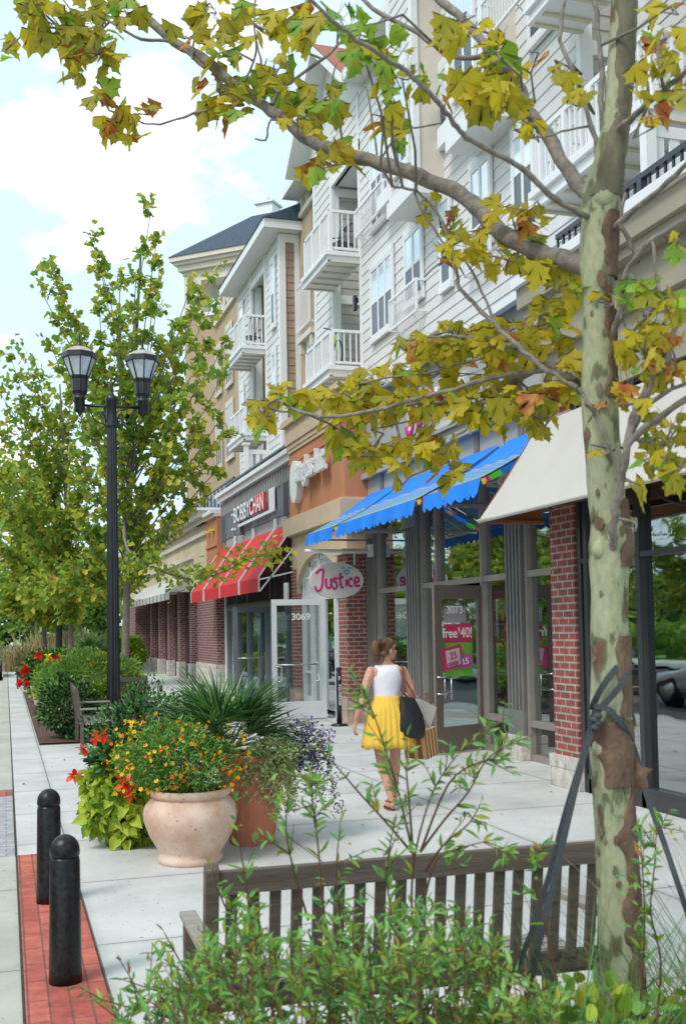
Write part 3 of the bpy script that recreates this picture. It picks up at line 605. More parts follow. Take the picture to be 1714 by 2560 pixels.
m = MB(); m.box(-.05, TWW+.05, -.05, TWW+.05, 14.0, 14.14); m.build('parapet_cap', 'white_trim', tw)
c_ = TWW/2; m = MB(); a = c_+.46
E4 = [(c_-a, c_-a, 16.4), (c_+a, c_-a, 16.4), (c_+a, c_+a, 16.4), (c_-a, c_+a, 16.4)]; T4 = [(c_-.5, c_-.5, 18.5), (c_+.5, c_-.5, 18.5), (c_+.5, c_+.5, 18.5), (c_-.5, c_+.5, 18.5)]
m.add(E4+T4, [(0, 1, 5, 4), (1, 2, 6, 5), (2, 3, 7, 6), (3, 0, 4, 7), (4, 5, 6, 7), (3, 2, 1, 0)]); m.build('roof', 'roof_slate', tw)
m = MB(); m.box(c_-.36, c_+.36, c_-.36, c_+.36, 18.3, 19.0); m.box(c_-.44, c_+.44, c_-.44, c_+.44, 19.0, 19.08)
m.add([(c_-.43, c_-.43, 19.08), (c_+.43, c_-.43, 19.08), (c_+.43, c_+.43, 19.08), (c_-.43, c_+.43, 19.08), (c_, c_, 19.28)], [(0, 1, 4), (1, 2, 4), (2, 3, 4), (3, 0, 4)]); m.lathe([(.08, 19.2), (.04, 19.5), (.01, 20.1)], (c_, c_, 0), 8); m.build('cupola', 'white_trim', tw)
tw.location = (6.77, 42.03, 0); tw.rotation_euler = (0, 0, R_(-41))
# ================================================================ terrace railing helper
def black_rail(par, X, y0, y1, z0, z1, pitch=.12, mats='black_rail', cap=None):
    m = MB(); m.box(X-.03, X+.03, y0, y1, z1-.05, z1); m.box(X-.015, X+.015, y0, y1, z0+.04, z0+.08)
    k = int((y1-y0)/pitch)
    for i in range(k+1):
        y = y0+(y1-y0)*i/k; w = .035 if i % 8 == 0 else .011; m.box(X-w, X+w, y-w, y+w, z0, z1-.05)
    return m.build('terrace_railing', mats, par)
def storefront(par, X, ys, zs, mat, w=.06, d=.10, doorskip=(), zt=None, solidtop=None):
    """frame of verticals at ys and horizontals at zs; returns the frame part"""
    m = MB()
    for y in ys: m.box(X-d/2, X+d/2, y-w/2, y+w/2, zs[0], zs[-1])
    for i in range(len(ys)-1):
        for j, z in enumerate(zs):
            if (i, j) in doorskip: continue
            a, b = ys[i]+w/2, ys[i+1]-w/2; h = .09 if j == 1 else .05
            m.box(X-d/2+.004, X+d/2-.004, a, b, z-h/2 if j else z, z+h/2 if j < len(zs)-1 else z+.01)
    return m.build('window_frame', mat, par)
def pane(par, X, y0, y1, z0, z1, mat='shop_glass', name='window_glass'):
    return MB().poly([(X, y0, z0), (X, y0, z1), (X, y1, z1), (X, y1, z0)]).build(name, mat, par)
# ================================================================ shop with fabric awning on the right
sa = thing('shop_building', (5.56, 6, 0), 'dark-framed shop with beige awning and red brick pier, nearest on the right', 'shop')
m = MB(); m.box(5.50, 6.3, 1.5, 10.38, 3.95, 5.32); m.box(5.42, 5.5, 1.5, 10.42, 4.55, 4.68); m.box(5.36, 5.5, 1.5, 10.45, 5.0, 5.10); m.box(5.30, 5.5, 1.5, 10.48, 5.1, 5.32); m.build('upper_wall', 'stucco_olive', sa)
m = MB(); m.box(5.24, 5.9, 1.5, 10.5, 5.32, 5.42); m.build('parapet_cap', 'white_trim', sa)
black_rail(sa, 5.5, 1.6, 9.9, 5.42, 5.74)
m = MB(); m.box(5.53, 6.37, 9.80, 10.30, .33, 3.95); m.box(5.53, 5.9, 6.62, 7.2, .33, 3.95); m.build('brick_pier', 'brick', sa)
m = MB(); m.box(5.49, 6.30, 9.74, 10.36, 0, .33); m.box(5.49, 5.9, 6.56, 7.26, 0, .33); m.build('pier_base', 'stone', sa)
storefront(sa, 5.60, [7.28, 8.68, 9.62, 9.74], [0, .14, 2.32, 3.94], 'frame_dark', w=.07)
m = MB(); m.box(5.55, 5.65, 7.3, 9.7, 0, .14); m.build('kick_plate', 'frame_dark', sa)
pane(sa, 5.62, 7.28, 9.74, .14, 3.9)
storefront(sa, 5.60, [2.0, 4.2, 6.5], [0, .14, 2.32, 3.94], 'frame_dark', w=.07); pane(sa, 5.62, 2.0, 6.5, .14, 3.9)
m = MB()                                           # beige awning: sloping cloth with turned hem
Y0, Y1 = 3.2, 10.4; XF, ZF, XB, ZB = 4.76, 2.80, 5.5, 3.86
n = 9; q = 14
def aw(u, v, off=0): 
    y = Y1+(Y0-Y1)*u; s = .012*math.sin(u*38)*v*(1-v)*4
    return (XB+(XF-XB)*v+off*.7, y, ZB+(ZF-ZB)*v-.03*math.sin(v*math.pi)+s-off)
def grid(mb, fn, nu, nv, mi=0, smooth=True):
    vs = [fn(i/nu, j/nv) for i in range(nu+1) for j in range(nv+1)]
    mb.add(vs, [(i*(nv+1)+j, i*(nv+1)+j+1, (i+1)*(nv+1)+j+1, (i+1)*(nv+1)+j) for i in range(nu) for j in range(nv)], mi, smooth)
grid(m, lambda u, v: aw(u, v), 40, 8, 0); grid(m, lambda u, v: aw(u, v, .015), 40, 8, 1)
m.tube([(XF-.005, Y1-.0+(Y0-Y1)*i/20, ZF-.012) for i in range(21)], .024, 8, 0)
m.poly([(XB, Y1, ZB), (XF, Y1, ZF), (XB, Y1, ZF)], 1); m.bar((XF+.03, Y1-.03, ZF-.02), (5.5, Y1-.03, ZF-.02), .035, mi=1)
o = m.build('awning', ['awning_beige', 'awning_under'], sa)
m = MB()
for y in (10.3, 8.9, 7.0, 5.0):
    m = MB(); m.tube([(XF+.05, y, ZF-.03)]+[(XF+.05+.65*math.sin(t), y, ZF+.02-.1*t+.5*(1-math.cos(t))) for t in (.3, .7, 1.1, 1.45)], .012, 6); m.build('awning_bracket', 'frame_plum', o)
m = MB(); m.box(XF+.2, XF+.26, Y0, Y1-.05, 2.86, 2.92); m.build('awning_frame', 'frame_plum', o)
# ================================================================ shop with blue awnings
sj = thing('shop_building', (6.25, 14, 0), 'gray-panelled shop with fluted pilasters, blue scalloped awnings and an open bronze door', 'shop')
XJ = 6.28
m = MB(); m.box(6.25, 6.9, 10.4, 18.42, 3.62, 5.5); m.build('sign_band', 'shop_gray', sj)
m = MB(); m.box(6.23, 6.9, 10.4, 18.43, 5.5, 5.78); m.box(6.20, 6.25, 10.4, 18.43, 4.46, 4.58); m.box(6.215, 6.25, 10.4, 18.42, 3.62, 3.80)
for y in (17.6, 16.35, 15.0, 13.65, 12.3, 11.0): m.box(6.225, 6.25, y-.07, y+.07, 3.8, 4.36)
m.build('dark_trim', 'shop_dark_gray', sj)
m = MB(); m.box(6.13, 6.25, 10.4, 18.43, 4.36, 4.46); m.box(6.17, 6.25, 10.4, 18.43, 4.58, 4.64); m.build('cornice', 'shop_gray', sj)
m = MB(); m.box(6.12, 6.95, 10.4, 18.44, 5.78, 5.88); m.build('parapet_cap', 'white_trim', sj)
black_rail(sj, 6.9, 10.5, 17.9, 5.88, 6.36)
for (ya, yb) in ((17.93, 18.36), (15.83, 16.36), (12.28, 12.72)):
    m = MB(); m.box(6.21, 6.40, ya, yb, .30, 3.60); k = 5; dw = (yb-ya)/(2*k-1)
    for i in range(k): m.box(6.17, 6.212, ya+2*i*dw, ya+(2*i+1)*dw, .62, 3.28)
    m.box(6.165, 6.212, ya-.001, yb+.001, .30, .62); m.box(6.15, 6.46, ya-.03, yb+.03, 3.28, 3.48); m.box(6.12, 6.46, ya-.05, yb+.05, 3.48, 3.60)
    o = m.build('pilaster', 'col_gray', sj); m = MB(); m.box(6.11, 6.46, ya-.05, yb+.05, 0, .30); m.build('pilaster_base', 'stone', o)
for ys, skip in (([10.33, 12.24], ()), ([12.76, 13.57, 15.19, 15.80], ((1, 0), (1, 1))), ([16.39, 17.90], ())):
    m = MB()
    for y in ys: m.box(XJ-.06, XJ+.05, y-.035, y+.035, 0, 3.62)
    for i in range(len(ys)-1):
        a, b = ys[i]+.035, ys[i+1]-.035; door = (ys[0] == 12.76 and i == 1)
        for z, h in ((0, .08), (.42, .08), (2.29, .08)):
            if door and z < 2: continue
            m.box(XJ-.055, XJ+.045, a, b, z, z+h)
    m.build('window_frame', 'frame_bronze', sj)
    for i in range(len(ys)-1):
        door = (ys[0] == 12.76 and i == 1)
        for z0, z1 in ((.08, .42), (.50, 2.29), (2.37, 3.62)):
            if door and z1 < 3: continue
            pane(sj, XJ+.01, ys[i]+.035, ys[i+1]-.035, z0, z1)
m = MB(); a = 14.38                                 # inner leaf of the double door, closed
m.box(XJ-.03, XJ+.02, a, 14.46, 0, 2.28); m.box(XJ-.03, XJ+.02, 15.08, 15.15, 0, 2.28); m.box(XJ-.03, XJ+.02, 14.46, 15.08, 2.16, 2.28); m.box(XJ-.03, XJ+.02, 14.46, 15.08, 0, .26)
o = m.build('door', 'frame_brown', sj); pane(o, XJ, 14.46, 15.08, .26, 2.16, 'door_glass', 'door_glass')
# open door leaf
HX, HY = 6.25, 13.62; dvec = Vector((5.38-HX, 13.26-HY, 0)); DL = dvec.length; dh = dvec.normalized(); dn = Vector((dh.y, -dh.x, 0))
if dn.y > 0: dn = -dn
def dp(s, z, o=0): return Vector((HX, HY, 0))+dh*s+Vector((0, 0, z))+dn*o
def dbox(mb, s0, s1, z0, z1, o0=-.025, o1=.025, mi=0):
    v = [dp(s, z, o) for z in (z0, z1) for o in (o0, o1) for s in (s0, s1)]
    mb.add(v, [(0, 2, 3, 1), (4, 5, 7, 6), (0, 1, 5, 4), (2, 6, 7, 3), (0, 4, 6, 2), (1, 3, 7, 5)], mi)
m = MB(); dbox(m, 0, .11, .02, 2.24); dbox(m, DL-.13, DL, .02, 2.24); dbox(m, .11, DL-.13, 2.06, 2.24, -.0245, .0245); dbox(m, .11, DL-.13, .02, .36, -.0245, .0245)
door = m.build('door', 'frame_brown', sj)
m = MB(); m.poly([dp(.11, .36), dp(DL-.13, .36), dp(DL-.13, 2.06), dp(.11, 2.06)]); m.build('door_glass', 'door_glass', door)
m = MB()
for z in (1.02, .80): m.tube([dp(DL-.02, z, .03), dp(DL-.25, z, .06)], .012, 8)
m.tube([dp(.13, 1.04, -.03), dp(DL-.15, 1.04, -.03)], .010, 8); m.tube([dp(DL-.25, 1.02, .06), dp(DL-.25, .72, .06)], .012, 8); m.build('door_handle', 'steel', door)
m = MB(); dbox(m, .33, DL-.20, 1.74, 1.93, .004, .007, 0); m.build('number_plate', 'shop_gray', door)
dr = -dh if (-dh).dot(_R) > 0 else dh
def dtext(s, z, s0, wd, h, mat, par, o=.02, dep=.003): return text(s, 'lettering', mat, par, dp(s0, z, o) , dr, (0, 0, 1), wd, h, dep)
dtext('3073', 1.86, .70, .30, .105, 'white_paint', door, .012)
m = MB(); dbox(m, .22, DL-.20, 1.47, 1.72, .006, .010); pp = m.build('poster', 'poster_pink', door)
dtext('free', 1.535, .80, .28, .13, 'white_paint', pp); dtext('$', 1.60, .505, .04, .075, 'white_paint', pp); dtext('40!', 1.535, .46, .22, .14, 'white_paint', pp)
m = MB(); dbox(m, .22, DL-.20, 1.02, 1.468, .006, .009); pg = m.build('poster', 'poster_green', door)
m = MB(); c0 = dp(.62, 1.27, .014); r2 = (dr*math.cos(.15)+Vector((0, 0, 1))*math.sin(.15)); u2 = r2.cross(dn)*-1
if u2.z < 0: u2 = -u2
def card(mb, c, w, h, mi, o=0): mb.ext([c-r2*w/2-u2*h/2+dn*o, c+r2*w/2-u2*h/2+dn*o, c+r2*w/2+u2*h/2+dn*o, c-r2*w/2+u2*h/2+dn*o], dn*.002, mi)
card(m, c0, .40, .30, 0); card(m, c0+r2*.02, .26, .22, 1, .003); card(m, c0+r2*.26-u2*.09, .24, .18, 2, .004); card(m, c0-u2*.08, .2, .05, 2, .006)
m.build('coupon', ['poster_pink', 'paper_white', 'poster_purple'], pg)
text('25', 'lettering', 'poster_pink', pg, c0-r2*.05+dn*.008-u2*.02, r2, u2, .13, .10, .003); text('15', 'lettering', 'white_paint', pg, c0+r2*.19-u2*.13+dn*.009, r2, u2, .10, .08, .003)
# posters behind the window beside the door
m = MB(); m.box(XJ+.03, XJ+.034, 12.86, 13.44, 1.42, 2.16, 0); m.box(XJ+.03, XJ+.034, 12.86, 13.44, .95, 1.418, 1); pw = m.build('poster', ['poster_pink', 'poster_green'], sj)
YR = (0, -1, 0)
text('B-day', 'lettering', 'white_paint', pw, (XJ+.026, 13.36, 1.83), YR, (0, 0, 1), .45, .22, .003); text('parties', 'lettering', 'white_paint', pw, (XJ+.026, 13.36, 1.55), YR, (0, 0, 1), .48, .22, .003)
text('Justice', 'lettering', 'white_paint', pw, (XJ+.026, 13.3, .99), YR, (0, 0, 1), .30, .16, .003); m = MB(); m.box(XJ+.03, XJ+.034, 12.9, 13.15, .58, .80); m.build('poster', 'poster_pink', sj)
# blue awnings
def blue_awn(y0, y1, seedv):
    rs = random.Random(seedv); m = MB(); XB, ZB, XF, ZF = 6.19, 4.07, 5.02, 3.33
    def fn(a, b):
        def g(u, v):
            vv = a+(b-a)*v; y = y0+(y1-y0)*u
            return (XB+(XF-XB)*vv, y, ZB+(ZF-ZB)*vv-.05*math.sin(vv*math.pi)+.010*math.sin(u*30+seedv)*math.sin(vv*3.1))
        return g
    for a, b, mi in ((0, .52, 0), (.52, .54, 2), (.54, .88, 1), (.88, .96, 3), (.96, .98, 2), (.98, 1, 0)): grid(m, fn(a, b), 24, 4, mi)
    ns = int((y1-y0)/.2)*8
    def val(u, v):
        y = y0+(y1-y0)*u; sc = .05*abs(math.sin(u*ns/8*math.pi)); return (XF-.02-.02*math.sin(u*(y1-y0)*9+seedv)*v-.03*v, y, ZF-.005-(.17+sc)*v)
    grid(m, val, ns, 4, 0)
    o = m.build('awning', ['awning_blue', 'awning_plaid', 'awning_orange', 'awning_lime'], sj)
    f = MB()
    for y in (y0+.02, y1-.02):
        cols = ((0, .5, 0), (.5, .57, 1), (.57, .80, 0), (.80, .92, 2), (.92, .96, 3), (.96, 1, 4)) 
        for a, b, mi in cols:
            f.bar((XB+(XF-XB)*a, y, ZB+(ZF-ZB)*a-.055-.05*math.sin(a*3.14)), (XB+(XF-XB)*b, y, ZB+(ZF-ZB)*b-.055-.05*math.sin(b*3.14)), .03, .06, mi=mi)
    f.build('awning_edge', ['awning_blue', 'awning_orange', 'awning_green', 'sign_pink', 'awning_yellow'], o)
    f = MB()
    for y in (y0+.05, y1-.05): f.bar((XB, y, 3.24), (XF+.06, y, 3.24), .03); f.bar((XB, y, 3.95), (XF+.05, y, 3.27), .025)
    f.bar((XF+.05, y0, 3.27), (XF+.05, y1, 3.27), .03)
    for k in range(1, 4): y = y0+(y1-y0)*k/4; f.bar((XB, y, 3.95), (XF+.05, y, 3.27), .02)
    f.build('awning_frame', 'steel', o)
blue_awn(10.85, 12.56, 1); blue_awn(12.82, 16.22, 2); blue_awn(16.46, 18.12, 3)
# ================================================================ orange shop
s3 = thing('shop_building', (5.83, 20.3, 0), 'orange stucco shop with cream cornice, arched white window and open white door', 'shop')
XO = 5.83
m = MB(); m.box(XO, 6.9, 18.45, 22.4, 4.05, 5.52); m.build('orange_wall', 'stucco_orange', s3)
m = MB(); m.box(XO-.02, 6.9, 18.44, 22.38, 5.2, 5.26); m.build('wall_groove', 'stucco_orange', s3)
m = MB(); m.box(XO-.05, 6.95, 18.39, 22.42, 5.52, 5.62); m.box(XO-.08, 7.0, 18.36, 22.44, 5.62, 6.0); m.box(XO-.03, 6.95, 18.42, 22.41, 5.44, 5.52); m.box(XO-.16, 7.0, 18.28, 22.5, 6.0, 6.12); m.build('cornice', 'stucco_beige', s3)
m = MB()
m.box(XO-.14, 6.9, 18.31, 22.5, 3.66, 4.0); m.box(XO-.08, 6.9, 18.37, 22.46, 4.0, 4.05); m.box(XO-.10, 6.4, 18.35, 19.02, 3.02, 3.12); m.build('belt', 'stucco_beige', s3)
m = MB(); ya, yb, zs, zt = 18.98, 22.0, 2.45, 3.18; ym, hw = (ya+yb)/2, (yb-ya)/2
arc = [(XO+.02, ym+hw*math.cos(t), zs+(zt-zs)*math.sin(t)) for t in [math.pi*i/24 for i in range(25)]]
for i in range(24):
    a, b = arc[i], arc[i+1]; m.ext([a, b, (XO+.02, b[1], 3.66), (XO+.02, a[1], 3.66)], (.3, 0, 0))
m.box(XO+.02, 6.9, 18.47, ya, 3.0, 3.66); m.box(XO+.02, 6.9, yb, 22.38, 2.95, 3.66); m.build('arch_wall', 'stucco_beige', s3, fixn=True)
m = MB(); m.box(XO, 6.45, 18.45, ya, .45, 3.0); m.box(XO, 6.3, yb, 22.4, .45, 2.95); m.build('brick_pier', 'brick', s3)
m = MB(); m.box(XO-.05, 6.5, 18.40, ya+.05, 0, .45); m.box(XO-.05, 6.3, yb-.04, 22.44, 0, .45); m.build('pier_base', 'stone_pink', s3)
m = MB(); XW = 6.0
for y in (19.04, 19.62, 20.66, 21.30, 21.95):
    h = zs+(zt-zs)*math.sqrt(max(0, 1-((y-ym)/hw)**2)) if abs(y-ym) < hw else zs
    m.box(XW-.05, XW+.05, y-.045, y+.045, 0, h)
m.box(XW-.048, XW+.048, 19.0, 22.0, 2.27, 2.36)
for i in range(24):
    a, b = arc[i], arc[i+1]; m.bar((XW, a[1], a[2]-.05), (XW, b[1], b[2]-.05), .1, .1)
for i in range(1, 18):
    y = 19.1+(21.9-19.1)*i/18; h = zs+(zt-zs)*math.sqrt(max(0, 1-((y-ym)/hw)**2)); m.box(XW-.02, XW+.02, y-.022, y+.022, 2.36, h-.05)
m.box(XW-.03, XW+.03, 19.1, 21.9, 2.72, 2.77)
for a, b in ((19.04, 19.62), (21.3, 21.95)): m.box(XW-.04, XW+.04, a, b, 0, .3); m.box(XW-.04, XW+.04, a, b, .78, .83)
m.build('window_frame', 'frame_white', s3); pane(s3, XW+.03, 19.04, 21.95, .1, 3.1)
m = MB(); YD = 19.6; x0, x1 = 4.72, 5.76
m.box(x0, x0+.09, YD-.025, YD+.025, .02, 2.25); m.box(x1-.09, x1, YD-.025, YD+.025, .02, 2.25); m.box(x0+.09, x1-.09, YD-.024, YD+.024, 2.14, 2.25); m.box(x0+.09, x1-.09, YD-.024, YD+.024, .02, .34)
d2 = m.build('door', 'frame_white', s3); MB().poly([(x0+.09, YD, .34), (x1-.09, YD, .34), (x1-.09, YD, 2.14), (x0+.09, YD, 2.14)]).build('door_glass', 'door_glass', d2)
m = MB(); m.tube([(x0+.06, YD-.06, 1.03), (x1-.2, YD-.06, 1.03)], .013, 8); m.tube([(x1-.24, YD-.07, 1.06), (x1-.16, YD-.07, 1.06), (x1-.16, YD-.07, .72), (x1-.24, YD-.07, .72)], .014, 8); m.tube([(x0+.02, YD-.06, 1.0), (x0+.16, YD-.07, 1.0), (x0+.16, YD-.07, .72), (x0+.04, YD-.06, .72)], .013, 8); m.build('door_handle', 'steel', d2)
text('3069', 'lettering', 'white_paint', d2, (5.10, YD-.01, 1.86), (1, 0, 0), (0, 0, 1), .36, .13, .004)
text('sunglass hut', 'sign_letters', 'white_metal', s3, (XO-.10, 21.25, 4.52), YR, (0, 0, 1), 2.05, .62, .10)
m = MB(); c = (XO-.14, 21.55, 4.74)
vs = [(c[0], c[1]+.30*math.cos(t), c[2]+.44*math.sin(t)) for t in [2*math.pi*i/32 for i in range(32)]]; m.ext(vs, (.14, 0, 0)); m.build('sign_disc', 'white_metal', s3, fixn=True)
m = MB()
for (x, z) in ((5.72, 2.62), (5.93, 2.30)): pass
m.lathe([(.055, 2.30), (.062, 2.32), (.062, 2.66), (.055, 2.68)], (5.74, 18.9, 0), 14); m.lathe([(.055, 2.30), (.062, 2.32), (.062, 2.66), (.055, 2.68)], (5.70, 22.3, 0), 14); m.build('wall_lamp', 'white_metal', s3)
# ================================================================ gray shop with red awning
s4 = thing('shop_building', (6.0, 26.5, 0), 'slate-gray panelled shop with bright red sloping awning and tall dark glass front', 'shop')
XB_ = 6.0
m = MB(); m.box(XB_, 6.9, 22.42, 30.78, 4.28, 5.34)
for y in (24.5, 26.5, 28.5): m.box(XB_-.004, XB_, y-.006, y+.006, 4.28, 5.34)
m.build('panel_wall', 'panel_gray', s4)
m = MB()
k = 34
for i in range(k): y = 22.5+(30.7-22.5)*i/(k-1); m.box(XB_-.06, XB_, y-.035, y+.035, 4.98, 5.32)
m.build('louvre', 'shop_gray', s4)
m = MB()
for y in (30.5, 28.0, 23.3): m.box(XB_-.10, XB_, y-.08, y+.08, 4.22, 4.95)
m.build('panel_fin', 'panel_gray', s4)
m = MB(); m.box(XB_+.02, 6.9, 22.42, 30.78, 3.85, 4.28); m.build('light_band', 'shop_gray', s4)
m = MB(); m.box(XB_-.14, 6.95, 22.42, 30.82, 5.36, 5.50); m.box(XB_-.22, 7.0, 22.42, 30.86, 5.50, 5.60); m.build('parapet_cap', 'white_trim', s4)
o = black_rail(s4, 6.1, 22.5, 30.7, 5.6, 5.9, .9)
MB().box(6.11, 6.115, 22.5, 30.7, 5.66, 5.85).build('rail_panel', 'pane_screen', o)
m = MB(); m.box(XB_-.02, XB_+.12, 30.42, 30.56, 0, 3.85); m.build('corner_post', 'frame_white', s4)
storefront(s4, XB_+.06, [22.5, 23.6, 25.1, 26.4, 27.7, 29.0, 30.4], [0, 2.30, 3.85], 'panel_gray', w=.09)
m = MB()
for i in range(46): y = 22.6+(30.3-22.6)*i/45; m.box(XB_+.0, XB_+.03, y-.018, y+.018, 2.38, 3.0)
m.box(XB_-.01, XB_+.04, 22.5, 30.4, 3.0, 3.06); m.box(XB_-.01, XB_+.04, 22.5, 30.4, 2.34, 2.40); m.build('transom_grille', 'frame_dark', s4); pane(s4, XB_+.08, 22.5, 30.4, .05, 3.8)
m = MB()                                            # open dark door
for x0, x1 in ((5.22, 5.32), (6.0, 6.1)): m.box(x0, x1, 25.57, 25.62, .02, 2.25)
m.box(5.32, 6.0, 25.571, 25.619, 2.12, 2.25); m.box(5.32, 6.0, 25.571, 25.619, .02, .3); o = m.build('door', 'panel_gray', s4); MB().poly([(5.32, 25.595, .3), (6.0, 25.595, .3), (6.0, 25.595, 2.12), (5.32, 25.595, 2.12)]).build('door_glass', 'door_glass', o)
m = MB(); m.tube([(5.3, 25.54, 1.02), (5.95, 25.54, 1.02)], .012, 6); m.build('door_handle', 'steel', o)
m = MB(); XT, ZT, XF, ZF = 5.96, 4.02, 5.10, 2.79; fm_ = MB()
for y0, y1, zt in ((22.28, 24.20, ZT), (24.36, 28.82, ZT), (28.99, 30.92, ZT)):
    grid(m, lambda u, v: (XT+(XF-XT)*v, y0+(y1-y0)*u, zt+(ZF-zt)*v-.02*math.sin(v*3.14)), 10, 6, 0, True); grid(m, lambda u, v: (XF-.005, y0+(y1-y0)*u, ZF-(ZF-2.50)*v), 10, 2, 0, False)
    grid(m, lambda u, v: (XT+(XF-XT)*v+.02, y0+(y1-y0)*u, zt+(ZF-zt)*v-.05), 2, 2, 0, True)
o = m.build('awning', 'awning_red', s4)
for y in (22.24, 24.23, 24.33, 26.6, 28.85, 28.96, 30.95):
    fm_.bar((6.0, y, 4.10), (5.09, y, 2.81), .016, .03); fm_.bar((5.09, y, 2.80), (5.09, y, 2.50), .022); fm_.bar((5.10, y, 2.5), (6.0, y, 3.6), .03); fm_.bar((5.10, y, 2.75), (6.0, y, 2.95), .03)
for y in (22.24, 24.27, 26.6, 28.9, 30.95): fm_.box(5.94, 6.0, y-.05, y+.05, 3.9, 4.26)
fm_.build('awning_frame', 'white_metal', o)
m = MB(); m.box(5.84, 5.88, 23.9, 27.9, 4.40, 4.47); m.box(5.93, 5.95, 24.2, 24.75, 4.5, 5.0); m.build('sign_rail', 'white_metal', s4)
text('BOBBY', 'sign_letters', 'white_paint', s4, (5.88, 28.35, 4.54), YR, (0, 0, 1), 1.95, .42, .05, side='panel_gray'); text('CHAN', 'sign_letters', 'white_paint', s4, (5.88, 26.32, 4.54), YR, (0, 0, 1), 1.5, .42, .07, side='letter_red')
m = MB(); m.box(5.9, 6.0, 28.9, 29.05, 4.42, 4.48); m.box(5.9, 6.0, 28.9, 29.05, 4.82, 4.88); m.build('bracket', 'white_paint', s4)
# ================================================================ brick and cream shop at the far end
s5 = thing('shop_building', (5.8, 40, 0), 'far brick-and-cream shop with gray awning and brick piers between dark windows', 'shop')
m = MB(); m.box(5.80, 6.9, 30.82, 34.1, .72, 2.95); m.box(5.50, 6.42, 48.6, 53, .5, 3.12)
for y in (36.4, 39.0, 41.6, 44.2, 46.8): m.box(5.95, 6.5, y-.28, y+.28, .6, 3.1)
m.build('brick_wall', 'brick_far', s5)
m = MB(); m.box(5.75, 6.9, 30.8, 34.15, 0, .72); m.box(5.46, 6.46, 48.55, 53, 0, .5)
for y in (36.4, 39.0, 41.6, 44.2, 46.8): m.box(5.9, 6.5, y-.32, y+.32, 0, .6)
m.build('stone_base', 'stone', s5)
m = MB(); m.box(5.84, 6.9, 30.82, 32.55, 2.95, 5.0); m.box(5.80, 5.84, 30.82, 32.55, 4.15, 4.20); m.build('orange_wall', 'stucco_orange', s5)
m = MB(); m.box(5.86, 6.9, 32.55, 48.6, 3.1, 5.0); m.box(5.66, 6.9, 48.62, 56, 3.1, 6.3); m.box(6.9, 7.6, 46, 56, 3.1, 6.3); m.build('cream_wall', 'stucco_cream', s5)
m = MB(); m.box(5.76, 6.9, 30.80, 34.0, 5.0, 5.10); m.box(5.76, 6.9, 32.5, 48.58, 4.62, 4.74); m.box(5.70, 6.9, 32.45, 48.57, 5.0, 5.14); m.box(5.54, 6.95, 32.35, 48.56, 5.14, 5.34); m.box(5.48, 7.7, 48.45, 56.1, 5.45, 5.72); m.box(5.8, 5.86, 35, 47, 3.4, 3.52); m.box(5.76, 5.86, 35, 47, 4.05, 4.17); m.build('cornice', 'cream_trim', s5)
m = MB(); m.box(5.40, 7.0, 32.25, 48.4, 5.34, 5.42); m.box(5.66, 7.0, 30.8, 32.25, 5.10, 5.2); m.build('parapet_cap', 'white_trim', s5)
m = MB()
for y in (31.3, 32.0): m.lathe([(.0, 0), (.12, .01), (.12, .05), (.0, .06)], (5.80, y, 4.6), 12, cap=False)
m.build('medallion', 'awning_yellow', s5)
o = black_rail(s5, 6.4, 31.0, 50.5, 5.42, 6.2, .62); MB().box(6.41, 6.415, 31.0, 50.5, 5.5, 6.1).build('rail_panel', 'pane_screen', o)
ys = [34.15, 35.1, 36.1, 36.7, 37.7, 38.7, 39.3, 40.3, 41.3, 41.9, 42.9, 43.9, 44.5, 45.5, 46.5, 47.1, 48.5]
storefront(s5, 6.2, ys, [0, .5, 2.2, 3.1], 'frame_plum', w=.09); pane(s5, 6.23, 34.15, 48.5, .05, 3.1)
m = MB(); grid(m, lambda u, v: (5.84+(5.20-5.84)*v, 35.9+(48.4-35.9)*u, 3.62-.62*v), 12, 2, 0, False); grid(m, lambda u, v: (5.195, 35.9+(48.4-35.9)*u, 3.0-.24*v), 12, 1, 0, False)
m.poly([(5.84, 35.9, 3.62), (5.2, 35.9, 3.0), (5.84, 35.9, 3.0)]); o = m.build('awning', 'awning_gray', s5)
m = MB()
for i in range(13): y = 35.9+(48.4-35.9)*i/12; m.box(5.18, 5.193, y-.02, y+.02, 2.74, 3.0)
m.bar((5.22, 35.9, 2.95), (5.22, 33.0, 2.95), .02); m.build('awning_frame', 'frame_plum', o)
# dim rooms behind the shop windows
for par, y0, y1 in ((sa, 1.6, 10.3), (sj, 10.45, 18.3), (s3, 18.6, 22.3), (s4, 22.5, 30.7), (s5, 34.1, 48.5)):
    m = MB(); xb = 8.8; xf = 6.5 if par != sa else 6.0
    m.poly([(xb, y0, 0), (xb, y0, 3.9), (xb, y1, 3.9), (xb, y1, 0)]); m.poly([(xf, y0, 0), (xb, y0, 0), (xb, y0, 3.9), (xf, y0, 3.9)]); m.poly([(xf, y1, 0), (xb, y1, 0), (xb, y1, 3.9), (xf, y1, 3.9)]); xc = 5.68 if par == sa else 6.34; zc = 3.58 if par == sj else 3.8; m.poly([(xc, y0, zc), (xb, y0, zc), (xb, y1, zc), (xc, y1, zc)])
    yy = y0+.8
    while yy < y1-1: m.box(7.2, 8.2, yy, yy+.9, 0, 1.3+.5*((yy*7) % 1)); yy += 2.1
    m.build('interior', 'interior', par)
    xi = 5.68 if par == sa else xf; MB().poly([(xi, y0, .012), (xb, y0, .012), (xb, y1, .012), (xi, y1, .012)]).build('interior_floor', 'interior_floor', par)
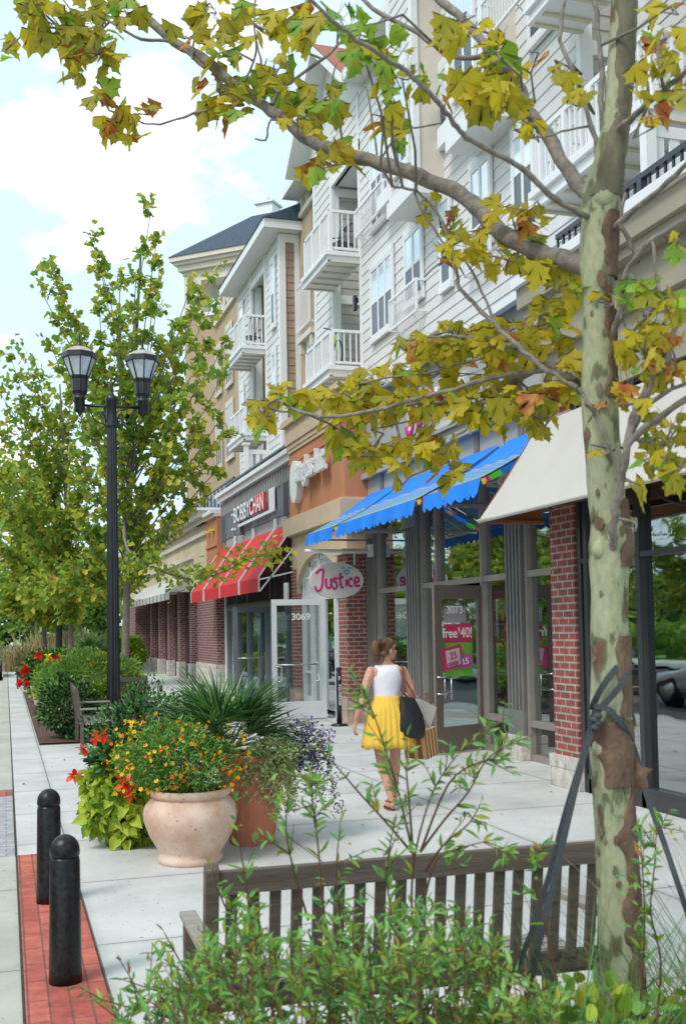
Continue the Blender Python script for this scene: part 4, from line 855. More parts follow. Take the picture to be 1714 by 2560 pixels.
# ================================================================ bollards
def bollard(x, y, lab):
    t = thing('bollard', (x, y, 0), lab, 'bollard', 'black bollards on the brick strip')
    m = MB(); m.lathe([(.079, .0), (.078, .05), (.071, .585), (.068, .59), (.068, .6)], (x, y, 0), 32); m.build('post', 'bollard_paint', t)
    m = MB(); m.lathe([(.064, .598), (.066, .604), (.0715, .61), (.0715, .63)]+[(.0715*math.cos(a), .63+.078*math.sin(a)) for a in [i*math.pi/20 for i in range(1, 10)]]+[(.001, .708)], (x, y, 0), 32); m.build('cap', 'bollard_paint', t)
bollard(.27, 5.46, 'black dome-topped bollard, the nearer and larger looking of the two')
bollard(.255, 7.10, 'black dome-topped bollard standing farther back, half behind the near one')
# ================================================================ lamps
def lamp(x, y, lab, full=True):
    t = thing('street_lamp', (x, y, 0), lab, 'street lamp', 'black twin-lantern street lamps')
    m = MB(); m.lathe([(.17, 0), (.17, .12), (.15, .16), (.125, .5), (.112, .56)], (x, y, 0), 24)
    m.lathe([(.107, .5), (.078, 5.0)], (x, y, 0), 28, flute=.12, smooth=False); m.lathe([(.085, 4.98), (.09, 5.02), (.085, 5.06), (.08, 5.4), (.095, 5.42), (.095, 5.47), (.05, 5.52), (.02, 5.56), (.032, 5.63), (.028, 5.68), (.005, 5.76)], (x, y, 0), 20); m.build('pole', 'black_metal', t)
    m = MB(); m.tube([(x-.46, y, 5.33), (x+.46, y, 5.33)], .022, 10)
    for s in (-1, 1):
        m.tube([(x+s*(.09+.13*(1-math.cos(a*1.0))*1.0), y, 5.06+.0+.20*math.sin(a)) for a in [0, .3, .6, .9, 1.2]], .012, 8)
        m.tube([(x+s*(.14+.045*math.cos(a)*(1-a/14)), y, 5.17+.045*math.sin(a)*(1-a/14)) for a in [i*.5 for i in range(14)]], .009, 6)
        m.tube([(x+s*(.09+.30*k), y, 5.02+.30*k**2+.02*math.sin(k*9)) for k in [i/10 for i in range(11)]], .011, 6)
        m.tube([(x+s*(.36+.03*math.cos(a)*(1-a/14)), y, 5.27+.03*math.sin(a)*(1-a/14)) for a in [i*.5 for i in range(14)]], .008, 6)
    m.build('arm', 'black_metal', t)
    for s in (-1, 1):
        lx = x+s*.50
        m = MB(); m.lathe([(.005, 5.14), (.02, 5.17), (.03, 5.20), (.078, 5.235), (.085, 5.25), (.085, 5.42), (.095, 5.43), (.095, 5.46), (.075, 5.48), (.10, 5.50)], (lx, y, 0), 20)
        m.lathe([(.10, 5.50), (.125, 5.55), (.135, 5.74), (.15, 5.78), (.15, 5.80)], (lx, y, 0), 24, flute=.06, smooth=False)
        m.lathe([(.26, 6.075), (.285, 6.08), (.285, 6.16), (.265, 6.17)], (lx, y, 0), 8, smooth=False)
        for k in range(8):
            a = 2*math.pi*k/8; m.bar((lx+.148*math.cos(a), y+.148*math.sin(a), 5.79), (lx+.262*math.cos(a), y+.262*math.sin(a), 6.10), .018)
        m.lathe([(.06, 6.27), (.05, 6.30), (.02, 6.33), (.028, 6.36), (.012, 6.39), (.02, 6.42), (.003, 6.53)], (lx, y, 0), 10)
        ln = m.build('lantern', 'black_metal', t)
        m = MB(); m.lathe([(.27, 6.165), (.18, 6.235), (.06, 6.28)], (lx, y, 0), 8, smooth=False); m.build('lantern_roof', 'lamp_roof', ln)
        m = MB(); m.lathe([(.142, 5.80), (.255, 6.08)], (lx, y, 0), 8, smooth=False); m.build('lantern_glass', 'lamp_glass', ln)
    return t
L1 = lamp(1.64, 17.6, 'tall black fluted street lamp with two lanterns, standing in front of the nearest street tree')
L2 = copytree(L1); L2.location = (1.62, 35.5, 0); L2['label'] = 'second black lamp post farther along, mostly hidden among the tree trunks'
# ================================================================ benches
def bench(x, y, rz, length, lab, mat='wood_gray'):
    t = thing('bench', (0, 0, 0), lab, 'bench', 'slatted wooden benches'); L = length; ht = .90
    m = MB()                                    # local: back along +x at y=0, seat towards +y
    def bk(z): return -.075*(z-.4)/.5 if z > .4 else 0
    m.box(.045, L-.045, bk(.86)-.018, bk(.86)+.018, ht-.078, ht-.004); m.box(.045, L-.045, -.015, .015, .44, .50)
    o = m.build('back_rail', 'wood_gray_h', t)
    m = MB(); k = int((L-.12)/.0715)
    for i in range(k): 
        xx = .09+(L-.18)*i/(k-1); m.bar((xx, bk(.48), .48), (xx, bk(.84), .84), .018, .036, up=(1, 0, 0))
    m.build('back_slats', mat, t)
    m = MB()
    for i in range(6): yy = .05+i*.075; m.box(.0, L, yy, yy+.055, .40+.0*i, .425)
    m.box(.02, L-.02, .44, .47, .33, .40); m.build('seat', 'wood_pale', t)
    for xx in (0, L-.045):
        m = MB(); m.bar((xx+.0225, 0, 0), (xx+.0225, 0, .42), .045, .05, up=(0, 1, 0)); m.bar((xx+.0225, 0, .40), (xx+.0225, bk(ht), ht), .0455, .052, up=(0, 1, 0))
        m.tube([(xx, bk(ht), ht-.001), (xx+.045, bk(ht), ht-.001)], .026, 12); m.build('leg', mat, t, bevel=.004)
        m = MB(); m.box(xx, xx+.045, .43, .475, 0, .61); m.build('leg', mat, t, bevel=.004)
        m = MB(); m.box(xx-.008, xx+.053, -.03, .50, .61, .635); m.build('armrest', 'wood_pale', t, bevel=.004)
    t.location = (x, y, 0); t.rotation_euler = (0, 0, rz); return t
bench(.615, 3.60, R_(-1.2), 1.50, 'nearest bench, seen from behind with its upright gray slats above the leafy shrubs')
bench(1.04, 17.15, R_(-91), 1.6, 'weathered bench turned end-on beside the mulched bed, facing the shops')
bench(1.10, 19.3, R_(0), 1.28, 'bench behind the lamp post with only its top rail showing')
bench(.35, 36.5, R_(-90), 1.5, 'far bench end post beside the red hibiscus')
# ================================================================ pots
t = thing('planter', (1.29, 7.98, 0), 'round cream stoneware pot full of small yellow flowers', 'planter')
m = MB(); pr = [(.225, 0), (.235, .01), (.237, .045), (.222, .06), (.235, .09), (.30, .20), (.338, .30), (.345, .36), (.333, .41), (.300, .452), (.270, .468), (.272, .475), (.287, .482), (.292, .50), (.290, .525), (.278, .535), (.262, .53), (.258, .49), (.28, .42)]
m.lathe(pr, (1.29, 7.98, 0), 56, cap=False); m.build('pot', 'cream_pot', t); m = MB(); m.lathe([(.27, .465), (.001, .47)], (1.29, 7.98, 0), 24, cap=False); m.build('soil', 'soil', t); PC = t
t = thing('planter', (1.86, 8.50, 0), 'tall terracotta pot with a fan palm, trailing ivy and purple flowers', 'planter')
m = MB(); m.lathe([(.172, 0), (.18, .01), (.222, .30), (.226, .305), (.226, .325), (.224, .33), (.262, .63), (.280, .64), (.286, .67), (.284, .70), (.262, .71), (.25, .70), (.245, .60)], (1.86, 8.50, 0), 48, cap=False); m.build('pot', 'terracotta', t)
m = MB(); m.lathe([(.25, .66), (.001, .665)], (1.86, 8.5, 0), 24, cap=False); m.build('soil', 'soil', t); PT = t
t = thing('planter', (1.0, 8.95, 0), 'dark pot hidden under lime-green sweet potato vine and red trumpet flowers', 'planter')
m = MB(); m.lathe([(.20, 0), (.27, .50), (.28, .55), (.26, .56)], (1.0, 8.95, 0), 32); m.build('pot', 'dark_pot', t); PL = t
# ================================================================ smokers pole
t = thing('ash_receptacle', (5.52, 18.02, 0), 'slim black cigarette pole lettered SMOKERS POLE on a round base', 'ash bin')
m = MB(); m.lathe([(.145, 0), (.15, .01), (.14, .035), (.05, .045)], (5.52, 18.02, 0), 28); m.build('base', 'black_metal', t)
m = MB(); m.lathe([(.047, .03), (.047, .90), (.034, .925), (.034, .945), (.05, .955), (.05, 1.0), (.035, 1.015)], (5.52, 18.02, 0), 20); m.build('post', 'black_metal', t)
text('SMOKERS POLE', 'lettering', 'white_paint', t, (5.545, 17.966, .36), (0, 0, 1), (-1, 0, 0), .36, .045, .004)
m = MB(); m.tube([(5.50, 17.968, .80), (5.53, 17.967, .83), (5.52, 17.967, .86), (5.50, 17.968, .84), (5.51, 17.967, .79)], .006, 6); m.build('emblem', 'white_paint', t)
# ================================================================ hanging sign
t = thing('hanging_sign', (5.52, 17.98, 2.52), 'white oval hanging sign reading Justice in pink on a white pole', 'sign')
m = MB(); cx_, cz_ = 5.50, 2.525; vs = [(cx_+.49*math.cos(a), 17.96, cz_+.315*math.sin(a)) for a in [2*math.pi*i/56 for i in range(56)]]; m.ext(vs, (0, .07, 0)); b = m.build('board', 'paper_white', t, fixn=True, bevel=.008)
J = {'J': [[(.03, .70), (.10, .80), (.19, .80), (.17, .60), (.16, .38), (.11, .22), (.04, .22), (.01, .34)]],
     'u': [[(.24, .56), (.24, .36), (.28, .28), (.335, .34), (.35, .56), (.35, .40), (.37, .29)]],
     's': [[(.475, .54), (.43, .57), (.40, .50), (.455, .42), (.47, .33), (.42, .25), (.385, .30)]],
     't': [[(.55, .72), (.545, .42), (.57, .30), (.61, .31)], [(.49, .55), (.61, .60)]],
     'i': [[(.67, .53), (.672, .32)]],
     'c': [[(.80, .50), (.76, .56), (.72, .47), (.735, .35), (.80, .32)]],
     'e': [[(.85, .42), (.93, .47), (.93, .56), (.87, .57), (.845, .45), (.87, .34), (.96, .34)]]}
def smooth(pts, k=4):
    P = [Vector(p) for p in pts]; out = []
    for i in range(len(P)-1):
        a = P[max(i-1, 0)]; b = P[i]; c = P[i+1]; d = P[min(i+2, len(P)-1)]
        for j in range(k):
            u = j/k; out.append(.5*((2*b)+(c-a)*u+(2*a-5*b+4*c-d)*u*u+(3*b-a-3*c+d)*u**3))
    out.append(P[-1]); return out
def strokes(par, org, right, up, nrm, sx, sz, r, mat, nm='lettering'):
    m = MB(); org = Vector(org); right = Vector(right); up = Vector(up)
    for ch in J.values():
        for st in ch: m.tube([org+right*(p.x*sx)+up*(p.y*sz) for p in smooth([(a, b_, 0) for a, b_ in st])], r, 8, flat=nrm)
    return m.build(nm, mat, par)
strokes(b, (cx_-.41, 17.955, cz_-.30), (1, 0, 0), (0, 0, 1), (0, 1, 0), .86, .60, .021, 'sign_pink')
strokes(b, (cx_+.41, 18.035, cz_-.30), (-1, 0, 0), (0, 0, 1), (0, 1, 0), .86, .60, .021, 'sign_pink')
m = MB(); hx, hz = cx_+.17, cz_+.145
m.tube([(hx+.045*math.sin(a)**3, 17.953, hz+.012*(3.2*math.cos(a)-1.2*math.cos(2*a)-.5*math.cos(3*a))) for a in [i*.4 for i in range(17)]], .009, 6)
for a in (-1.1, -.5, .5, 1.1): m.tube([(hx+.07*math.sin(a), 17.953, hz+.045+.02*math.cos(a)), (hx+.11*math.sin(a), 17.953, hz+.06+.04*math.cos(a))], .008, 6)
m.build('emblem', 'sign_blue', b)
m = MB(); m.tube([(4.96, 18.0, 3.04), (6.16, 18.0, 3.04)], .032, 12); m.ell((4.96, 18.0, 3.04), (.02, .034, .034), 10, 6); m.box(6.10, 6.17, 17.93, 18.07, 2.94, 3.16); m.box(5.16, 5.18, 17.99, 18.01, 2.8, 3.02); m.box(5.83, 5.85, 17.99, 18.01, 2.8, 3.02); m.build('bracket', 'white_metal', t)
# wall sign above the blue awnings
m = MB(); m.box(6.19, 6.25, 13.9, 16.2, 4.62, 5.3); wb = m.build('sign_board', 'paper_white', sj)
strokes(wb, (6.13, 16.1, 4.55), (0, -1, 0), (0, 0, 1), (1, 0, 0), 2.1, 1.0, .055, 'sign_pink'); strokes(wb, (6.16, 16.1, 4.55), (0, -1, 0), (0, 0, 1), (1, 0, 0), 2.1, 1.0, .075, 'white_paint', 'lettering_edge')
# ================================================================ things on the balconies
def chair(x, y, z, rz, lab, mat='black_metal', g='chairs on the balconies'):
    t = thing('patio_chair', (0, 0, 0), lab, 'chair', g)
    m = MB(); m.box(-.22, .22, -.20, .22, .40, .43); m.build('seat', mat, t)
    m = MB(); 
    for i in range(6): xx = -.19+i*.076; m.tube([(xx, .20, .42), (xx*1.05, .26, .70), (xx*.9, .30, .95-.004*i*(5-i)*-2)], .012, 6)
    m.tube([(-.22, .28, .90), (-.1, .31, .98), (.1, .31, .98), (.22, .28, .90)], .015, 6); m.build('backrest', mat, t)
    for s in (-1, 1):
        m = MB(); m.tube([(s*.25, .25, .72), (s*.27, .0, .66), (s*.27, -.2, .64), (s*.24, -.2, .40)], .014, 6); m.build('armrest', mat, t)
        for yy in (-.19, .2): m = MB(); m.tube([(s*.21, yy, .41), (s*.24, yy*1.15, 0)], .013, 6); m.build('leg', mat, t)
    t.location = (x, y, z); t.rotation_euler = (0, 0, rz)
chair(7.25, 23.0, 9.95, R_(-70), 'dark metal chair on the upper balcony nearest the lap-sided wall'); chair(7.0, 31.2, 9.98, R_(200), 'dark chair behind the upper white railing of the farther balconies'); chair(6.95, 31.2, 7.43, R_(160), 'dark chair on the lower balcony of the farther stack')
t = thing('bicycle', (7.05, 22.9, 7.42), 'lime-green bicycle parked on the lower near balcony', 'bicycle'); bx, by, bz = 7.05, 23.2, 7.42
for yy in (by-.52, by+.5):
    m = MB(); m.tube([(bx, yy+.33*math.cos(a), bz+.34+.33*math.sin(a)) for a in [i*math.pi/12 for i in range(25)]], .018, 6)
    for i in range(8): a = i*math.pi/4; m.tube([(bx, yy, bz+.34), (bx, yy+.32*math.cos(a), bz+.34+.32*math.sin(a))], .003, 4)
    m.build('wheel', 'rubber', t)
m = MB(); A = (bx, by-.52, bz+.34); B_ = (bx, by-.4, bz+.82); C_ = (bx, by+.12, bz+.32); D_ = (bx, by+.22, bz+.80); E_ = (bx, by+.5, bz+.34)
for a, b2 in ((A, B_), (B_, C_), (B_, D_), (C_, D_), (C_, E_), (D_, E_)): m.tube([a, b2], .017, 6)
m.build('frame', 'bike_green', t); m = MB(); m.tube([(bx-.26, by-.34, bz+.98), (bx-.1, by-.42, bz+.93), (bx+.1, by-.42, bz+.93), (bx+.26, by-.34, bz+.98)], .014, 6); m.tube([B_, (bx, by-.42, bz+.93)], .013, 6); m.build('handlebar', 'rubber', t)
m = MB(); m.ell((bx, by+.25, bz+.92), (.07, .13, .035), 10, 6); m.tube([D_, (bx, by+.25, bz+.9)], .013, 6); m.build('saddle', 'rubber', t)
# ================================================================ parked cars on the street
def car(x, y, mat, lab):
    t = thing('parked_car', (0, 0, 0), lab, 'car', 'cars parked along the kerb')
    st = [(-2.2, .42, .62, .80), (-2.1, .28, .78, .86), (-1.5, .24, .88, .90), (-.9, .22, .92, .91), (0, .22, .93, .92), (.9, .22, .90, .91), (1.6, .24, .80, .88), (2.1, .28, .70, .82), (2.25, .42, .58, .70)]
    m = MB(); vs = []
    for yy, zb, zt, hw in st: vs += [(-hw*.92, yy, zb), (-hw, yy, zb+.2), (-hw*.96, yy, zt-.06), (-hw*.84, yy, zt), (hw*.84, yy, zt), (hw*.96, yy, zt-.06), (hw, yy, zb+.2), (hw*.92, yy, zb)]
    fs = [(i*8+k, i*8+(k+1) % 8, (i+1)*8+(k+1) % 8, (i+1)*8+k) for i in range(8) for k in range(8)]+[tuple(range(7, -1, -1)), tuple(range(64, 72))]; m.add(vs, fs, 0, True); m.build('body', mat, t, fixn=True)
    m = MB(); cs = [(-1.75, .88, .70), (-1.2, 1.36, .60), (.1, 1.42, .60), (1.05, .90, .72)]; vs = []
    for yy, z, hw in cs: vs += [(-.78, yy, .86), (-hw, yy, z), (hw, yy, z), (.78, yy, .86)]
    m.add(vs, [(i*4+k, i*4+(k+1) % 4, (i+1)*4+(k+1) % 4, (i+1)*4+k) for i in range(3) for k in range(4)]+[(3, 2, 1, 0), (12, 13, 14, 15)]); m.build('glasshouse', 'pane_screen', t, fixn=True)
    m = MB(); m.box(-.58, .58, -1.15, .08, 1.39, 1.44); m.build('roof', mat, t, bevel=.02)
    for sx in (-1, 1):
        for yy in (-1.35, 1.4):
            m = MB(); m.tube([(sx*.72, yy, .32), (sx*.90, yy, .32)], .32, 24); w_ = m.build('wheel', 'rubber', t); m = MB(); m.tube([(sx*.86, yy, .32), (sx*.912, yy, .32)], .20, 16); m.build('rim', 'steel', w_)
        m = MB(); m.box(sx*.5, sx*.80, -2.19, -2.10, .62, .76); m.build('tail_light', 'tail_red', t); m = MB(); m.box(sx*.5, sx*.78, 2.12, 2.2, .52, .64); m.build('headlight', 'lamp_glass', t)
    t.location = (x, y, -.14); return t
c1 = car(-1.05, 47.0, 'car_dark', 'dark parked car far up the street, its corner at the left edge')
for x, y, mat, lab in ((-3.4, 6.0, 'car_red', 'red car out on the street, seen only in the shop windows'), (-3.4, 12.5, 'car_dark', 'black car out on the street, seen only in the shop windows'), (-3.4, 19.0, 'car_silver', 'silver car out on the street, seen only in the shop windows')):
    c = copytree(c1); c.location = (x, y, -.14); c['label'] = lab
    for ch in c.children:
        if ch.name.startswith(('body', 'roof')): ch.data = ch.data.copy(); ch.data.materials[0] = MT[mat]
# ================================================================ far end of the street
t = thing('market_canopy', (12.5, 92, 0), 'white peaked canopy far beyond the brick corner', 'canopy'); m = MB(); cxx, cyy = 8.7, 92
m.add([(cxx-2.4, cyy-2, 2.5), (cxx+2.4, cyy-2, 2.5), (cxx+2.4, cyy+2, 2.5), (cxx-2.4, cyy+2, 2.5), (cxx, cyy, 3.4)], [(0, 1, 4), (1, 2, 4), (2, 3, 4), (3, 0, 4)]); m.box(cxx-2.4, cxx+2.4, cyy-2, cyy-1.98, 2.25, 2.5); m.build('cover', 'white_paint', t)
for a, b in ((-2.3, -1.9), (2.3, -1.9), (-2.3, 1.9), (2.3, 1.9)): m = MB(); m.box(cxx+a-.05, cxx+a+.05, cyy+b-.05, cyy+b+.05, 0, 2.5); m.build('leg', 'white_paint', t)
for i, (x, y) in enumerate(((3.3, 56), (4.1, 58.5), (3.0, 60))):
    t = thing('patio_table', (x, y, 0), 'small white table on the far plaza, '+('nearest of the three', 'rightmost of the three', 'farthest of the three')[i], 'table', 'white tables on the far plaza')
    m = MB(); m.box(x-.45, x+.45, y-.4, y+.4, .70, .74); m.build('tabletop', 'concrete_far', t); 
    for a in (-.38, .38): m = MB(); m.box(x+a-.04, x+a+.04, y-.3, y+.3, 0, .70); m.build('leg', 'concrete_far', t)
# ================================================================ vegetation
def bed(name, x0, x1, y0, y1, z=.03):
    m = MB(); n = 14; 
    grid(m, lambda u, v: (x0+(x1-x0)*u, y0+(y1-y0)*v, z+.02*math.sin(u*9+v*7)*math.sin(v*11)), n, n, 0); m.box(x0, x1, y0, y1, -.03, .012); return props(m.build(name, 'mulch'), kind='structure')
bed('planting_bed', .80, 2.75, 1.4, 3.42); bed('planting_bed', .48, 2.7, 17.05, 33); bed('planting_bed', .5, 2.7, 37, 60)
def blob(c, r, n, shell=.45, flat=0, lump=.22, nl=14):
    """points filling a lumpy ellipsoid, with outward directions"""
    c = np.array(c, float); r = np.array(r, float)
    ls = np.random.normal(size=(nl, 3)); ls /= np.linalg.norm(ls, axis=1, keepdims=True); lr = np.random.uniform(.25, .45, nl)
    d = np.random.normal(size=(n, 3)); d /= np.linalg.norm(d, axis=1, keepdims=True)
    rad = np.random.uniform(shell, 1, n)**.6
    bump = np.zeros(n)
    for k in range(nl): bump = np.maximum(bump, np.exp(-((1-d@ls[k])/lr[k]**2)))
    p = d*(rad*(1-lump+lump*1.6*bump))[:, None]
    if flat: p[:, 2] = np.where(p[:, 2] < -flat, -flat+np.random.uniform(0, .1, n), p[:, 2])
    return c+p*r, d*r/np.max(r)+np.array([0, 0, .25])
def stems(par, base, tips, r, mat, nm='stems', seg=5, bend=.15):
    m = MB()
    for tp in tips:
        b = Vector(base[0] if len(base) == 1 else random.choice(base)); tp = Vector(tp); L = (tp-b).length; k = rnd3(L*bend*.3)
        m.tube([b+(tp-b)*u+k*math.sin(u*3.1)+Vector((0, 0, L*.08*math.sin(u*3.1))) for u in (0, .25, .5, .75, 1)], [r, r*.85, r*.7, r*.5, r*.25], seg, cap=False)
    return m.build(nm, mat, par)
def shrub(name, c, r, n, tmpl, size, mats, weights, label, cat='shrub', group=None, zbase=0, nst=14, stem='twig', shell=.45, flat=0, lump=.22, roll=.8, sr=.006, loc=None):
    t = thing(name, loc or (c[0], c[1], zbase), label, cat, group)
    p, d = blob(c, r, n, shell, flat, lump); leaves('foliage', mats, t, tmpl, p, d+np.random.normal(0, .35, d.shape), size, weights, roll)
    i = np.random.choice(n, nst); stems(t, [(c[0], c[1], zbase)], [Vector(p[k])*.9+Vector((c[0], c[1], c[2]))*.1 for k in i], sr, stem); return t
# --- plants in the three pots
p, d = blob((1.20, 7.98, .74), (.42, .38, .30), 5200, .25, .75, .25); leaves('foliage', ['feather', 'box_green', 'willow'], PC, LANCE, p, d+np.random.normal(0, .6, d.shape), .042, [6, 3, 1], 1.2)
stems(PC, [(1.28, 7.98, .48)], [p[k] for k in range(60)], .003, 'stem_green')
p, d = blob((1.18, 7.96, .76), (.50, .42, .335), 430, .82, .7, .3); ordr = np.argsort(p[:, 1]); p = p[ordr]; d = d[ordr]
for k in range(100): leaves('flower', [random.choice(['fl_yellow', 'fl_yellow', 'fl_orange'])], PC, PETAL5, p[k:k+1], np.random.normal(size=(1, 3)), .038, None, 1, ups=d[k:k+1]*2)
leaves('flowers', ['fl_yellow', 'fl_orange'], PC, PETAL5, p[100:], np.random.normal(size=d[100:].shape), .036, [8, 1], 1, ups=d[100:]*2, kind='stuff')
p2 = p+np.array([.0, 0, .004]); leaves('flower_centres', ['fl_orange'], PC, PETAL5, p2-d*.0, np.random.normal(size=d.shape), .010, None, .3, ups=d*2, kind='stuff')
def frond_set(par, base, n, L, nm='palm'):
    P, Dr, U, Sz = [], [], [], []; m = MB()
    for i in range(n):
        az = random.uniform(0, 2*math.pi); el = random.triangular(-.25, 1.45, .75); d = Vector((math.cos(az)*math.cos(el), math.sin(az)*math.cos(el), math.sin(el)))
        pl = L*random.uniform(.45, .75); b = Vector(base)+Vector((random.uniform(-.05, .05), random.uniform(-.05, .05), 0)); h = b+d*pl; m.tube([b, b+(h-b)*.5+Vector((0, 0, .02)), h], [.006, .005, .004], 5, cap=False)
        s = d.cross(Vector((0, 0, 1))); s = s.normalized() if s.length > .05 else Vector((1, 0, 0)); u = s.cross(d)
        for k in range(24):
            a = (k/23-.5)*2.7+random.uniform(-.05, .05); dd = (d*math.cos(a)+s*math.sin(a)+u*.12+Vector((0, 0, -.10*abs(a)))).normalized()
            P.append(h-d*.01); Dr.append(dd); U.append(u); Sz.append(L*random.uniform(.62, .85)*(1-.12*abs(a)))
    m.build('palm_stems', 'stem_green', par); leaves('palm_fronds', ['palm', 'palm_dark', 'palm_pale'], par, BLADE, P, Dr, np.array(Sz), [6, 4, 1], .15, .12, ups=U)
frond_set(PT, (1.66, 8.5, .72), 52, .56)
p, d = blob((2.0, 8.34, .72), (.25, .20, .16), 1500, .3, .9, .2); q = []
for i in range(26):
    a = random.uniform(-2.1, .35); x, y = 1.88+.30*math.cos(a), 8.5+.30*math.sin(a); L = random.uniform(.15, .50)*(1 if a > -1.2 else .7)
    for k in range(int(L*190)): z = .70-L*random.random(); q.append((x+random.gauss(0, .03), y+random.gauss(0, .03), z))
q = np.array(q); leaves('trailing_ivy', ['varieg', 'lime_dark'], PT, OVAL, np.vstack([p, q]), np.random.normal(size=(len(p)+len(q), 3))+np.array([.1, -.3, -.4]), .030, [6, 1], 1)
p, d = blob((2.26, 8.45, .74), (.22, .20, .20), 1200, .3, 0, .3); q = []
for i in range(22):
    x, y = 2.33+random.uniform(-.12, .16), 8.4+random.uniform(-.15, .15); L = random.uniform(.2, .55)
    for k in range(int(L*70)): z = .72-L*random.random(); q.append((x+random.gauss(0, .02)+(.72-z)*.15, y+random.gauss(0, .02), z))
q = np.array(q); pa = np.vstack([p, q]); leaves('foliage', ['box_dark', 'box_green'], PT, LANCE, pa, np.random.normal(size=pa.shape), .034, [2, 1], 1)
idx = np.random.rand(len(p)) < .42; p3 = p[idx]*1.0+d[idx]*.05; p3 = np.vstack([p3, q[np.random.rand(len(q)) < .12]]); leaves('purple_flowers', ['fl_purple', 'palm_pale'], PT, PETAL5, p3, np.random.normal(size=p3.shape), .026, [7, 1], 1, kind='stuff')
p, d = blob((.92, 8.82, .42), (.36, .30, .43), 1500, .62, 0, .3); leaves('vine', ['lime', 'lime_dark'], PL, HEART, p, d*1+np.array([0, 0, -.8])+np.random.normal(0, .6, d.shape), .092, [6, 2], .5, ups=d*2.2)
p, d = blob((1.04, 8.95, .93), (.42, .36, .36), 2600, .2, 0, .38, 20); leaves('foliage', ['box_green', 'box_dark', 'willow_dark'], PL, OVAL, p, d+np.random.normal(0, .5, d.shape)+np.array([0, 0, .4]), .036, [4, 4, 2], 1)
stems(PL, [(1.0, 8.95, .5), (1.06, 8.9, .5)], [p[k] for k in range(55)], .0045, 'twig')
p, d = blob((.86, 8.70, .72), (.26, .18, .16), 320, .3); leaves('flower_leaves', ['box_dark', 'willow_dark'], PL, OVAL, p, d, .07, None, 1)
fp, fd = [], []
for (fx, fy) in ((207, 1872), (238, 1845), (262, 1836), (188, 1938), (315, 1940), (309, 1962), (328, 1985)):
    c0 = oY(fx, fy, 8.45)
    fp, fd = [], []
    for k in range(6): a = k*1.05+fx; fp.append(c0+rnd3(.006)); fd.append((math.cos(a), -.4, math.sin(a)))
    leaves('trumpet_flower', ['fl_orange', 'fl_red'], PL, OVAL, fp, fd, .066, [1, 1], .3)
# --- planting bed along the kerb
shrub('bush', (.98, 17.75, .50), (.50, .55, .52), 3600, OVAL, .060, ['box_green', 'box_dark', 'willow'], [3, 4, 1], 'dense dark green bush at the front left corner of the mulched bed', zbase=.03, flat=.8)
shrub('bush', (1.50, 18.3, .52), (.34, .40, .48), 1900, OVAL, .065, ['box_yellow', 'lime_dark', 'box_green'], [4, 2, 3], 'yellow-green bush beside the end-on bench', zbase=.03, flat=.8)
shrub('feathery_shrub', (1.55, 20.4, .75), (.85, 1.1, .65), 7000, LANCE, .09, ['feather', 'box_green', 'far_yellow', 'syc_rust'], [6, 3, 1, .4], 'wide feathery shrub with bronze tips behind the mulched front of the bed', zbase=.03, flat=.8)
shrub('feathery_shrub', (1.2, 23.5, .62), (.7, 1.1, .55), 4500, LANCE, .09, ['feather', 'lime_dark', 'far_yellow'], [5, 2, 1], 'feathery shrub in the middle of the bed before the hibiscus', zbase=.03, flat=.8)
shrub('lime_shrub', (2.3, 22.5, .5), (.5, .9, .45), 2600, OVAL, .085, ['lime', 'lime_dark'], [2, 2], 'lime-leaved shrub behind the lamp post', zbase=.03, flat=.8)
hb = shrub('hibiscus', (.95, 24.6, .85), (.72, .7, .52), 4200, OVAL, .075, ['box_green', 'box_dark', 'lime_dark'], [4, 3, 2], 'hibiscus with big red flowers in a cream pot at the kerb side', 'plant', zbase=.4)
m = MB(); m.lathe([(.24, 0), (.30, .3), (.36, .55), (.38, .62), (.34, .62)], (.86, 24.2, 0), 28); m.build('pot', 'cream_pot', hb)
def flowers(par, pts, Y, mats, size, w=None, nm='flower'):
    fp, fd = [], []
    for fx, fy in pts:
        c0 = oY(fx, fy, Y)
        fp, fd = [], []
        for k in range(7): a = k*.9; fp.append(c0+rnd3(.01)); fd.append((math.cos(a), -.30, math.sin(a)))
        leaves(nm, mats, par, HEART, fp, fd, size*.92, w, .4)
flowers(hb, ((58, 1678), (66, 1672), (68, 1708), (50, 1706), (108, 1692), (112, 1712), (97, 1640), (141, 1645), (116, 1698)), 23.8, ['fl_red'], .115)
flowers(hb, ((150, 1640), (122, 1648), (120, 1640), (168, 1676)), 24.0, ['fl_lemon'], .10, nm='yellow_flower')
shrub('lime_shrub', (1.0, 27.5, .6), (.55, .8, .55), 2600, OVAL, .10, ['lime', 'lime_dark', 'feather'], [2, 3, 2], 'bright lime shrub left of the hibiscus', zbase=.03, flat=.8)
fl = shrub('feathery_shrub', (2.0, 29, .7), (.7, 1.0, .6), 3000, OVAL, .09, ['box_green', 'lime_dark'], [3, 2], 'green shrub dotted with orange flowers behind the tree trunk', zbase=.03, flat=.8)
flowers(fl, ((232, 1652), (223, 1657)), 27.6, ['fl_lemon', 'fl_orange'], .12)
lp = shrub('potted_plant', (4.95, 46.5, .9), (.75, .6, .75), 2600, HEART, .13, ['lime', 'lime_dark'], [3, 2], 'lime plant with red flowers in a terracotta pot by the far brick corner', 'plant')
m = MB(); m.lathe([(.35, 0), (.45, .5), (.42, .5)], (4.95, 46.5, 0), 20); m.build('pot', 'terracotta', lp); flowers(lp, ((305, 1637), (322, 1630), (315, 1648)), 45.7, ['fl_red'], .16)
shrub('lime_shrub', (3.4, 39, .45), (.5, .7, .45), 1500, OVAL, .11, ['lime', 'lime_dark'], [3, 2], 'small lime shrub right of the lamp post, before the brick corner', flat=.8)
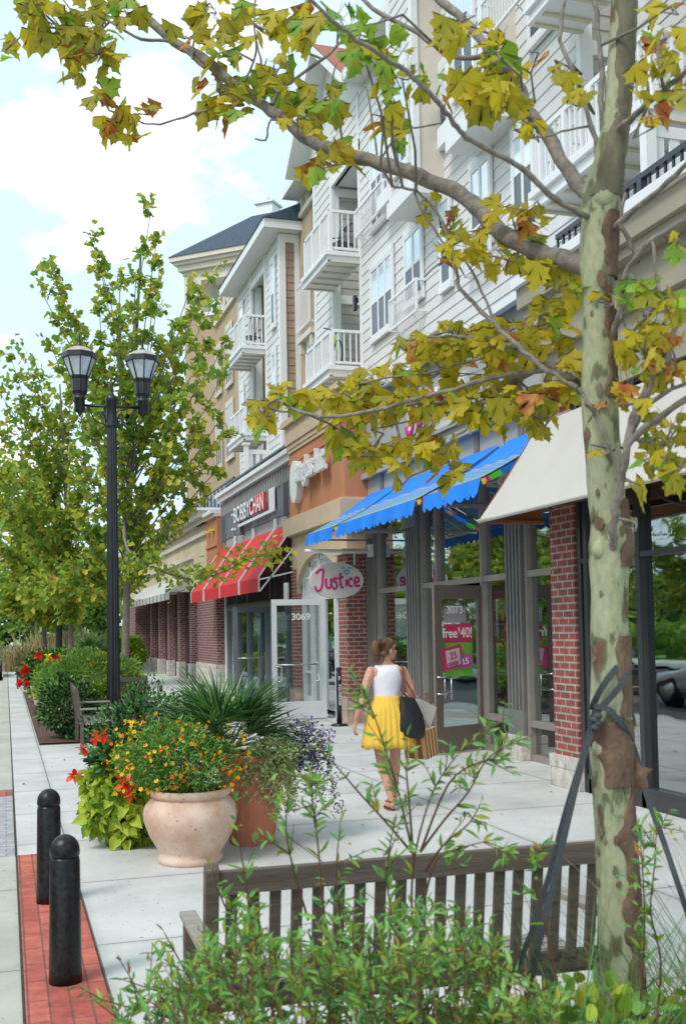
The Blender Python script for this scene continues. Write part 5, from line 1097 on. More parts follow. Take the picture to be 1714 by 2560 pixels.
pl = thing('fan_palm', (2.7, 41, 0), 'spiky fan palm in the far bed between the tree trunks', 'palm')
frond_set(pl, (2.9, 41, .6), 26, .95)
for i, (x, y, hgt) in enumerate(((3.2, 64, 1.7), (5.6, 66, 1.6), (8.5, 68, 1.5), (1.4, 52, 1.2))):
    t = thing('ornamental_grass', (x, y, 0), ('tall tan grass clump at the far plaza, left one', 'tall tan grass clump at the far plaza, middle one', 'tall tan grass clump behind the brick corner', 'tan grass clump in the far bed')[i], 'grass', 'tan grass clumps')
    n = 900; p = np.column_stack([x+np.random.normal(0, .9, n), y+np.random.normal(0, .6, n), np.zeros(n)]); dd = np.random.normal(0, .22, (n, 3))+np.array([0, 0, 1]); leaves('blades', ['grass_tan', 'grass_green'], t, BLADE, p, dd, hgt, [4, 1], 1)
# ================================================================ street trees
def grow_limb(m, pts, r0, r1, seg=7):
    n = len(pts); m.tube(pts, [r0+(r1-r0)*i/(n-1) for i in range(n)], seg, cap=False)
def bez(a, b, c, n=7): return [a*(1-u)**2+b*2*u*(1-u)+c*u*u for u in [i/(n-1) for i in range(n)]]
def tree(name, base, trunk_top, tips, label, size, per, mats, wts, tr=.075, spread=.20, tmpl=SYC_S, twigs=5, group='street trees along the planting strip', low=.30, bark='bark_far', sub=3):
    t = thing(name, base, label, 'tree', group); base = Vector(base); top = Vector(trunk_top); m = MB(); P, D = [], []
    tp = bez(base, base+(top-base)*.5+Vector((random.uniform(-.1, .1), 0, 0)), top, 9); grow_limb(m, tp, tr, tr*.25, 9)
    for tip in tips:
        tip = Vector(tip); f = max(low, min(.92, (tip.z-base.z)/(top.z-base.z)*.62+random.uniform(-.06, .04))); st = base+(top-base)*f
        i = min(7, int(f*8)); st = tp[i]+(tp[i+1]-tp[i])*(f*8-i)
        mid = st+(tip-st)*.5+Vector((0, 0, -.10*(tip-st).length*random.uniform(-.3, 1.2)))+rnd3(.1); c = bez(st, mid, tip, 8); L = (tip-st).length; grow_limb(m, c, tr*.32*(1.15-f), .008, 6)
        for k in range(2, 8):
            for s in range(sub):
                o = c[k]; dl = (c[min(7, k+1)]-c[k-1]).normalized(); e = o+(dl*.5+rnd3(.55)+Vector((0, 0, .15)))*spread*random.uniform(.8, 2.2)*min(1.3, .45+L*.25)
                m.tube([o, (o+e)/2+rnd3(.02), e], [.009, .006, .003], 4, cap=False)
                for q in range(per):
                    u = random.random(); P.append(o+(e-o)*u+rnd3(spread*.34)); D.append((e-o).normalized()*.6+rnd3(.7)+Vector((0, 0, -.25)))
    m.build('trunk', bark, t); leaves('crown', mats, t, tmpl, P, D, size, wts, .8); return t
random.seed(11); np.random.seed(11)
tips = []
for (x, y) in ((375, 545), (392, 600), (400, 650), (235, 615), (250, 660), (120, 668), (140, 700), (112, 745), (160, 780), (130, 868), (160, 900), (340, 700), (300, 720), (530, 692), (500, 720), (470, 740), (530, 765), (570, 850), (520, 858), (480, 800), (548, 955), (500, 950), (545, 1055), (500, 1080), (560, 1090), (540, 1178), (440, 1000), (420, 900), (300, 820), (350, 950), (250, 780), (200, 860), (260, 900), (430, 1120), (380, 1180), (300, 1100), (505, 1248), (415, 1310), (300, 1250), (330, 1350), (250, 1000), (200, 1150), (450, 820), (380, 780), (370, 1390), (330, 1420), (250, 1400), (200, 1300), (350, 1250), (300, 1480)):
    tips.append(oY(x, y, 20.8+random.uniform(-1.6, 1.8)))
T1 = tree('street_tree', (2.18, 21.3, 0), oY(352, 640, 21), tips, 'nearest whole street tree, rising behind the twin-lantern lamp', .13, 8, ['far_green', 'far_yellow', 'far_dark'], [5, 4, 1.0], tr=.085, spread=.125)
lb = thing('x', (0, 0, 0), None, None); bpy.data.objects.remove(lb)
m = MB(); c = [oY(x, y, 18.6) for x, y in ((262, 1330), (320, 1375), (400, 1425), (480, 1448), (560, 1430), (625, 1395), (690, 1388))]; c[0] = Vector((2.2, 21.2, 3.9)); c = smooth(c, 3); grow_limb(m, c, .03, .006, 6)
P, D = [], []
for i, o in enumerate(c):
    if i < 4: continue
    for k in range(24): e = o+rnd3(.13)+Vector((0, 0, .04)); P.append(e); D.append(rnd3(1)+Vector((.3, 0, 0)))
m.build('low_branch', 'bark_far', T1); leaves('low_leaves', ['far_green', 'far_yellow', 'syc_green'], T1, SYC_S, P, D, .105, [4, 4, 2], .9)
def gen_tips(c, r, n, top):
    out = []
    for i in range(n):
        d = rnd3(1).normalized(); z = abs(d.z)*1.0 if random.random() < .75 else d.z; out.append(Vector((c[0]+d.x*r[0]*random.uniform(.6, 1), c[1]+d.y*r[1]*random.uniform(.6, 1), c[2]+z*r[2]*random.uniform(.5, 1))))
    return out
tips = [oY(x, y, 33+random.uniform(-2.5, 2.5)) for (x, y) in ((30, 900), (80, 935), (110, 960), (180, 930), (5, 990), (60, 1040), (20, 1080), (150, 1050), (100, 1120), (230, 1060), (40, 1180), (130, 1200), (200, 1200), (60, 1280), (10, 1260), (160, 1300), (240, 1330), (90, 1370), (30, 1400), (190, 1420), (270, 1420), (130, 1470), (60, 1480), (220, 1490), (300, 1300), (310, 1200), (260, 1130), (-30, 1150), (-40, 1330), (340, 1470), (180, 1540))]
T2 = tree('street_tree', (1.98, 35.0, 0), oY(150, 960, 34), tips, 'second street tree, its yellowing crown behind the left lantern', .17, 11, ['far_yellow', 'far_green', 'far_dark', 'syc_rust'], [4, 6, 1, .2], tr=.09, spread=.26)
tips = [oY(x, y, 45+random.uniform(-3, 3)) for (x, y) in ((10, 1160), (50, 1180), (90, 1210), (-20, 1240), (30, 1280), (100, 1290), (140, 1340), (60, 1360), (0, 1380), (110, 1420), (40, 1450), (160, 1440), (80, 1500), (20, 1510), (190, 1500), (130, 1530), (220, 1460), (-40, 1450))]
T3 = tree('street_tree', (1.65, 47, 0), oY(85, 1180, 46), tips, 'third street tree, lower and farther up the row', .24, 14, ['far_yellow', 'far_green', 'far_dark', 'syc_rust'], [5, 5, 2, .4], tr=.10, spread=.42)
tips = gen_tips((3.9, 62, 4.2), (3.2, 3, 3.4), 26, 8)
T4 = tree('street_tree', (3.9, 62, 0), (3.9, 62, 7.2), tips, 'dark rounded tree at the end of the sidewalk', .24, 10, ['far_dark', 'far_green', 'box_dark'], [3, 3, 2], tr=.13, spread=.5)
c = copytree(T4); c.location = (-7.5, 78, 0); c['label'] = 'dark tree over the street end at the left edge'; c.rotation_euler = (0, 0, 1)
c = copytree(T4); c.location = (2.2, 84, 0); c['label'] = 'dark tree farther along the pale path'; c.rotation_euler = (0, 0, 2)
c = copytree(T4); c.location = (11.5, 78, 0); c['label'] = 'tree behind the brick corner and white canopy'; c.rotation_euler = (0, 0, 3); c.scale = (1.1, 1.1, 1.1)
tips = gen_tips((-17, 12, 4.2), (3.2, 3.0, 3.8), 40, 9)
T5 = tree('street_tree', (-17, 12, 0), (-17, 12, 7.8), tips, 'tree across the street, seen only as a reflection', .22, 8, ['far_yellow', 'far_green', 'far_dark'], [3, 5, 3], tr=.12, spread=.5, group='trees across the street')
for i, (x, y) in enumerate(((-17, 3), (-17.5, 20.5), (-17, 29), (-17, 38), (-20, 7), (-20, 24.5), (-17, 48), (-17, 58), (-17.5, 69), (-17, 80))):
    c = copytree(T5); c.location = (x, y, 0); c.rotation_euler = (0, 0, i*1.3); c['label'] = 'reflected tree across the street, %s' % ('opposite the dark-framed shop', 'opposite the red awning', 'opposite the brick piers', 'opposite the far brick corner', 'behind the front row opposite the camera', 'behind the front row opposite the orange shop', 'far up the street', 'beyond it up the street', 'still farther up the street', 'last of the row up the street')[i]
n = 15000; p = np.column_stack([np.random.uniform(-140, 120, n), np.random.uniform(150, 175, n), np.random.uniform(0, 1, n)]); p[:, 2] = p[:, 2]**.7*(7.5+2.5*np.sin(p[:, 0]*.31)+1.6*np.sin(p[:, 0]*.83+1))
props(leaves('distant_wood', ['far_dark', 'far_green', 'box_dark'], None, SYC_S, p, np.random.normal(size=(n, 3)), 1.5, None, 1), 'hazy line of trees closing the view at the street end', 'wood', kind='stuff')
n = 5000; p = np.column_stack([np.random.uniform(-24, -22.5, n), np.random.uniform(-10, 70, n), np.random.uniform(0, 1.6, n)])
props(leaves('hedge', ['far_dark', 'far_green'], None, OVAL, p, np.random.normal(size=(n, 3)), .5, None, 1), 'hedge across the street, seen only reflected in the windows', 'hedge', kind='stuff')

n = 70; p = np.column_stack([np.random.uniform(.2, 5.3, n), np.random.uniform(4.0, 17, n), np.full(n, .012)]); dd = np.random.normal(size=(n, 3)); dd[:, 2] = 0
props(leaves('leaf_litter', ['syc_rust', 'bark_flake', 'syc_olive'], None, SYC_S, p, dd, .035, None, .15, .5), 'scattered dry leaf scraps on the pavement', 'litter', kind='stuff')
# ================================================================ foreground sycamore
random.seed(5); np.random.seed(5)
def A(x, y, D): return ray(x, y)*D+Vector((0, 0, HC))
FT = thing('sycamore', G(1590, 2900), 'young sycamore with mottled bark and yellowing leaves, tied with straps in the foreground', 'tree')
TRK = [(1604, 2900, 110), (1564, 2600, 107), (1548, 2300, 103), (1536, 2100, 100), (1528, 1950, 99), (1525, 1860, 104), (1524, 1800, 97), (1524, 1700, 93), (1523, 1560, 92), (1522, 1440, 96), (1524, 1370, 104), (1521, 1310, 92), (1512, 1200, 88), (1500, 1050, 87), (1494, 960, 88), (1495, 850, 82), (1494, 740, 80), (1493, 660, 86), (1498, 560, 92), (1505, 480, 94), (1520, 400, 76), (1538, 300, 66), (1550, 150, 64), (1558, 0, 62), (1566, -200, 58), (1580, -500, 44)]
DT = 3.5
def ringtube(m, path, seg=28, lumps=.05, mi=0):
    vs, fs = [], []; n = len(path)
    for i, (p, r) in enumerate(path):
        for k in range(seg):
            a = 2*math.pi*k/seg; rr = r*(1+lumps*math.sin(a*3+p.z*9)*math.sin(p.z*17+a)+lumps*.5*math.sin(a*7+p.z*31)); vs.append(p+Vector((math.cos(a)*rr, math.sin(a)*rr, 0)))
    for i in range(n-1):
        for k in range(seg): fs.append((i*seg+k, i*seg+(k+1) % seg, (i+1)*seg+(k+1) % seg, (i+1)*seg+k))
    m.add(vs, fs, mi, True)
tp_ = smooth([A(x, y, DT) for x, y, w_ in TRK], 4); rr_ = np.interp(np.linspace(0, len(TRK)-1, len(tp_)), range(len(TRK)), [w_*DT/FPX/2 for *_, w_ in TRK])
m = MB(); ringtube(m, list(zip(tp_, rr_)))
for (x, y, dx, r) in ((1500, 1375, -1, .030), (1503, 505, 0, .04), (1500, 1865, -.4, .035), (1555, 705, 1, .018), (1532, 300, .5, .016)):
    c0 = A(x, y, DT)-_F*.035+_R*dx*.008; m.ell(c0, (r, r*.8, r*1.1), 14, 10)
m.build('trunk', 'bark_syc', FT)
fw = Vector((-_F.x, -_F.y, 0)).normalized(); rt = Vector((_R.x, _R.y, 0)).normalized()
def flake(za, zb, f0, f1, n=60, off=.004):
    m = MB(); vs, fs = [], []; K = 14
    for i in range(n+1):
        z = za+(zb-za)*i/n; k = min(range(len(tp_)), key=lambda q: abs(tp_[q].z-z)); k2 = min(len(tp_)-1, k+1) if tp_[k].z < z else max(0, k-1)
        u = 0 if abs(tp_[k2].z-tp_[k].z) < 1e-6 else (z-tp_[k].z)/(tp_[k2].z-tp_[k].z); c = tp_[k]+(tp_[k2]-tp_[k])*u; r = rr_[k]+(rr_[k2]-rr_[k])*u
        a0 = f0(z)+.16*math.sin(z*23)+.09*math.sin(z*61+1)+random.uniform(-.05, .05); a1 = f1(z)+.12*math.sin(z*19)
        for j in range(K+1):
            a = a0+(a1-a0)*j/K; e = (off if 0 < j < K else -.001)+random.uniform(0, .0035)*(0 < j < K); d = fw*math.cos(a)+rt*math.sin(a); vs.append(Vector((c.x, c.y, z))+d*(r*1.02+e))
    for i in range(n):
        for j in range(K): fs.append((i*(K+1)+j, i*(K+1)+j+1, (i+1)*(K+1)+j+1, (i+1)*(K+1)+j))
    m.add(vs, fs, 0, True); return m
zpx = lambda y: A(1530, y, DT).z
def f0(z): return np.interp(z, [zpx(2900), zpx(2560), zpx(2400), zpx(2200), zpx(2080), zpx(1960), zpx(1900)], [.2, .3, .0, .15, .05, .75, .2])
flake(zpx(2900), zpx(1900), f0, lambda z: 2.2, 90).build('loose_bark', 'bark_flake', FT)
flake(zpx(1960), zpx(1800), lambda z: -.9-.3*math.sin(z*30), lambda z: 1.6, 24, .007).build('loose_bark', 'bark_flake', FT)
flake(zpx(1790), zpx(1590), lambda z: .25, lambda z: 2.0, 24, .005).build('loose_bark', 'bark_flake', FT)
flake(zpx(1420), zpx(1250), lambda z: .35, lambda z: 1.9, 24, .006).build('loose_bark', 'bark_flake', FT)
flake(zpx(1000), zpx(780), lambda z: .30, lambda z: 1.7, 24, .004).build('loose_bark', 'bark_flake', FT)
flake(zpx(700), zpx(540), lambda z: .1, lambda z: 1.7, 24, .005).build('loose_bark', 'bark_flake', FT)
flake(zpx(500), zpx(-200), lambda z: -.75-.35*math.sin(z*7), lambda z: 2.3, 60, .002).build('upper_bark', 'bark_top', FT)
for mat_, cnt_, sz_ in (('bark_flake', 12, .013), ('bark_top', 26, .011)):
    m = MB()
    for k in range(cnt_):
        z = random.uniform(zpx(2560), zpx(480)); a_ = random.uniform(-1.3, 1.8); i = min(range(len(tp_)), key=lambda q: abs(tp_[q].z-z)); r = rr_[i]*1.05; cc = Vector((tp_[i].x, tp_[i].y, z)); s = sz_*random.uniform(.4, 1.5); pv = []
        for j in range(9):
            t_ = j/9*6.283; rj = s*random.uniform(.55, 1.15); aa = a_+rj*math.cos(t_)/r; d = fw*math.cos(aa)+rt*math.sin(aa); pv.append(cc+d*(r+random.uniform(.0, .0035))+Vector((0, 0, rj*1.7*math.sin(t_))))
        d = fw*math.cos(a_)+rt*math.sin(a_); pv.append(cc+d*(r+.003)); m.add(pv, [(9, j, (j+1) % 9) for j in range(9)], 0, True)
    m.build('bark_scales', mat_, FT)
m = MB(); c0 = A(1592, 1935, DT-.02); 
m.add([c0+_R*a*.001+_U*b*.001-_F*d*.001 for a, b, d in ((-30, 40, -10), (-8, 62, 10), (6, 30, 25), (38, 22, 38), (22, 2, 30), (30, -40, 22), (8, -52, 10), (-22, -42, 0), (-34, -8, -8), (0, 0, 26))], [(9, 0, 1), (9, 1, 2), (9, 2, 3), (9, 3, 4), (9, 4, 5), (9, 5, 6), (9, 6, 7), (9, 7, 8), (9, 8, 0)]); m.build('bark_curl', 'bark_flake', FT)
LIMBS = [  # pixel path, depths, radii (px)
 ([(1500, 690), (1420, 655), (1320, 620), (1250, 580), (1200, 530), (1150, 484), (1050, 442), (950, 408), (860, 384), (780, 355), (700, 292), (620, 238), (500, 142), (420, 92), (325, 0), (260, -90)], (3.5, 5.4), (25, 9)),
 ([(1500, 520), (1440, 457), (1362, 336), (1318, 275), (1291, 209), (1236, 138), (1180, 72), (1100, 0), (1000, -90)], (3.5, 4.4), (19, 9)),
 ([(1500, 560), (1450, 534), (1373, 485), (1290, 413), (1180, 353), (1142, 320), (1098, 259), (1043, 204), (988, 160), (933, 127), (850, 66), (760, -10)], (3.5, 3.0), (8, 5)),
 ([(1236, 138), (1125, 138), (1043, 83), (933, 22), (880, -40)], (4.1, 4.4), (7, 5)),
 ([(1500, 1010), (1445, 969), (1379, 914), (1318, 932), (1262, 965), (1214, 985), (1120, 1000), (1000, 1015)], (3.5, 4.3), (15, 4)),
 ([(1445, 969), (1362, 925), (1180, 958), (1015, 1007), (850, 1040), (760, 1032), (690, 1000), (650, 1040)], (3.55, 4.8), (7, 3)),
 ([(1445, 969), (1368, 925), (1291, 864), (1236, 809), (1181, 754), (1148, 721), (1137, 660), (1120, 600), (1098, 540), (1040, 480), (980, 465)], (3.5, 4.1), (7, 3)),
 ([(1368, 925), (1240, 850), (1100, 840), (980, 860)], (3.6, 4.3), (5, 2)),
 ([(1236, 809), (1190, 700), (1140, 640), (1060, 690)], (3.7, 3.9), (4, 2)),
 ([(1510, 920), (1552, 892), (1610, 864), (1668, 882), (1621, 963), (1583, 1046), (1560, 1123)], (3.5, 3.35), (14, 11)),
 ([(1668, 882), (1690, 800), (1714, 720), (1760, 600)], (3.45, 3.4), (8, 5)),
 ([(1531, 1370), (1531, 1330), (1542, 1256), (1556, 1180), (1577, 1100), (1640, 1050), (1714, 1000), (1790, 950)], (3.44, 3.2), (11, 8)),
 ([(1577, 1100), (1600, 1040), (1660, 980), (1740, 950)], (3.4, 3.2), (8, 4)),
 ([(1577, 1100), (1680, 1105), (1780, 1110)], (3.4, 3.1), (4, 3)),
 ([(1510, 860), (1545, 800), (1558, 700), (1590, 640), (1640, 590), (1714, 550), (1780, 520)], (3.48, 3.2), (10, 5)),
 ([(1590, 660), (1570, 600), (1550, 560), (1560, 480)], (3.45, 3.4), (7, 4)),
 ([(1630, 600), (1640, 700), (1670, 790)], (3.3, 3.3), (4, 3)),
 ([(1510, 600), (1560, 545), (1630, 490), (1704, 419), (1780, 350)], (3.5, 3.1), (8, 6)),
 ([(1525, 340), (1570, 300), (1640, 240), (1714, 182), (1800, 110)], (3.5, 3.1), (9, 6)),
 ([(1515, 430), (1478, 320), (1450, 220), (1401, 99), (1412, 0), (1430, -90)], (3.5, 3.6), (7, 4)),
 ([(1520, 380), (1505, 250), (1500, 150), (1484, 0), (1470, -90)], (3.5, 3.5), (8, 5)),
 ([(1490, 400), (1478, 320), (1400, 330), (1330, 345)], (3.5, 3.6), (4, 2)),
 ([(515, 170), (433, 106), (356, 99), (274, 55), (219, 33), (150, 70)], (5.0, 5.2), (5, 2)),
 ([(609, 263), (548, 269), (461, 291), (384, 313), (340, 300)], (4.7, 4.9), (4, 2)),
 ([(680, 262), (708, 219), (806, 148), (860, 99), (930, 60)], (4.7, 4.7), (5, 3)),
 ([(480, 150), (487, 90), (515, 0), (530, -60)], (5.0, 5.0), (3, 2)), ([(610, 210), (640, 130), (635, 40), (650, -40)], (4.8, 4.8), (3, 2)), ([(665, 230), (650, 150), (640, 90)], (4.8, 4.8), (3, 2)),
 ([(740, 320), (680, 300), (665, 350), (640, 345)], (4.7, 4.7), (3, 2)), ([(860, 384), (850, 300), (830, 220), (840, 160)], (4.6, 4.6), (4, 2)), ([(945, 405), (1010, 330), (1090, 310), (1110, 300)], (4.4, 4.3), (3, 2)), ([(945, 405), (930, 300), (915, 210)], (4.4, 4.4), (3, 2)),
 ([(1445, 969), (1500, 1060), (1560, 1180)], (3.42, 3.38), (5, 4)), ([(1050, 442), (1040, 500), (1105, 600), (1160, 690)], (4.1, 3.9), (4, 2)), ([(1214, 985), (1190, 1050), (1130, 1100), (1100, 1160)], (4.1, 4.2), (3, 2)),
 ([(1120, 1000), (1060, 1040), (990, 1060), (930, 1075)], (4.2, 4.4), (3, 2)), ([(1291, 864), (1180, 900), (1060, 930), (900, 960)], (3.7, 4.4), (4, 2)),
]
m = MB(); LP = []
for path, (d0, d1), (w0, w1) in LIMBS:
    n = len(path); pp = smooth([A(x, y, d0+(d1-d0)*i/(n-1)) for i, (x, y) in enumerate(path)], 4); k = len(pp)
    m.tube([p+rnd3(.0025) for p in pp], [(w0+(w1-w0)*i/(k-1))*(d0+(d1-d0)*i/(k-1))/FPX*(1+.08*math.sin(i*1.9)) for i in range(k)], 10, cap=False); LP += pp
limbs_mb = m
CL = [  # cx, cy, rx, ry, n, depth, leaf size, palette
 (150, 60, 125, 60, 42, 5.2, .135, 0), (225, 130, 80, 60, 34, 5.2, .14, 0), (90, 20, 70, 25, 14, 5.2, .135, 0), (14, 120, 16, 28, 6, 5.2, .12, 0), (300, 60, 70, 60, 18, 5.1, .13, 0), (190, 190, 40, 20, 8, 5.1, .12, 0),
 (262, 240, 38, 30, 8, 4.9, .13, 0), (310, 310, 62, 48, 20, 4.9, .135, 0), (375, 270, 18, 18, 4, 4.9, .11, 3), (530, 35, 60, 50, 16, 5.0, .13, 0), (470, 90, 60, 30, 8, 5, .12, 0), (550, 130, 70, 50, 20, 4.8, .14, 0), (560, 240, 80, 60, 34, 4.8, .15, 0), (640, 60, 60, 60, 18, 4.8, .14, 0),
 (740, 80, 80, 60, 26, 4.7, .15, 0), (690, 180, 50, 40, 12, 4.7, .14, 0), (700, 210, 60, 50, 16, 4.7, .14, 0), (760, 310, 60, 50, 16, 4.6, .14, 1), (800, 250, 60, 50, 16, 4.5, .15, 2), (840, 400, 55, 50, 16, 4.5, .14, 0), (800, 430, 40, 25, 8, 4.5, .13, 0), (900, 120, 60, 60, 14, 3.8, .14, 2), (870, 60, 60, 50, 10, 3.8, .13, 2),
 (960, 130, 60, 60, 12, 3.7, .14, 1), (1010, 210, 70, 40, 14, 3.7, .13, 0), (980, 330, 60, 50, 14, 4.2, .13, 1), (960, 290, 30, 30, 6, 4, .12, 0), (1150, 60, 80, 60, 16, 3.9, .15, 1), (1180, 210, 110, 70, 34, 3.8, .16, 1), (1260, 150, 60, 80, 14, 3.8, .15, 1), (1250, 250, 70, 50, 16, 3.7, .15, 1), (1330, 310, 36, 40, 6, 3.6, .15, 1), (1400, 190, 60, 25, 7, 3.6, .11, 1), (1440, 250, 30, 30, 6, 3.6, .10, 1),
 (1320, 150, 30, 30, 2, 3.8, .15, 3), (1660, 130, 55, 80, 20, 3.3, .12, 1), (1690, 250, 40, 60, 10, 3.3, .11, 1), (1600, 210, 20, 40, 5, 3.3, .10, 1), (1620, 300, 40, 40, 5, 3.3, .12, 1), (1660, 20, 60, 30, 6, 3.3, .11, 0),
 (1270, 530, 80, 30, 9, 3.8, .12, 1), (1330, 560, 50, 40, 9, 3.8, .11, 1), (1160, 610, 70, 50, 18, 3.9, .13, 1), (1240, 650, 80, 40, 14, 3.8, .12, 1), (1110, 635, 30, 20, 4, 3.9, .11, 1), (1380, 680, 60, 40, 12, 3.7, .12, 1), (1350, 600, 40, 20, 5, 3.7, .10, 2), (1070, 520, 25, 30, 4, 4, .10, 1), (1125, 545, 20, 20, 3, 4, .1, 3),
 (1150, 850, 120, 45, 52, 4.2, .115, 1), (1050, 880, 80, 40, 26, 4.3, .115, 1), (1270, 850, 90, 60, 34, 4.0, .12, 1), (1380, 820, 70, 70, 26, 3.8, .12, 1), (1400, 740, 60, 50, 14, 3.8, .11, 1), (1130, 930, 180, 40, 44, 4.3, .115, 1), (950, 960, 100, 40, 28, 4.5, .12, 1), (900, 1000, 110, 45, 34, 4.6, .13, 1),
 (760, 1010, 60, 35, 16, 4.8, .13, 1), (655, 1040, 35, 45, 10, 4.9, .15, 1), (710, 985, 30, 25, 6, 4.9, .13, 1), (860, 1070, 60, 60, 20, 4.6, .15, 0), (940, 1030, 60, 40, 14, 4.5, .13, 0), (910, 1130, 50, 40, 12, 4.5, .15, 0), (1070, 1010, 90, 40, 26, 4.3, .12, 1), (1200, 1010, 90, 45, 32, 4.1, .13, 1), (1320, 1000, 80, 55, 30, 3.9, .13, 1),
 (1420, 960, 50, 60, 14, 3.8, .12, 1), (1340, 1060, 60, 30, 10, 3.9, .13, 0), (1240, 1050, 20, 45, 4, 4, .14, 1), (1080, 1110, 80, 45, 20, 4.2, .12, 1), (1000, 1130, 40, 40, 8, 4.3, .12, 1), (1120, 1170, 35, 45, 9, 4.2, .13, 0), (1000, 1190, 25, 30, 4, 4.3, .12, 1), (1090, 1130, 30, 40, 6, 4.3, .12, 0),
 (1640, 780, 70, 60, 20, 3.3, .10, 1), (1600, 870, 60, 60, 18, 3.3, .10, 1), (1680, 900, 40, 90, 14, 3.3, .10, 1), (1580, 980, 50, 60, 14, 3.3, .10, 1), (1660, 1080, 60, 50, 16, 3.2, .10, 1), (1630, 1160, 60, 30, 8, 3.2, .10, 1), (1690, 1180, 25, 30, 6, 3.2, .11, 1), (1586, 1220, 18, 16, 2, 3.35, .15, 1), (1565, 1310, 12, 12, 1, 3.35, .11, 1), (1500, 1140, 14, 12, 1, 3.4, .12, 1), (1500, 1010, 20, 20, 2, 3.4, .10, 3), (1520, 760, 30, 60, 4, 3.4, .11, 1),
 (1610, 720, 70, 30, 7, 3.3, .11, 2), (1560, 770, 30, 60, 5, 3.3, .12, 2), (1690, 620, 25, 40, 4, 3.3, .09, 1), (1700, 760, 30, 30, 6, 3.2, .1, 2),
]
LPA = np.array([tuple(p) for p in LP])
for pal in range(4):
    P, D, U, Z = [], [], [], []
    for cx0, cy0, rx, ry, n, dep, ls, pk in CL:
        if pk != pal: continue
        if cx0 > 480 and cy0 < 460: n = max(1, int(n*.72))
        cc = A(cx0, cy0, dep); hubs = []
        i = int(np.argmin(((LPA-np.array(cc))**2).sum(1))); root = LP[i]
        hub = cc+rnd3(.02); limbs_mb.tube([root, root+(hub-root)*.5+rnd3(.03), hub], [.006, .005, .003], 5, cap=False)
        for k in range(max(2, n//4)):
            a = random.uniform(0, 6.28); u = math.sqrt(random.random()); h = A(cx0+rx*.7*u*math.cos(a), cy0+ry*.6*u*math.sin(a)-ry*.15, dep+random.uniform(-.25, .25)); hubs.append(h)
            limbs_mb.tube([hub, hub+(h-hub)*.55+rnd3(.02), h], [.0035, .003, .0018], 4, cap=False)
        for k in range(n):
            a = random.uniform(0, 6.28); u = math.sqrt(random.random()); x = cx0+rx*u*math.cos(a); y = cy0+ry*u*math.sin(a); p = A(x, y, dep+random.uniform(-.3, .3)); h = min(hubs, key=lambda q: (q-p).length)
            dd = (p-h).normalized()*.8+Vector((0, 0, -.75))+rnd3(.45); dd.normalize(); ls_ = ls*(.72 if cx0 < 900 else .60); P.append(p-dd*ls_*.45); D.append(dd); Z.append(ls_)
            U.append(-_F*.55+Vector((0, 0, .8))+rnd3(.45))
            if random.random() < .5: limbs_mb.tube([h, p-dd*ls*.45], [.0014, .001], 3, cap=False)
    mats, w_ = ((['syc_olive', 'syc_yellow', 'syc_green', 'syc_rust'], [6, 3, 2, .7]), (['syc_yellow', 'syc_olive', 'syc_green', 'syc_rust'], [7, 3, 1.2, .8]), (['syc_green', 'lime_dark', 'syc_olive'], [3, 1.5, 1.5]), (['syc_rust', 'syc_rust', 'syc_olive'], [4, 2, 1]))[pal]
    for q_, tm in enumerate((SYC, SYC_B, SYC_C)): leaves('leaves', mats, FT, tm, P[q_::3], D[q_::3], np.array(Z[q_::3]), w_, .3, .38, ups=U[q_::3])
limbs_mb.build('branches', 'bark_gray', FT)
# straps tying the tree
def strap(par, pts, w=.034):
    w *= .56; m = MB(); pts = smooth(pts, 5)
    vs = []; fs = []
    for i, p in enumerate(pts):
        d = (pts[min(i+1, len(pts)-1)]-pts[max(0, i-1)]).normalized(); s = d.cross(_F).normalized()*w/2; vs += [p-s, p+s, p+s+_F*.004, p-s+_F*.004]
    for i in range(len(pts)-1):
        for k in range(4): fs.append((i*4+k, i*4+(k+1) % 4, (i+1)*4+(k+1) % 4, (i+1)*4+k))
    m.add(vs, fs); return m
ST = thing('tree_strap', G(1100, 2950), 'dark webbing straps wound round the sycamore trunk and pegged to the ground', 'strap')
D0 = 3.5-.075
strap(ST, [A(1586, 1628, 3.50), A(1560, 1650, 3.46), A(1520, 1695, D0), A(1492, 1740, D0+.01), A(1478, 1775, 3.46)], .036).build('wrap', 'strap', ST)
strap(ST, [A(1582, 1655, 3.50), A(1560, 1700, D0), A(1525, 1745, D0-.005), A(1490, 1782, D0), A(1478, 1800, 3.46)], .034).build('wrap', 'strap', ST)
strap(ST, [A(1484, 1765, D0-.005), A(1520, 1775, D0-.01), A(1560, 1820, D0), A(1590, 1890, 3.47), A(1616, 1990, 3.46), A(1660, 2110, 3.44), A(1720, 2290, 3.42), G(1890, 2800)], .032).build('strap', 'strap', ST)
strap(ST, [A(1486, 1775, D0-.005), A(1478, 1820, 3.42), A(1440, 1960, 3.40), A(1385, 2200, 3.36), A(1330, 2430, 3.33), G(1240, 2850)], .036).build('strap', 'strap', ST)
strap(ST, [A(1484, 1780, D0+.0), A(1462, 1870, 3.45), A(1410, 2040, 3.42), A(1360, 2230, 3.40), A(1300, 2400, 3.38), G(1090, 2880)], .030).build('strap', 'strap', ST)
m = MB(); c0 = A(1490, 1790, D0-.012)
for k in range(4): m.ell(c0+_U*(-.012*k)+_R*(.004*(-1)**k), (.016, .012, .013), 10, 6)
m.build('knot', 'strap', ST)
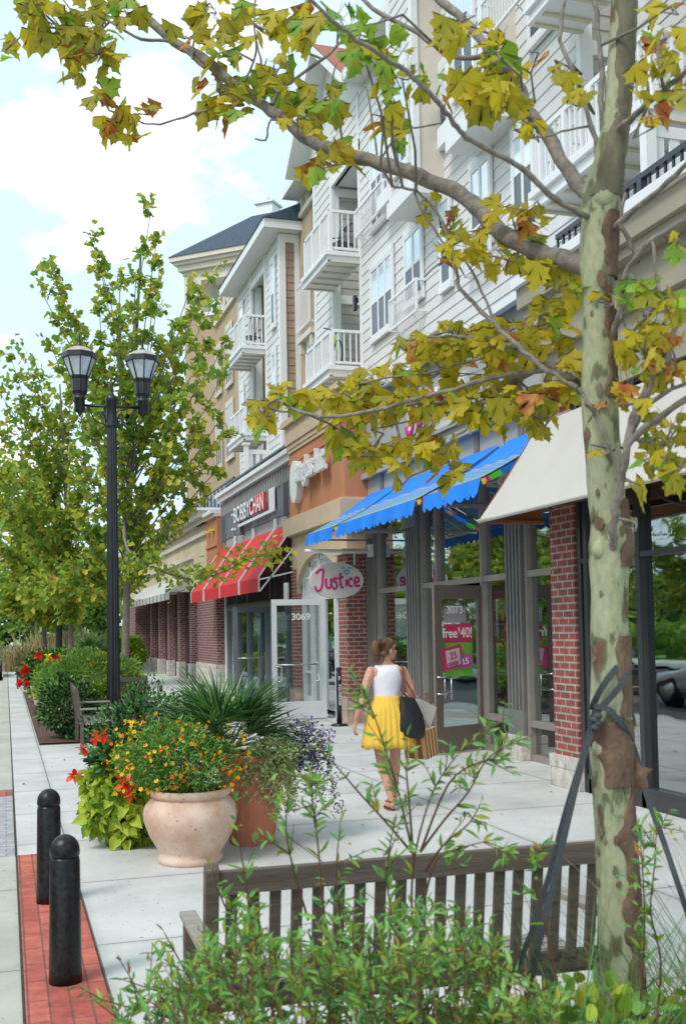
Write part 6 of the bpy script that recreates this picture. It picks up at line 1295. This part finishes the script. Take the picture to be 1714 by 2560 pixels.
# ================================================================ leafy shrubs behind the bench back
random.seed(21); np.random.seed(21)
TALL = [[(850, 2600), (812, 2300), (795, 2120), (780, 2000), (775, 1935)], [(1055, 2500), (1030, 2300), (1035, 2150), (1070, 2010), (1110, 1930), (1180, 1850), (1260, 1800)], [(1035, 2150), (1000, 2000), (965, 1880), (935, 1790), (912, 1735)], [(1028, 2130), (960, 2050), (900, 1985), (840, 1915), (800, 1875)],
 [(1050, 2130), (1110, 2050), (1170, 1980), (1215, 1900), (1270, 1860)], [(1030, 2110), (1022, 2000), (1015, 1920), (1018, 1840)], [(700, 2600), (640, 2350), (605, 2150), (588, 2000)], [(1060, 2180), (1110, 2110), (1170, 2060), (1200, 2010)], [(960, 2600), (975, 2300), (965, 2180), (985, 2060)], [(770, 2300), (735, 2180), (715, 2080), (720, 1990)],
 [(640, 2400), (560, 2260), (530, 2170)], [(1050, 2130), (1120, 1960), (1200, 1905), (1260, 1900)], [(560, 2600), (470, 2440), (410, 2330)], [(620, 2600), (520, 2520), (400, 2480), (310, 2450)], [(600, 2700), (450, 2560), (330, 2520), (255, 2500)], [(880, 2500), (860, 2350), (840, 2200), (850, 2060)], [(1060, 2250), (1090, 2150), (1150, 2120), (1230, 2100)], [(1400, 2500), (1360, 2300), (1330, 2180), (1350, 2120)], [(1640, 2560), (1650, 2400), (1625, 2280), (1635, 2160), (1640, 2060)], [(1600, 2500), (1610, 2300), (1600, 2110)]]
def top_y(x): return np.interp(x, [240, 330, 420, 520, 620, 720, 800, 900, 1000, 1100, 1200, 1280, 1400, 1560], [2600, 2480, 2410, 2340, 2290, 2310, 2300, 2320, 2260, 2250, 2320, 2400, 2440, 2490])
stems_all = []
for pth in TALL: stems_all.append(([A(x, y, 3.12-.12*i/len(pth)) for i, (x, y) in enumerate(pth)], 1.0, pth[0][0]))
for k in range(205):
    x = random.uniform(270, 1400); y = top_y(x)+random.triangular(0, 260, 30); d = random.uniform(2.55, 3.25); tip = A(x, y, d); tip.y = min(tip.y, 3.42)
    b = Vector((tip.x+random.uniform(-.12, .18), max(2.3, tip.y-random.uniform(.0, .25)), .03)); c = bez(b, Vector((b.x, b.y, tip.z*.6)), tip, 6); stems_all.append((c, .8, x))
NG = 8; base_done = {}
for g in range(NG):
    lo, hi = 240+g*170, 240+(g+1)*170; sel = [s for s in stems_all if lo <= s[2] < hi or (g == NG-1 and s[2] >= hi)]
    if not sel: continue
    bc = G((lo+hi)/2, 2950); lab = ('leftmost, nearest the brick paving', 'before the left end of the bench', 'with the red-stemmed shoot before the terracotta pot', 'left of the tall middle shoots', 'whose tall shoots cross the walking woman', 'just right of the tallest shoots', 'beside the dark straps', 'beyond the trunk at the right edge')[g]
    t = thing('willowy_shrub', (bc.x, bc.y, 0), 'leafy green shrub behind the bench, '+lab, 'shrub', 'leafy shrubs behind the nearest bench'); m = MB(); P, D, Z = [], [], []
    for c, sc, _x in sel:
        c = smooth(c, 4); n = len(c); L = sum((c[i+1]-c[i]).length for i in range(n-1)); m.tube(c, [.0042*(1-.75*i/n) for i in range(n)], 5, cap=False)
        cnt = int(L*(30 if sc == 1.0 else 25)); big = 1.12 if sc == 1.0 else .92; 
        def put(o, dl, s):
            a = random.uniform(0, 6.28); sd = dl.cross(Vector((0, 0, 1))); sd = sd.normalized() if sd.length > .1 else _R; dd = dl*.7+(sd*math.cos(a)+sd.cross(dl)*math.sin(a))*.9+Vector((0, 0, .05)); P.append(o); D.append(dd.normalized()); Z.append(s)
        for k in range(cnt):
            u = .28+.72*random.random(); i = min(n-2, int(u*(n-1))); o = c[i]+(c[i+1]-c[i])*((u*(n-1)) % 1); dl = (c[i+1]-c[i]).normalized(); put(o, dl, .048*big*(1.15-.5*u))
            if random.random() < .30:
                sd = (dl*.8+rnd3(.5)).normalized(); e = o+sd*random.uniform(.05, .13); m.tube([o, e], [.0018, .001], 4, cap=False)
                for q in range(6): put(o+(e-o)*random.random(), sd, .034)
        P.append(c[-1]); D.append((c[-1]-c[-2]).normalized()); Z.append(.04)
    m.build('stems', 'stem_red', t); leaves('foliage', ['willow', 'willow_dark', 'willow_yellow', 'far_green', 'syc_rust'], t, LANCE, P, D, np.array(Z), [8, 4, 1.8, 3, .12], .9, .3)
HAIR = strip(.0022, .45, 7)
for i, (x, y, n, az, lab) in enumerate(((1.55, 2.75, 420, .5, 'wispy grass clump leaning to the right beneath the straps'), (2.35, 3.0, 420, -.3, 'wispy grass clump right of the sycamore trunk'))):
    t = thing('grass_clump', (x, y, 0), lab, 'grass', 'wispy grass clumps'); p = np.column_stack([np.random.normal(x, .10, n), np.random.normal(y, .08, n), np.full(n, .02)]); dd = np.random.normal(0, .38, (n, 3))+np.array([az, 0, 1.0]); leaves('blades', ['grass_green', 'willow_dark', 'grass_tan'], t, HAIR, p, dd, .80, [6, 3, 1.5], .5, .3)
t = thing('groundcover_plant', (1.7, 2.9, 0), 'low bright yellow-green leaves at the foot of the sycamore', 'plant'); p, d = blob((1.62, 2.95, .33), (.50, .30, .25), 1100, .4, 0, .3); leaves('foliage', ['lime_dark', 'box_yellow', 'lime', 'willow'], t, OVAL, p, d+np.random.normal(0, .5, d.shape), .062, [4, 2, 2, 3], .9); stems(t, [(1.6, 2.9, 0)], [p[k] for k in range(40)], .003, 'stem_green')
t = thing('groundcover_plant', (2.15, 3.0, 0), 'patch of low leaves right of the trunk at the bottom corner', 'plant'); p, d = blob((2.2, 3.0, .22), (.35, .3, .2), 700, .3, 0, .3); leaves('foliage', ['willow', 'box_green', 'box_yellow'], t, OVAL, p, d+np.random.normal(0, .5, d.shape), .055, [4, 3, 1], .9); stems(t, [(2.15, 3.0, 0)], [p[k] for k in range(20)], .003, 'stem_green')
# ================================================================ the walking woman
PO = Vector((3.42, 9.62, 0))
pers = thing('person', PO, 'woman walking away in white tank top and yellow pleated skirt, head turned right, sunglasses on', 'person')
def loft(m, rings, seg=28, mi=0, cap=True, fn=None):
    vs, fs = [], []; n = len(rings)
    for i, (cx, cy, cz, rx, ry) in enumerate(rings):
        for k in range(seg):
            a = 2*math.pi*k/seg; x, y, z = cx+rx*math.cos(a), cy+ry*math.sin(a), cz
            if fn: x, y, z = fn(x, y, z, a, i)
            vs.append(PO+Vector((x, y, z)))
    for i in range(n-1):
        for k in range(seg): fs.append((i*seg+k, i*seg+(k+1) % seg, (i+1)*seg+(k+1) % seg, (i+1)*seg+k))
    if cap: fs.append(tuple(range(seg-1, -1, -1))); fs.append(tuple(range((n-1)*seg, n*seg)))
    m.add(vs, fs, mi, True)
def T(m, pts, r, seg=14): 
    pts = [PO+Vector(p) for p in pts]; n = len(pts); q = smooth(pts, 4); rr = np.interp(np.linspace(0, n-1, len(q)), range(n), r); m.tube(q, list(rr), seg); m.ell(pts[0], (r[0],)*3, 12, 8); m.ell(pts[-1], (r[-1],)*3, 12, 8)
b = MB()
loft(b, [(0, 0, .78, .10, .09), (0, 0, .82, .155, .115), (0, -.01, .88, .17, .125), (0, 0, .96, .145, .105), (0, .0, 1.03, .118, .088), (0, .0, 1.10, .122, .09), (0, .0, 1.18, .138, .098), (0, 0, 1.24, .155, .098), (0, 0, 1.285, .165, .085), (0, 0, 1.31, .14, .068), (0, .0, 1.335, .085, .055), (0, .005, 1.36, .052, .05), (0, .01, 1.42, .047, .048)], 32)
b.ell(PO+Vector((-.062, -.06, .86)), (.085, .075, .085)); b.ell(PO+Vector((.062, -.06, .86)), (.085, .075, .085))
T(b, [(-.155, 0, 1.275), (-.205, -.015, 1.17), (-.245, -.04, 1.05), (-.275, -.03, .95), (-.312, .005, .83)], [.050, .043, .036, .034, .023])
T(b, [(.155, 0, 1.275), (.205, -.02, 1.17), (.238, -.03, 1.04), (.245, .08, .995), (.25, .20, .965)], [.050, .043, .037, .034, .023])
T(b, [(-.082, 0, .82), (-.080, .012, .66), (-.072, .015, .50), (-.062, -.045, .36), (-.045, -.11, .20), (-.030, -.155, .085)], [.088, .074, .053, .053, .036, .027])
T(b, [(.082, 0, .82), (.092, .05, .66), (.098, .085, .50), (.098, .10, .36), (.095, .11, .20), (.092, .125, .085)], [.088, .074, .053, .053, .036, .027])
for sx, sy in ((-.030, -.155), (.092, .125)):
    b.ell(PO+Vector((sx, sy-.02, .05)), (.028, .032, .036)); T(b, [(sx, sy, .055), (sx, sy+.08, .04), (sx, sy+.15, .026)], [.030, .031, .020])
    for k in range(5): T(b, [(sx+(k-2)*.013, sy+.15, .022), (sx+(k-2)*.015, sy+.185-.008*abs(k-1.5), .018)], [.009, .008], 8)
# left hand, relaxed
hw = Vector((-.312, .005, .83)); dn_ = Vector((-.12, .25, -.95)).normalized(); sd_ = Vector((.15, .95, .25)).normalized()
b.tube([PO+hw, PO+hw+dn_*.03, PO+hw+dn_*.085], [.022, .033, .036], 14, flat=(1, 0, 0)); 
for k in range(4):
    o = hw+dn_*.080+sd_*(.026-k*.0175); L = (.062, .070, .066, .052)[k]; c1_ = Vector((.35+.12*k, -.12, 0)); T(b, [o, o+dn_*L*.5+c1_*.012, o+dn_*L*.85+c1_*.035, o+dn_*L*1.02+c1_*.06], [.0095, .0088, .008, .007], 8)
o = hw+dn_*.030+sd_*.026; T(b, [o, o+sd_*.018+dn_*.028, o+sd_*.022+dn_*.055+Vector((.012, 0, 0))], [.012, .0105, .008], 8)
# right hand closed round the bag handles
hr = Vector((.25, .20, .965)); b.ell(PO+hr+Vector((.002, .035, -.012)), (.022, .045, .034))
for k in range(4): y = .015+k*.018; T(b, [hr+Vector((.016, y, .006)), hr+Vector((.033, y, -.02)), hr+Vector((.018, y, -.045)), hr+Vector((-.006, y, -.038))], [.0095, .009, .0085, .0075], 8)
T(b, [hr+Vector((-.015, .01, -.0)), hr+Vector((-.022, .045, -.02)), hr+Vector((-.006, .065, -.035))], [.011, .010, .008], 8)
# head, turned to the right
HZ = Matrix.Rotation(R_(-72), 3, 'Z') @ Matrix.Rotation(R_(4), 3, 'X'); hc = Vector((.012, .012, 1.475))
def hp(x, y, z): return PO+hc+HZ @ Vector((x, y, z))
def he(x, y, z, r, mb=b, seg=14): mb.ell(hp(x, y, z), r, seg, 10, mat=HZ)
he(0, -.008, .02, (.071, .090, .088), seg=24); he(0, .035, -.035, (.052, .050, .060), seg=20); he(0, .058, -.082, (.024, .022, .018)); he(0, .02, -.062, (.050, .055, .034)); he(0, .066, .035, (.045, .020, .03))
he(0, .088, -.012, (.011, .014, .022)); he(0, .098, -.022, (.012, .012, .010)); he(0, .082, -.048, (.018, .010, .0065)); he(0, .080, -.058, (.016, .010, .007))
for s in (-1, 1): he(s*.070, -.008, -.010, (.010, .018, .030)); he(s*.034, .066, -.022, (.02, .016, .018))
body = b.build('body', 'skin', pers)
rm = body.modifiers.new('r', 'REMESH'); rm.mode = 'VOXEL'; rm.voxel_size = .0052; rm.use_smooth_shade = True; sm_ = body.modifiers.new('s', 'SMOOTH'); sm_.factor = .5; sm_.iterations = 3
dg = bpy.context.evaluated_depsgraph_get(); nm_ = bpy.data.meshes.new_from_object(body.evaluated_get(dg)); body.modifiers.clear(); body.data = nm_
if not nm_.materials: nm_.materials.append(MT['skin'])
for pl_ in nm_.polygons: pl_.use_smooth = True
m = MB(); he(0, -.026, .032, (.079, .086, .084), m, 28); he(0, .012, .062, (.068, .062, .050), m, 20)
m.tube([hp(.0, -.09, .05), hp(0, -.13, .062), hp(.0, -.140, .03), hp(0, -.13, -.02), hp(0, -.115, -.07), hp(.006, -.11, -.10)], [.03, .045, .044, .036, .024, .006], 14)
m.tube([hp(-.05, -.03, -.02), hp(-.045, -.08, -.03), hp(0, -.10, -.03)], [.02, .03, .02], 10); m.tube([hp(.05, -.03, -.02), hp(.045, -.08, -.03), hp(0, -.10, -.03)], [.02, .03, .02], 10); hair = m.build('hair', 'hair', pers)
P, D, Z = [], [], []
for k in range(2400):
    a = random.uniform(0, 6.28); e = random.uniform(-.3, 1.4); q = Vector((.079*math.cos(a)*math.cos(e), -.026+.088*math.sin(a)*math.cos(e), .034+.086*math.sin(e)))
    if q.y > .045: continue
    P.append(hp(q.x*1.0, q.y, q.z)); D.append(HZ @ (Vector((-q.x*.6, -.13-q.y, .05-q.z)).normalized()*1.0+rnd3(.12))); Z.append(random.uniform(.04, .08))
for k in range(900):
    q = Vector((random.gauss(0, .028), -.125+random.gauss(0, .018), random.uniform(-.08, .08))); P.append(hp(*q)); D.append(HZ @ (Vector((0, -.15, -1 if q.z < .03 else .3))+rnd3(.35))); Z.append(random.uniform(.03, .075))
HS = strip(.014, .25, 4); leaves('hair_strands', ['hair'], hair, HS, P, D, np.array(Z), None, .5)
m = MB(); 
for s in (-1, 1): m.ell(hp(s*.032, .094, .006), (.026, .007, .018), 14, 8, mat=HZ); m.tube([hp(s*.055, .088, .010), hp(s*.073, .05, .010), hp(s*.077, -.005, .004)], [.004, .0035, .003], 6)
m.tube([hp(-.01, .10, .008), hp(.01, .10, .008)], .003, 6); m.build('sunglasses', 'rubber', pers)
m = MB(); m.tube([PO+Vector((.052*math.cos(a), .006+.052*math.sin(a), 1.352-.008*math.sin(a))) for a in [i*math.pi/14 for i in range(29)]], .003, 5); m.build('necklace', 'paper_kraft', pers)
def wrinkle(x, y, z, a, i): k = 1+.010*math.sin(a*5+z*40)+.008*math.sin(a*9-z*70); return x*k, y*k, z
m = MB(); loft(m, [(0, 0, 1.0, .128, .098), (0, 0, 1.03, .127, .097), (0, 0, 1.10, .131, .099), (0, 0, 1.18, .145, .107), (0, 0, 1.225, .150, .109), (0, 0, 1.26, .142, .107), (0, 0, 1.29, .136, .097), (0, 0, 1.315, .126, .080), (0, 0, 1.330, .112, .066), (0, 0, 1.336, .092, .062)], 48, cap=False, fn=wrinkle); m.build('tank_top', 'cloth_white', pers)
def pleat(x, y, z, a, i):
    u = max(0, (1.04-z)/.48); k = 1+.034*u**.7*math.sin(a*24+.9*math.sin(a*3))+.045*u*math.sin(a*5+1); return x*k, y*k, z+.010*u*math.sin(a*7)+.006*u*math.sin(a*24)
rows = [(1.045, .130, .100), (1.01, .133, .103), (1.005, .136, .106), (.95, .168, .138), (.88, .198, .168), (.80, .212, .183), (.70, .226, .198), (.62, .236, .208), (.565, .244, .215)]
m = MB(); loft(m, [(0, -.004, z, rx, ry) for z, rx, ry in rows], 176, cap=False, fn=pleat); sk = m.build('skirt', 'cloth_yellow', pers); sdm = sk.modifiers.new('solid', 'SOLIDIFY'); sdm.thickness = .003
for sx, sy in ((-.030, -.155), (.092, .125)):
    m = MB(); vs = [PO+Vector((sx+.036*math.sin(a)*(1 if math.cos(a) < .2 else 1.1), sy+.075+.115*-math.cos(a), .001)) for a in [2*math.pi*i/24 for i in range(24)]]; m.ext(vs, (0, 0, .012)); m.tube([PO+Vector((sx-.036, sy+.10, .02)), PO+Vector((sx, sy+.11, .066)), PO+Vector((sx+.036, sy+.10, .02))], .008, 8); m.tube([PO+Vector((sx+.036*math.cos(a), sy+.0+.036*math.sin(a), .085)) for a in [i*.45 for i in range(15)]], .006, 6); m.build('sandal', 'leather_brown', pers, fixn=False)
# tote bag on her shoulder
tb = thing('tote_bag', PO+Vector((.19, -.11, .64)), 'black tote with long brown straps hanging from her right shoulder', 'bag'); m = MB(); vs, fs = [], []; seg = 28
for i, (z, cx0, rx, ry) in enumerate(((.655, .175, .060, .03), (.665, .175, .125, .055), (.70, .178, .148, .075), (.78, .182, .140, .082), (.88, .178, .118, .07), (.97, .165, .095, .045), (1.02, .150, .085, .02), (1.035, .148, .080, .010))):
    for k in range(seg):
        a = 2*math.pi*k/seg; c, s = math.cos(a), math.sin(a); wv = 1+.05*math.sin(a*4+z*18); vs.append(PO+Vector((cx0+rx*math.copysign(abs(c)**.7, c)*wv, -.135+ry*math.copysign(abs(s)**.8, s)*wv+.10*(cx0+rx*c-.18), z-.16*(rx*c)*(1.1 if z < .75 else .9))))
for i in range(7):
    for k in range(seg): fs.append((i*seg+k, i*seg+(k+1) % seg, (i+1)*seg+(k+1) % seg, (i+1)*seg+k))
fs += [tuple(range(seg-1, -1, -1)), tuple(range(7*seg, 8*seg))]; m.add(vs, fs, 0, True); m.build('bag_body', 'bag_black', tb)
for x0, yy in ((.085, -.16), (.205, -.15)):
    m = MB(); pts = smooth([PO+Vector(p) for p in ((x0, yy, .97), (x0+.012, yy+.02, 1.06), (.135, -.105, 1.20), (.140, -.07, 1.295), (.143, 0, 1.335), (.150, .06, 1.29), (.15, .11, 1.15), (x0+.01, .0, 1.0))], 4); vs, fs = [], []
    for i, p in enumerate(pts):
        d = (pts[min(i+1, len(pts)-1)]-pts[max(0, i-1)]).normalized(); s = Vector((1, 0, 0)); s = (s-d*s.dot(d)).normalized()*.009; u = d.cross(s).normalized()*.003; vs += [p-s-u, p+s-u, p+s+u, p-s+u]
    for i in range(len(pts)-1):
        for k in range(4): fs.append((i*4+k, i*4+(k+1) % 4, (i+1)*4+(k+1) % 4, (i+1)*4+k))
    m.add(vs, fs); m.build('strap', 'leather_brown', tb)
# paper shopping bags
def pbag(lab, c, size, rz, tilt, mats, stripes=0):
    c = PO+Vector(c); t = thing('shopping_bag', c, lab, 'bag', None); w, d, h = size; Rm = Matrix.Rotation(rz, 3, 'Z') @ Matrix.Rotation(tilt, 3, 'Y')
    def q(x, y, z): return c+Rm @ Vector((x, y, z))
    def qb(m, x0, x1, y0, y1, z0, z1, mi=0):
        m.add([q(x, y, z) for z in (z0, z1) for y in (y0, y1) for x in (x0, x1)], [(0, 2, 3, 1), (4, 5, 7, 6), (0, 1, 5, 4), (2, 6, 7, 3), (0, 4, 6, 2), (1, 3, 7, 5)], mi)
    m = MB(); qb(m, -w/2, w/2, -d/2, d/2, -h/2, h/2, 0)
    if stripes:
        for k in range(stripes): x0 = -w/2+w*(k+.2)/stripes; qb(m, x0, x0+w/stripes*.45, -d/2-.0015, -d/2+.01, -h/2+.001, h/2-.001, 1)
        for k in range(2): y0 = -d/2+d*(.30*k+.12)*1.3; qb(m, -w/2-.0015, -w/2+.01, y0, y0+d*.22, -h/2+.001, h/2-.001, 1)
    m.build('bag_body', mats, t); m = MB()
    for s in (-1, 1): m.tube([q(-w*.22, s*d*.35, h/2), q(-w*.18, s*d*.25, h/2+.07), q(0, s*d*.1, h/2+.10), q(w*.18, s*d*.25, h/2+.07), q(w*.22, s*d*.35, h/2)], .004, 6)
    m.build('handle', 'leather_brown', t); return t
pbag('kraft paper bag with brown stripes, the lower of the bags she carries', (.37, .12, .58), (.20, .26, .27), R_(32), R_(-10), ['paper_kraft', 'paper_brown'], 4)
pbag('plain white paper bag carried at her right side above the striped one', (.40, .16, .84), (.22, .12, .24), R_(20), R_(24), ['paper_white'])
